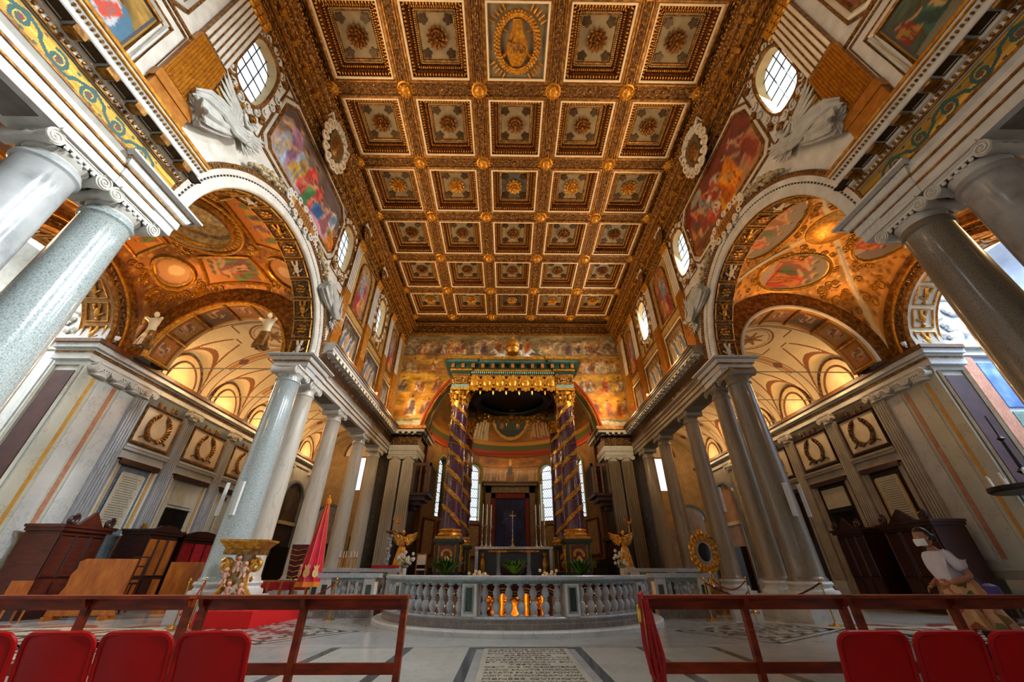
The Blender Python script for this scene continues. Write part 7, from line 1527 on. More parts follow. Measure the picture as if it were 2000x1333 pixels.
b = B(); v = [((.41) * (1 + .08 * math.cos(8 * 2 * PI * i / n)) * math.cos(2 * PI * i / n) * (.96 if j else 1), .41 * (1 + .08 * math.cos(8 * 2 * PI * i / n)) * math.sin(2 * PI * i / n) * (.96 if j else 1), H0 - .12 + .14 * j) for j in range(2) for i in range(n)]; b.add(v, [(i, (i + 1) % n, n + (i + 1) % n, n + i) for i in range(n)]); mk('orange_fringe', b, ORANGE, um)
for k in (4, 5, 6):
    a = 1.5 * PI + (k - 5) * .75; M = basis((.37 * math.cos(a), .37 * math.sin(a), 1.13), (-math.sin(a), math.cos(a), 0), (0, 0, 1), (math.cos(a), math.sin(a), 0)); b = B().extr([(.1 * math.cos(q * .628), .13 * math.sin(q * .628)) for q in range(10)], 0, .025, M); b.extr([(-.07, .12), (-.09, .24), (-.03, .18), (0, .27), (.03, .18), (.09, .24), (.07, .12)], 0, .02, M); mk('emblem', b, noisy('embroidered_gold', [(0.3, 'd89a3c'), (0.7, 'f4dca0')], 20, .6), um)
mk('finial', B().lathe([(.1, 3.3), (.12, 3.36), (.1, 3.48), (.04, 3.53), (.05, 3.58), (0, 3.64)], 14), ORANGE, um, True)
bl = empty('bell_stand', (-8.1, 16.35, 0), label='maroon bell stand with rows of gold fringe between the left columns', cat='bell stand'); mk('pole', B().lathe([(.15, 0), (.15, .05), (.03, .08), (.03, 1.0)], 10), WOODD, bl, True); mk('maroon_body', B().taper(0, 0, .95, 2.05, .2, .14, .3, .14), MAROON, bl)
for k in range(6): mk('gold_fringe', B().tube([(-.2 - .016 * k, -.15, 1.05 + .17 * k), (0, -.17, .99 + .17 * k), (.2 + .016 * k, -.15, 1.05 + .17 * k)], .014, 5), GOLD, bl)
# ---- rope barriers
def stanchion(x, y, lab, z=0, h=.98):
    c = empty('rope_stanchion', (x, y, z), label=lab, cat='stanchion', group='brass rope stanchions'); mk('foot', B().lathe([(.16, 0), (.16, .02), (.08, .05), (.025, .08)], 16), BRASS, c, True); mk('post', B().lathe([(.018, .08), (.018, h - .08)], 10), BRASS, c, True); mk('finial', B().lathe([(.03, h - .1), (.034, h - .05), (.018, h - .03), (.03, h), (.012, h + .04), (0, h + .06)], 12), BRASS, c, True)
def rope(p, q, sag, lab, m=None):
    p, q = Vector(p), Vector(q); mk('barrier_rope', B().tube([p.lerp(q, t) - Vector((0, 0, sag * 4 * t * (1 - t))) for t in [i / 12 for i in range(13)]], .02, 7), m or bpy.data.materials['red_rope'], None, True, label=lab, cat='rope', group='barrier ropes')
stanchion(-8.25, 11.3, 'left one of the two brass stanchions close together before the left granite column'); stanchion(-8.05, 11.55, 'right one of the two brass stanchions close together before the left granite column'); stanchion(-5.3, 13.2, 'brass stanchion standing between umbrella and curved balustrade')
rope((-8.0, 11.5, .92), (-7.95, 10.95, .3), .05, 'red rope falling from the left pair of stanchions to the dais'); rope((-5.3, 13.2, .92), (-6.3, 13.4, .45), .08, 'red rope from the single left stanchion down to the umbrella foot')
stanchion(7.05, 15.6, 'brass stanchion right of the gold mirror stand'); stanchion(8.1, 15.4, 'brass stanchion beside the second right brown marble column'); stanchion(8.0, 11.6, 'brass stanchion before the right granite column'); stanchion(5.5, 12.9, 'brass stanchion by the right stair rail'); stanchion(10.7, 16.8, 'lone brass stanchion far behind the right granite column')
rope((7.05, 15.6, .92), (8.1, 15.4, .92), .28, 'upper red rope between the two right stanchions'); rope((7.05, 15.6, .6), (8.1, 15.4, .6), .25, 'lower red rope between the two right stanchions'); rope((5.5, 12.9, .9), (8.0, 11.6, .92), .42, 'long dark red rope sagging before the right columns', MAROON)
# ---- gold mirror stand on the right
ms = empty('mirror_stand', (6.5, 14.6, 0), -.1, label='tall gilt baroque stand with an oval dark glass on the right', cat='stand')
mk('plinth', B().taper(0, 0, 0, .75, .3, .22, .24, .18), GOLDD, ms); mk('stem', B().lathe([(.12, .75), (.07, .85), (.05, 1.0), (.09, 1.1), (.05, 1.2)], 12), GOLD, ms, True); b = B(); r7 = random.Random(8)
for k in range(20):
    a = 2 * PI * k / 20; R1 = .42 + .05 * (k % 2); c0 = (R1 * .85 * math.cos(a), 1.72 + R1 * 1.15 * math.sin(a)); b.tube([(c0[0] + q[0], 0, c0[1] + q[1]) for q in spiral(0, 0, .02, .12, 1.3, a, 10)], .03, 5); b.ball((.34 * math.cos(a), -.02, 1.72 + .44 * math.sin(a)), (.07, .05, .08), 6, 4); b.ball((c0[0] * 1.12, -.02, 1.72 + (c0[1] - 1.72) * 1.1), (.06, .04, .06), 6, 4)
mk('gilt_frame', b, GOLD, ms, True); mk('oval_glass', B().extr([(.2 * math.cos(2 * PI * i / 24), .28 * math.sin(2 * PI * i / 24)) for i in range(24)], 0, .03, basis((0, -.03, 1.74), (1, 0, 0), (0, 0, 1), (0, -1, 0))), noisy('dark_glass', [(0.3, '14181c'), (0.7, '20262c')], 3, .1), ms); mk('finial', B().lathe([(.06, 2.22), (.11, 2.3), (.08, 2.42), (.03, 2.46), (.04, 2.52), (0, 2.56)], 12), GOLD, ms, True)
# ---- loudspeakers on the columns
def speaker(loc, rz, lab, h=.95):
    c = empty('loudspeaker', loc, rz, label=lab, cat='loudspeaker', group='column loudspeakers'); mk('cabinet', B().box(-.055, .055, -.09, .0, 0, h), SPEAK, c); mk('grille', B().box(-.045, .045, -.096, -.088, .03, h - .03), noisy('grille_grey', [(0.3, 'b8b8b4'), (0.7, 'c8c8c4')], 80, .7) if 'grille_grey' not in bpy.data.materials else bpy.data.materials['grille_grey'], c); mk('wall_bracket', B().box(-.02, .02, -.01, .06, h * .5 - .05, h * .5 + .05), IRON, c)
for s in (-1, 1):
    sd = 'left' if s < 0 else 'right'
    speaker((s * 8.45, 12.28, 2.6), 0, 'slim white loudspeaker on the front of the %s granite column' % sd); speaker((s * 9.02, 12.5, 2.6), s * .8, 'slim white loudspeaker on the outer side of the %s granite column' % sd)
speaker((8.8, 16.85, 3.3), .7, 'slim white loudspeaker on the right brown marble column behind the mirror stand')
# ---- candles on the left straight balustrade, tall candle stand
for k, x in enumerate((-6.4, -6.0)):
    c = empty('candle_group', (x, 16.2, 1.28), label='%s cluster of gold candlesticks on the left straight balustrade' % ('outer', 'inner')[k], cat='candlesticks')
    for q in range(3): mk('gold_stick', B().lathe([(.06, 0), (.02, .04), (.02, .3), (.06, .33), (.015, .35)], 8, T(-.11 + .11 * q, .04 * (q % 2), 0)), GOLD, c, True); mk('candle', B().lathe([(.013, .34), (.012, .55)], 8, T(-.11 + .11 * q, .04 * (q % 2), 0)), WAX, c)
c = empty('paschal_candle_stand', (-5.4, 18.6, .45), label='tall carved white and black candle stand beside the left gold angel', cat='candle stand'); mk('foot', B().lathe([(.26, 0), (.26, .1), (.14, .2), (.1, .3)], 12), IRON, c, True); b = B()
for k in range(14): b.ball((.05 * math.cos(k * 1.9), .05 * math.sin(k * 1.9), .38 + .13 * k), (.09, .09, .085), 7, 5)
mk('carved_shaft', b, GREYM, c, True); mk('drip_pan', B().lathe([(.05, 2.15), (.24, 2.22), (.24, 2.26), (.05, 2.28)], 14), GOLDD, c, True)
# ---- wooden confessionals and screens in the aisles
def confessional(x, y, rz, w, h, lab, wm, pediment=True, curtain=False, orange=False):
    c = empty('confessional', (x, y, 0), rz, label=lab, cat='confessional', group='wooden confessionals in the aisles'); d = .55
    mk('body', B().box(-w, w, -d, d, .0, h), wm, c); mk('plinth', B().box(-w - .06, w + .06, -d - .08, d, 0, .22), WOODD, c); b = B().box(-w - .08, w + .08, -d - .1, d, h - .1, h); b.box(-w - .14, w + .14, -d - .16, d, h, h + .08); mk('cornice', b, wm, c)
    for k in (-1, 0, 1):
        xx = k * w * .66; p = mk('panel', B().box(xx - w * .27, xx + w * .27, -d - .03, -d, 1.05, h - .25), VELVET if curtain else (WOODO if orange else wm), c)
        if curtain:
            for q in range(7): mk('curtain_fold', B().lathe([(.022, 1.05), (.022, h - .25)], 6, T(xx - w * .24 + w * .08 * q, -d - .04, 0)), VELVET, p, True)
        else: mk('panel_moulding', B().tube([(xx - w * .29, -d - .03, 1.02), (xx + w * .29, -d - .03, 1.02), (xx + w * .29, -d - .03, h - .22), (xx - w * .29, -d - .03, h - .22)], .025, 4, closed=True), WOODD, p)
        mk('lower_panel', B().box(xx - w * .27, xx + w * .27, -d - .03, -d, .3, .92), WOODO if orange and k else wm, c)
    if pediment:
        mk('pediment', B().extr([(-w * .55, 0), (w * .55, 0), (0, .42)], -.06, .06, basis((0, -d - .02, h + .08), (1, 0, 0), (0, 0, 1), (0, -1, 0))), wm, c)
        for sx in (-1, 1): b = B().tube([(sx * (w * .85 + q[0]), -d - .02, h + .22 + q[1]) for q in spiral(0, 0, .04, .17, 1.2, 0, 12, ax=sx)], .06, 6); mk('scroll', b, WOODD, c, True)
    else:
        mk('arched_crest', B().extr([(-w, 0), (w, 0), (w * .5, .14), (0, .18), (-w * .5, .14)], -.05, .05, basis((0, -d - .02, h + .08), (1, 0, 0), (0, 0, 1), (0, -1, 0))), WOODD, c)
    return c
confessional(-14.55, 13.8, PI / 2, .75, 2.35, 'red-brown wooden confessional with broken pediment by the left marble pier', noisy('dark_red_wood', [(0.3, '3a1206'), (0.6, '5a1e0a'), (0.85, '742c10')], 3, .45, stretch=(1, 1, 6)))
confessional(-14.5, 17.0, PI / 2 - .05, .68, 2.5, 'dark cabinet confessional with two glowing orange panels', WOODD, False, False, True)
confessional(-14.45, 19.05, PI / 2 - .05, 1.0, 2.45, 'dark confessional with red curtains under an arched top', WOODD, False, True)
confessional(14.5, 14.6, -PI / 2, .95, 2.6, 'near black confessional with pediment behind the passing woman', WOODD)
confessional(14.5, 17.2, -PI / 2, .7, 2.6, 'narrow dark confessional between the far right pilasters', WOODD)
mk('paper_notice', B().box(13.85, 13.87, 14.0, 14.22, 1.45, 1.75), WAX, label='small white paper notice fixed to the near right confessional', cat='notice')
sc_ = empty('wooden_screen', (-12.35, 13.3, 0), .12, label='curved orange plywood screen standing behind the left benches', cat='screen'); mk('board', B().extr([(-.95, .1), (.8, .1), (.8, 1.5), (-.6, 1.5), (-.75, 1.42), (-.72, 1.25), (-.8, 1.1), (-.78, .8), (-.9, .5)], -.03, .03, basis((0, 0, 0), (1, 0, 0), (0, 0, 1), (0, -1, 0))), WOODO, sc_)
for x in (-.75, .65): mk('foot', B().box(x - .04, x + .04, -.3, .3, 0, .1), WOODO, sc_)
for k in range(2): mk('plywood_panel_screen', B().box(-.5, .5, -.03, .03, 0, 1.45), WOODO, None, M=T(-11.2 + 1.05 * k, 15.0, 0) @ RZ(.1), label='%s plain plywood panel right of the curved screen' % ('left', 'right')[k], cat='screen')
simple_chair((-13.7, 12.6, 0), 1.2, 'bent light wooden chair left of the curved plywood screen', WOODO, WOODO, .95)
hc = empty('high_stool', (-13.1, 15.2, 0), .3, label='tall open-backed wooden stool seen above the curved plywood screen', cat='stool'); mk('seat', B().box(-.24, .24, -.22, .22, .8, .86), WOODD, hc)
for sx in (-1, 1): mk('leg', B().box(sx * .22 - .02, sx * .22 + .02, -.22, -.18, 0, .8), WOODD, hc); mk('back_post', B().box(sx * .22 - .02, sx * .22 + .02, .18, .22, 0, 1.62), WOODD, hc)
for z in (1.0, 1.3, 1.58): mk('back_slat', B().box(-.22, .22, .185, .215, z, z + .05), WOODD, hc)
simple_chair((13.2, 12.2, 0), -1.9, 'black metal chair in front of the right confessionals', IRON, IRON, 1.0)
# iron candelabrum at the right chapel
c = empty('iron_candelabrum', (15.0, 11.2, 0), label='black wrought iron candelabrum at the entrance of the right chapel', cat='candelabrum'); mk('pole', B().lathe([(.35, 0), (.35, .08), (.08, .2), (.05, 3.6), (.14, 3.7), (.05, 3.8), (.04, 4.6), (.1, 4.66), (.03, 4.75), (.02, 5.4)], 12), IRON, c, True); mk('tray', B().lathe([(.9, 3.15), (.95, 3.2), (.95, 3.3), (.1, 3.25)], 20), IRON, c, True)
for k in range(10): mk('candle', B().lathe([(.03, 3.3), (.028, 3.65)], 8, T(.8 * math.cos(k * .628), .8 * math.sin(k * .628), 0)), WAX, c)
# floodlight heads resting on the cornices
for s in (-1, 1):
    for k, (x, y, z) in enumerate(((14.9, 12.0, 8.42), (8.1, 13.2, 8.4), (7.65, 14.9, 9.48), (7.65, 19.4, 9.48))):
        if k == 1: x = 8.0
        c = empty('floodlight', (s * x, y, z), label='small lamp head on the %s %s' % ('left' if s < 0 else 'right', ('aisle cornice corner', 'impost of the big arch', 'nave cornice by the first pilaster', 'nave cornice under the third window')[k]), cat='lamp', group='cornice floodlights'); mk('yoke', B().cbox(0, 0, .04, .1, .04, .08), IRON, c); mk('housing', B().lathe([(.03, 0), (.07, .05), (.08, .16)], 12, T(0, 0, .08)), SPEAK, c, True); mk('lens', B().lathe([(0, .155), (.07, .16)], 12, T(0, 0, .08)), emis('lamp_glow', 'fff0d0', 6.0) if 'lamp_glow' not in bpy.data.materials else bpy.data.materials['lamp_glow'], c)
# ================================================================== figures: sculpture and people
TS = bpy.data.scenes.new('scratch'); TVL = TS.view_layers[0]
def skinB(verts, edges, radii, levels=2):
    me = bpy.data.meshes.new('tmp'); me.from_pydata(verts, edges, []); o = bpy.data.objects.new('tmp', me); TS.collection.objects.link(o)
    m = o.modifiers.new('s', 'SKIN'); m.use_smooth_shade = True
    for i, sv in enumerate(me.skin_vertices[0].data): sv.radius = radii[i] if hasattr(radii[i], '__len__') else (radii[i], radii[i]); sv.use_root = (i == 0)
    m2 = o.modifiers.new('d', 'SUBSURF'); m2.levels = levels; m2.render_levels = levels
    TVL.update(); ev = o.evaluated_get(TVL.depsgraph); em = ev.to_mesh(); b = B(); b.add([tuple(v.co) for v in em.vertices], [tuple(p.vertices) for p in em.polygons]); ev.to_mesh_clear(); bpy.data.objects.remove(o); bpy.data.meshes.remove(me); return b
def join(*bs):
    o = B()
    for b in bs: o.add(b.v, b.f)
    return o
def hand(o, d, n, size=.085, curl=.5, thumb=1):
    """palm and five bent fingers; d: pointing direction, n: palm normal"""
    o, d, n = Vector(o), Vector(d).normalized(), Vector(n).normalized(); sde = d.cross(n).normalized(); out = skinB([o, o + d * size * .5, o + d * size], [(0, 1), (1, 2)], [(.024, .018), (.036, .016), (.036, .014)], 1)
    for k in range(4):
        r0 = o + d * size * .85 + sde * (.027 - .018 * k); L = size * (.75, .86, .8, .6)[k]; p1 = r0 + d * L * .45 + n * L * .1 * curl; p2 = p1 + (d * (1 - curl * .5) + n * curl).normalized() * L * .32; p3 = p2 + (d * (1 - curl) + n * curl * 1.2).normalized() * L * .25
        out = join(out, skinB([r0, p1, p2, p3], [(0, 1), (1, 2), (2, 3)], [.009, .0085, .008, .007], 1))
    r0 = o + d * size * .3 + sde * .03 * thumb; return join(out, skinB([r0, r0 + (d * .5 + sde * thumb) .normalized() * size * .42, r0 + (d * .5 + sde * thumb).normalized() * size * .42 + (d + n * .4).normalized() * size * .3], [(0, 1), (1, 2)], [.012, .010, .008], 1))
def head_b(c, R, fwd, up=(0, 0, 1)):
    """head with brow, nose, lips, chin, ears"""
    c = Vector(c); f = Vector(fwd).normalized(); u = Vector(up).normalized(); r = f.cross(u).normalized(); u = r.cross(f).normalized(); M = basis(c, r, f, u); b = B(); n, m = 20, 14; v = []; fs = []
    for j in range(m + 1):
        q = PI * j / m
        for i in range(n):
            a = 2 * PI * i / n; x = math.sin(q) * math.cos(a); y = math.sin(q) * math.sin(a); z = -math.cos(q); X = x * .74 * R; Y = y * .92 * R; Z = z * 1.15 * R
            if z < -.1: X *= 1 + .32 * (z + .1); Y *= 1 - .05 * (-z)
            if y > .5:
                g = math.exp(-(x / .18) ** 2); Y += R * .20 * g * math.exp(-((z + .12) / .16) ** 2); Y += R * .07 * g * math.exp(-((z + .52) / .07) ** 2) * 1.2; Y += R * .08 * math.exp(-((z + .82) / .12) ** 2) * g
                Y -= R * .10 * (math.exp(-((x - .32) / .14) ** 2) + math.exp(-((x + .32) / .14) ** 2)) * math.exp(-((z - .03) / .1) ** 2)
            v.append((X, Y, Z))
    for j in range(m):
        for i in range(n): fs.append((j * n + i, j * n + (i + 1) % n, (j + 1) * n + (i + 1) % n, (j + 1) * n + i))
    b.add(v, fs, M)
    for s in (-1, 1): b.ball((s * .74 * R, -.02 * R, -.02 * R), (.07 * R, .15 * R, .24 * R), 8, 6, M)
    return b, M
def wing(o, out, up, L, n=9):
    """feathered wing: rows of long overlapping feathers"""
    o, out, up = Vector(o), Vector(out).normalized(), Vector(up).normalized(); nx = out.cross(up).normalized(); b = B()
    for row, (k0, ln) in enumerate(((0, 1.0), (.25, .6), (.45, .35))):
        for k in range(n):
            t = k / (n - 1); d = (out * math.cos(.2 + 1.25 * t) + up * -math.sin(.2 + 1.25 * t) * .9).normalized(); r0 = o + out * .25 * L * (1 - t) + up * .12 * L * (1 - t); ll = L * ln * (1 - .45 * t) * .8; M = basis(r0 + d * ll * .5 + nx * .015 * row, d, nx.cross(d).normalized(), nx); b.ball((0, 0, 0), (ll * .5, L * .055, L * .02), 6, 5, M)
    b.tube([o, o + up * .18 * L + out * .2 * L, o + out * .5 * L + up * .12 * L], [.05 * L, .07 * L, .03 * L], 6); return b
def robe(o, up, fw, h, r0, r1, folds=7, lean=(0, 0, 0)):
    """draped skirt between hip (top) and hem with deep folds"""
    o, u, f = Vector(o), Vector(up).normalized(), Vector(fw).normalized(); s = f.cross(u).normalized(); n = 40; m = 9; v = []; L = Vector(lean)
    for j in range(m):
        t = j / (m - 1); r = r0 + (r1 - r0) * t ** .8
        for i in range(n):
            a = 2 * PI * i / n; k = 1 + (.05 + .16 * t) * math.sin(folds * a + 1.2 * math.sin(2 * a) + .7 * t); v.append(o - u * h * t + L * t * t + (s * math.cos(a) * r + f * math.sin(a) * r * .8) * k)
    b = B(); b.add(v, [(j * n + i, j * n + (i + 1) % n, (j + 1) * n + (i + 1) % n, (j + 1) * n + i) for j in range(m - 1) for i in range(n)]); e = (m - 1) * n; hem = b.v[e:e + n]; c = sum((Vector(p) for p in hem), Vector()) / n
    for k, (q, d) in enumerate(((.8, .02), (.62, .0), (.3, -.05))):
        b.v += [tuple(c + (Vector(p) - c) * q * (1 + .10 * (i % 3 - 1)) - u * d) for i, p in enumerate(hem)]; b.f += [(e + k * n + i, e + k * n + (i + 1) % n, e + (k + 1) * n + (i + 1) % n, e + (k + 1) * n + i) for i in range(n)]
    b.f.append(tuple(e + 3 * n + i for i in range(n))); return b
def drape(pts, w, n=4):
    """flying cloth band with parallel folds along pts"""
    b = B()
    for k in range(n): b.tube([(p[0] + .03 * math.sin(k * 2.1 + i), p[1], p[2] + (k - n / 2) * w / n) for i, p in enumerate(pts)], [w * .22] * (len(pts) - 1) + [w * .08], 6)
    return b
ANGELM = noisy('angel_stucco', [(0.3, 'a4a6a2'), (0.7, 'c6c8c2')], 4, .65, 0, .1, 40)
def spandrel_angel(s, loc, rot, lab, mat, k=1.0):
    """reclining stucco angel on the arch; local x runs along the arch, z up, -y into the nave"""
    a = empty('angel_sculpture', (0, 0, 0), label=lab, cat='sculpture', group='stucco angels on the crossing arches'); a.matrix_local = basis(loc, (0, 1, 0), (-s, 0, 0), (0, 0, 1)) @ RY(rot) @ SCL(k, -1 * k if False else k, k)
    if s > 0: pass
    sp = [(0, .28, 0), (.16, .30, .18), (.30, .32, .40), (.40, .33, .56), (.44, .33, .66)]                      # spine from hips to neck
    V = sp + [(.30, .14 + .36, .52), (.08, .56, .38), (-.12, .60, .50), (.48, .22, .46), (.64, .24, .30), (.80, .34, .34), (-.26, .38, -.08), (-.62, .34, -.02), (-.84, .30, -.22), (-.12, .24, -.18), (-.42, .26, -.34), (-.78, .24, -.38)]
    E = [(0, 1), (1, 2), (2, 3), (3, 4), (3, 5), (5, 6), (6, 7), (3, 8), (8, 9), (9, 10), (0, 11), (11, 12), (12, 13), (0, 14), (14, 15), (15, 16)]
    R = [(.19, .16), (.17, .14), (.19, .15), (.15, .12), .065, .08, .06, .04, .08, .06, .04, .13, .10, .06, .13, .10, .06]
    body = skinB(V, E, R, 2); hd, M = head_b((.50, .36, .80), .125, (.25, .8, .15), (.3, 0, 1)); hands = join(hand((-.13, .60, .5), (-.6, .2, .6), (0, .6, -.6), .1), hand((.81, .34, .34), (.8, .2, .2), (0, .5, -.5), .1))
    mk('body', join(body, hd, hands), mat, a, True)
    hr = B(); rr8 = random.Random(3)
    for q in range(60):
        th, ph = rr8.uniform(0, 2 * PI), rr8.uniform(-.1, 1.5); x, y, z = math.cos(th) * math.cos(ph), math.sin(th) * math.cos(ph), math.sin(ph)
        if y > .35 and z < .55: continue
        hr.ball((x * .11, y * .13, z * .15 + .01), (.035, .035, .03), 6, 4, M)
    mk('curly_hair', hr, mat, a, True)
    rb = robe((.02, .28, .06), (.75, 0, .62), (0, 1, 0), 1.1, .2, .32, 9, (-.15, .02, .05)); mk('robe', rb, mat, a, True)
    mk('mantle', drape([(.46, .42, .42), (.25, .50, .15), (-.1, .48, .05), (-.5, .48, .12), (-.95, .40, .02), (-1.2, .32, -.2)], .34, 5), mat, a, True)
    mk('wing', wing((.28, .16, .55), (-.55, 0, .6), (.3, 0, .75), 1.35), mat, a, True); mk('wing', wing((.5, .14, .5), (.6, 0, .55), (-.3, 0, .75), 1.05), mat, a, True)
for s in (-1, 1):
    sd = 'left' if s < 0 else 'right'
    spandrel_angel(s, (s * (XW - .02), 5.75, 11.45), -.12, 'reclining white stucco angel above the near haunch of the %s arch' % sd, ANGELM, 1.0)
    spandrel_angel(s, (s * (XW - .02), 13.05, 10.9), 1.0, 'steep white stucco angel on the far haunch of the %s arch' % sd, ANGELM, .95)
    # tablet with garlands on the crown of the arch
    t = empty('arch_tablet', (s * (XW - .1), 9.6, 12.62), label='oval gilt tablet with white scrolls and garlands on the crown of the %s arch' % sd, cat='tablet'); M = basis((0, 0, 0), (0, 1, 0), (0, 0, 1), (-s, 0, 0))
    mk('oval_plate', B().extr([(.95 * math.cos(2 * PI * i / 32), .24 * math.sin(2 * PI * i / 32)) for i in range(32)], 0, .1, M), noisy('orange_gilt_plate', [(0.3, 'a8661c'), (0.7, 'd0903c')], 5, .5, .3), t)
    b = B()
    for row in range(3):
        for k in range(9): b.box(-.62 + .14 * k, -.52 + .14 * k, .1 - .1 * row - .025, .1 - .1 * row + .025, .1, .105, M)
    mk('engraved_letters', b, TEXTM, t); b = B()
    for k in range(16): a = 2 * PI * k / 16; b.tube([M @ Vector((1.08 * math.cos(a) + q[0], .36 * math.sin(a) + q[1], .08)) for q in spiral(0, 0, .04, .15, 1.2, a * 2, 12)], .045, 6)
    mk('scroll_frame', b, STUCCO if s < 0 else CREAMW, t, True)
    for sg in (-1, 1):
        b = B(); r9 = random.Random(6)
        for k in range(60):
            tt = k / 60; a = sg * (.32 + .42 * tt); cy = 4.22 * math.sin(a); cz = 4.22 * math.cos(a) - 4.22; w_ = .2 * math.sin(PI * min(1, tt + .1)); b.ball((cy + r9.uniform(-w_, w_), cz + r9.uniform(-w_, w_) * .8 + .0, .1 + r9.uniform(0, .1)), (.075, .075, .075), 6, 4, M)
        mk('fruit_garland', b, noisy('garland_stone', [(0.3, '8a7858'), (0.7, 'c8b890')], 6, .6) if 'garland_stone' not in bpy.data.materials else bpy.data.materials['garland_stone'], t, True)
# small white figures holding the medallions in the left crossing vault
for k, (x, y) in enumerate(((-14.2, 12.35), (-9.75, 12.35))):
    a = empty('stucco_figure', (x, y, 9.1), label='%s white stucco figure holding up a medallion in the left crossing vault' % ('outer', 'inner')[k], cat='sculpture', group='stucco figures in the left vault'); V = [(0, 0, .0), (0, -.05, .25), (0, -.1, .5), (-.17, -.12, .5), (-.36, -.22, .6), (.17, -.12, .5), (.36, -.22, .58), (-.1, 0, -.3), (-.12, .05, -.65), (.1, 0, -.3), (.16, .05, -.6), (0, -.12, .6)]
    bd = skinB(V, [(0, 1), (1, 2), (2, 3), (3, 4), (2, 5), (5, 6), (0, 7), (7, 8), (0, 9), (9, 10), (2, 11)], [(.15, .12), (.14, .11), (.15, .11), .08, .05, .08, .05, .11, .07, .11, .07, .06], 2); hd, M = head_b((0, -.16, .74), .11, (0, -1, -.3)); mk('body', join(bd, hd), CREAM, a, True); mk('drapery', robe((0, 0, .05), (0, 0, 1), (0, -1, 0), .7, .18, .28, 7), GOLDD, a, True)
# gilded torch-bearing angels on the balustrade ends
for s in (-1, 1):
    sd = 'left' if s < 0 else 'right'; a = empty('gilt_angel_candelabrum', (s * 4.42, 16.9, .45), label='gilded torch-bearing angel at the %s end of the presbytery rail' % sd, cat='candelabrum', group='gilded angel candelabra')
    mk('pedestal', B().box(-.24, .24, -.24, .24, 0, .87), WHITEM, a); o = T(0, 0, .87)
    V = [(0, 0, .62), (0, -.01, .78), (0, -.02, .96), (0, -.02, 1.06), (-.15, -.02, .98), (-.22, -.1, .8), (-.12, -.2, .92), (.15, -.02, .98), (.26, -.06, 1.1), (.28, -.1, 1.3), (-.08, .0, .4), (-.1, -.05, .1), (.08, 0, .4), (.12, .04, .1)]
    V = [(x * s, y, z + .87) for x, y, z in V]; bd = skinB(V, [(0, 1), (1, 2), (2, 3), (2, 4), (4, 5), (5, 6), (2, 7), (7, 8), (8, 9), (0, 10), (10, 11), (0, 12), (12, 13)], [(.12, .1), (.11, .09), (.13, .09), .05, .06, .045, .035, .06, .045, .035, .09, .06, .09, .06], 2); hd, M = head_b((0, -.03, 2.05), .095, (-s * .4, -1, .1)); mk('body', join(bd, hd, hand((s * .28, -.1, 2.17), (0, 0, 1), (s, 0, 0), .07), hand((-s * .12, -.2, 1.79), (s * .3, -.5, .3), (0, 0, 1), .07)), GOLD, a, True)
    mk('robe', robe((0, 0, 1.55), (0, 0, 1), (0, -1, 0), .68, .13, .25, 8), GOLD, a, True); mk('wing', wing((-.08, .12, 1.8), (-.7, .3, .5), (.3, 0, .9), .55), GOLD, a, True); mk('wing', wing((.08, .12, 1.8), (.7, .3, .5), (-.3, 0, .9), .55), GOLD, a, True)
    b = B().lathe([(.02, 2.1), (.035, 2.3), (.02, 2.34), (.09, 2.42), (.04, 2.46)], 10, T(s * .28, -.1, 0))
    for k in range(4):
        q = k * PI / 2 + .4; b.tube([(s * .28, -.1, 2.4), (s * .28 + .12 * math.cos(q), -.1 + .12 * math.sin(q), 2.42), (s * .28 + .18 * math.cos(q), -.1 + .18 * math.sin(q), 2.52)], .016, 5); b.lathe([(.03, 2.52), (.035, 2.55), (.012, 2.56)], 8, T(s * .28 + .18 * math.cos(q), -.1 + .18 * math.sin(q), 0))
    mk('torch', b, GOLD, a, True)
    for k in range(4): q = k * PI / 2 + .4; mk('candle_bulb', B().lathe([(.012, 2.56), (.02, 2.6), (.008, 2.66), (0, 2.67)], 8, T(s * .28 + .18 * math.cos(q), -.1 + .18 * math.sin(q), 0)), noisy('red_candle', [(0.3, 'b02010'), (0.7, 'd84020')], 5, .5) if 'red_candle' not in bpy.data.materials else bpy.data.materials['red_candle'], a, True)
# ---- people
SKIN = noisy('skin', [(0.3, '9a6248'), (0.7, 'b47a5c')], 6, .55); HAIR = noisy('dark_hair', [(0.3, '120c0a'), (0.7, '241a16')], 30, .45); BLOUSE = noisy('white_blouse', [(0.3, 'c8c0cc'), (0.7, 'e4dee4')], 4, .8, 0, .2, 14)
def floral():
    m, nt, bs = _mat('floral_print'); p = _pos(nt); v = nt.nodes.new('ShaderNodeTexVoronoi'); v.inputs['Scale'].default_value = 11; nt.links.new(p, v.inputs['Vector']); sep = nt.nodes.new('ShaderNodeSeparateColor'); nt.links.new(v.outputs['Color'], sep.inputs[0]); nt.links.new(_ramp(nt, sep.outputs[0], [(0.0, 'c89468'), (0.45, 'd8a878'), (0.6, 'b04a30'), (0.75, '3c6a34'), (0.85, 'c8845c'), (1.0, 'e0c0a0')]), bs.inputs['Base Color']); bs.inputs['Roughness'].default_value = .85; return m
FLORAL = floral(); TROUS = noisy('navy_trousers', [(0.3, '14181e'), (0.7, '222830')], 8, .8)
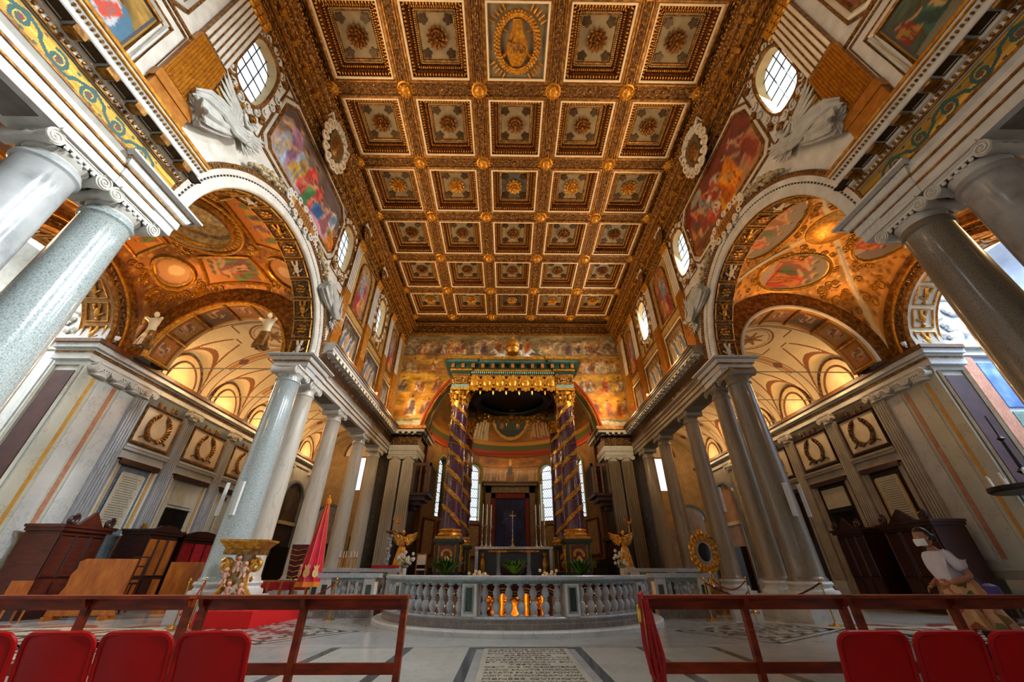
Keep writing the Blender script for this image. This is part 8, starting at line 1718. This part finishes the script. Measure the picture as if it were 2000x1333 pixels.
def person(loc, rz, lab, height, top, bottom, mask=True, arm=True, skirt=True, hairlong=False):
    """local frame: faces -x"""
    p = empty('person', loc, rz, label=lab, cat='person'); k = height / 1.66
    J = {'hip': (0.02, 0, .94), 'waist': (0.0, 0, 1.08), 'chest': (-.05, 0, 1.26), 'neck': (-.07, 0, 1.40), 'nt': (-.10, 0, 1.47), 'ls': (-.05, .16, 1.35), 'le': (.03, .23, 1.10), 'lw': (-.15, .20, 1.0), 'rs': (-.05, -.16, 1.35), 're': (.03, -.23, 1.10), 'rw': (-.22, -.19, 1.03), 'lh': (.02, .09, .88), 'lk': (-.10, .09, .50), 'la': (.02, .09, .09), 'lt': (-.15, .09, .035), 'rh': (.02, -.09, .88), 'rk': (.03, -.09, .49), 'ra': (.22, -.09, .12), 'rt': (.06, -.09, .04)}
    if not arm: J['rw'] = (-.02, -.2, .86); J['lw'] = (-.02, .2, .86); J['re'] = (0.02, -.22, 1.1); J['le'] = (.02, .22, 1.1)
    names = list(J); V = [tuple(c * k for c in J[n]) for n in names]; I = names.index
    E = [(I(a), I(b)) for a, b in (('hip', 'waist'), ('waist', 'chest'), ('chest', 'neck'), ('neck', 'nt'), ('chest', 'ls'), ('ls', 'le'), ('le', 'lw'), ('chest', 'rs'), ('rs', 're'), ('re', 'rw'), ('hip', 'lh'), ('lh', 'lk'), ('lk', 'la'), ('la', 'lt'), ('hip', 'rh'), ('rh', 'rk'), ('rk', 'ra'), ('ra', 'rt'))]
    rad = {'hip': (.13, .155), 'waist': (.115, .13), 'chest': (.12, .15), 'neck': (.055, .055), 'nt': (.05, .05), 'ls': .058, 'le': .042, 'lw': .028, 'rs': .058, 're': .042, 'rw': .028, 'lh': .09, 'lk': .06, 'la': .04, 'lt': .035, 'rh': .09, 'rk': .06, 'ra': .04, 'rt': .035}
    Rr = [tuple(c * k for c in (rad[n] if hasattr(rad[n], '__len__') else (rad[n], rad[n]))) for n in names]
    body = skinB(V, E, Rr, 2); hd, M = head_b((-.125 * k, 0, 1.565 * k), .105 * k, (-1, 0, -.08)); lw, rw = Vector(J['lw']) * k, Vector(J['rw']) * k; le, re = Vector(J['le']) * k, Vector(J['re']) * k
    mk('body', join(body, hd, hand(lw, lw - le, (0, -.6, -.6), .085, .7, 1), hand(rw, rw - re, (0, .6, -.4), .085, .5, -1)), SKIN, p, True)
    # hair cap with a loose bun
    b = B(); n, m_ = 18, 10; v = []
    for j in range(m_ + 1):
        q = .62 * PI * j / m_
        for i in range(n):
            a = 2 * PI * i / n; x = math.sin(q) * math.cos(a); y = math.sin(q) * math.sin(a); z = math.cos(q); cut = 1.0
            if y > .25 and z < .45: cut = .86
            v.append((x * .80 * .105 * k * cut, y * 1.0 * .105 * k * cut - .008 * k, z * 1.2 * .105 * k * cut + .006))
    b.add(v, [(j * n + i, j * n + (i + 1) % n, (j + 1) * n + (i + 1) % n, (j + 1) * n + i) for j in range(m_) for i in range(n)], M); b.ball((0, -.11 * k, -.02), (.05, .05, .06) if not hairlong else (.07, .05, .13), 10, 7, M); mk('hair', b, HAIR, p, True)
    for sy in (-1, 1): mk('eye', B().ball((sy * .033 * k, .083 * k, .006), (.011, .006, .007), 8, 5, M), WAX, p, True)
    if mask:
        b = B(); v = []
        for j in range(7):
            for i in range(9):
                a = -1.15 + 2.3 * i / 8; t = j / 6; R0 = .105 * k * (1.12 - .12 * abs(t - .45)); v.append((math.sin(a) * R0 * .80, math.cos(a) * R0 * (1.03 + .12 * math.exp(-(a / .5) ** 2)), (-.012 - .088 * t) * k))
        b.add(v, [(j * 9 + i, j * 9 + i + 1, (j + 1) * 9 + i + 1, (j + 1) * 9 + i) for j in range(6) for i in range(8)], M); b.tube([M @ Vector((s2 * .085 * k, .03 * k, -.03 * k)) for s2 in (-1,)] + [M @ Vector((-.08 * k, -.02, .0))], .003, 4); b.tube([M @ Vector((.085 * k, .03 * k, -.03 * k)), M @ Vector((.08 * k, -.02, .0))], .003, 4); mk('face_mask', b, PETAL, p, True)
    # blouse: torso shell and loose sleeves following the arms
    Vt = [tuple(Vector(J[n]) * k) for n in ('hip', 'waist', 'chest', 'neck')]; sb_ = skinB([Vector(Vt[0]) + Vector((0, 0, .05)), Vt[1], Vt[2], Vector(Vt[3]) - Vector((0, 0, .035)), Vector(J['ls']) * k, (Vector(J['ls']) * .25 + Vector(J['le']) * .75) * k, Vector(J['rs']) * k, (Vector(J['rs']) * .25 + Vector(J['re']) * .75) * k], [(0, 1), (1, 2), (2, 3), (2, 4), (4, 5), (2, 6), (6, 7)], [(.155 * k, .175 * k), (.145 * k, .16 * k), (.142 * k, .17 * k), (.075, .075), .085 * k, .08 * k, .085 * k, .08 * k], 2); mk('blouse', sb_, top, p, True)
    if skirt:
        mk('skirt', robe((.01, 0, 1.08 * k), (0, 0, 1), (-1, 0, 0), .52 * k, .20 * k, .29 * k, 9, (.08, 0, 0)), bottom, p, True)
    tr = skinB([tuple(Vector(J[n]) * k) for n in ('hip', 'lh', 'lk', 'la', 'rh', 'rk', 'ra')], [(0, 1), (1, 2), (2, 3), (0, 4), (4, 5), (5, 6)], [(.12 * k, .14 * k), .10 * k, .085 * k, .075 * k, .10 * k, .085 * k, .075 * k], 2); mk('trousers', tr, TROUS if skirt else bottom, p, True)
    for n0, n1 in (('la', 'lt'), ('ra', 'rt')):
        a0, a1 = Vector(J[n0]) * k, Vector(J[n1]) * k; mk('shoe', skinB([a0 + Vector((.03, 0, -.045 * k)), (a0 + a1) / 2 + Vector((0, 0, -.02)), a1 + Vector((-.02, 0, 0))], [(0, 1), (1, 2)], [.042, .045, .034], 1), IRON, p, True)
    return p
person((5.62, 5.75, 0), -.12, 'woman in white blouse and flowered skirt with a white face mask walking left', 1.66, BLOUSE, FLORAL)
bg_ = empty('shoulder_bag', (5.86, 5.6, .78), label='purple and blue shoulder bag at the hip of the masked woman', cat='bag'); mk('pouch', B().lathe([(.02, 0), (.12, .02), (.13, .12), (.11, .22), (.03, .25)], 16, SCL(1, .5, 1)), noisy('purple_bag', [(0.3, '3c3070'), (0.7, '6a5ab0')], 6, .6), bg_, True); mk('strap', B().tube([(-.08, 0, .22), (-.16, .03, .45), (-.2, .1, .62)], .012, 6), noisy('blue_strap', [(0.3, '28408a'), (0.7, '3c60b0')], 6, .6), bg_, True)
person((9.55, 15.2, 0), .5, 'distant visitor in an orange top and blue trousers between the right columns', 1.68, noisy('orange_top', [(0.3, 'c05028'), (0.7, 'd86a3c')], 5, .8), noisy('blue_jeans', [(0.3, '34506a'), (0.7, '4c6c88')], 8, .8), mask=False, arm=False, skirt=False, hairlong=True)

bpy.data.scenes.remove(TS)
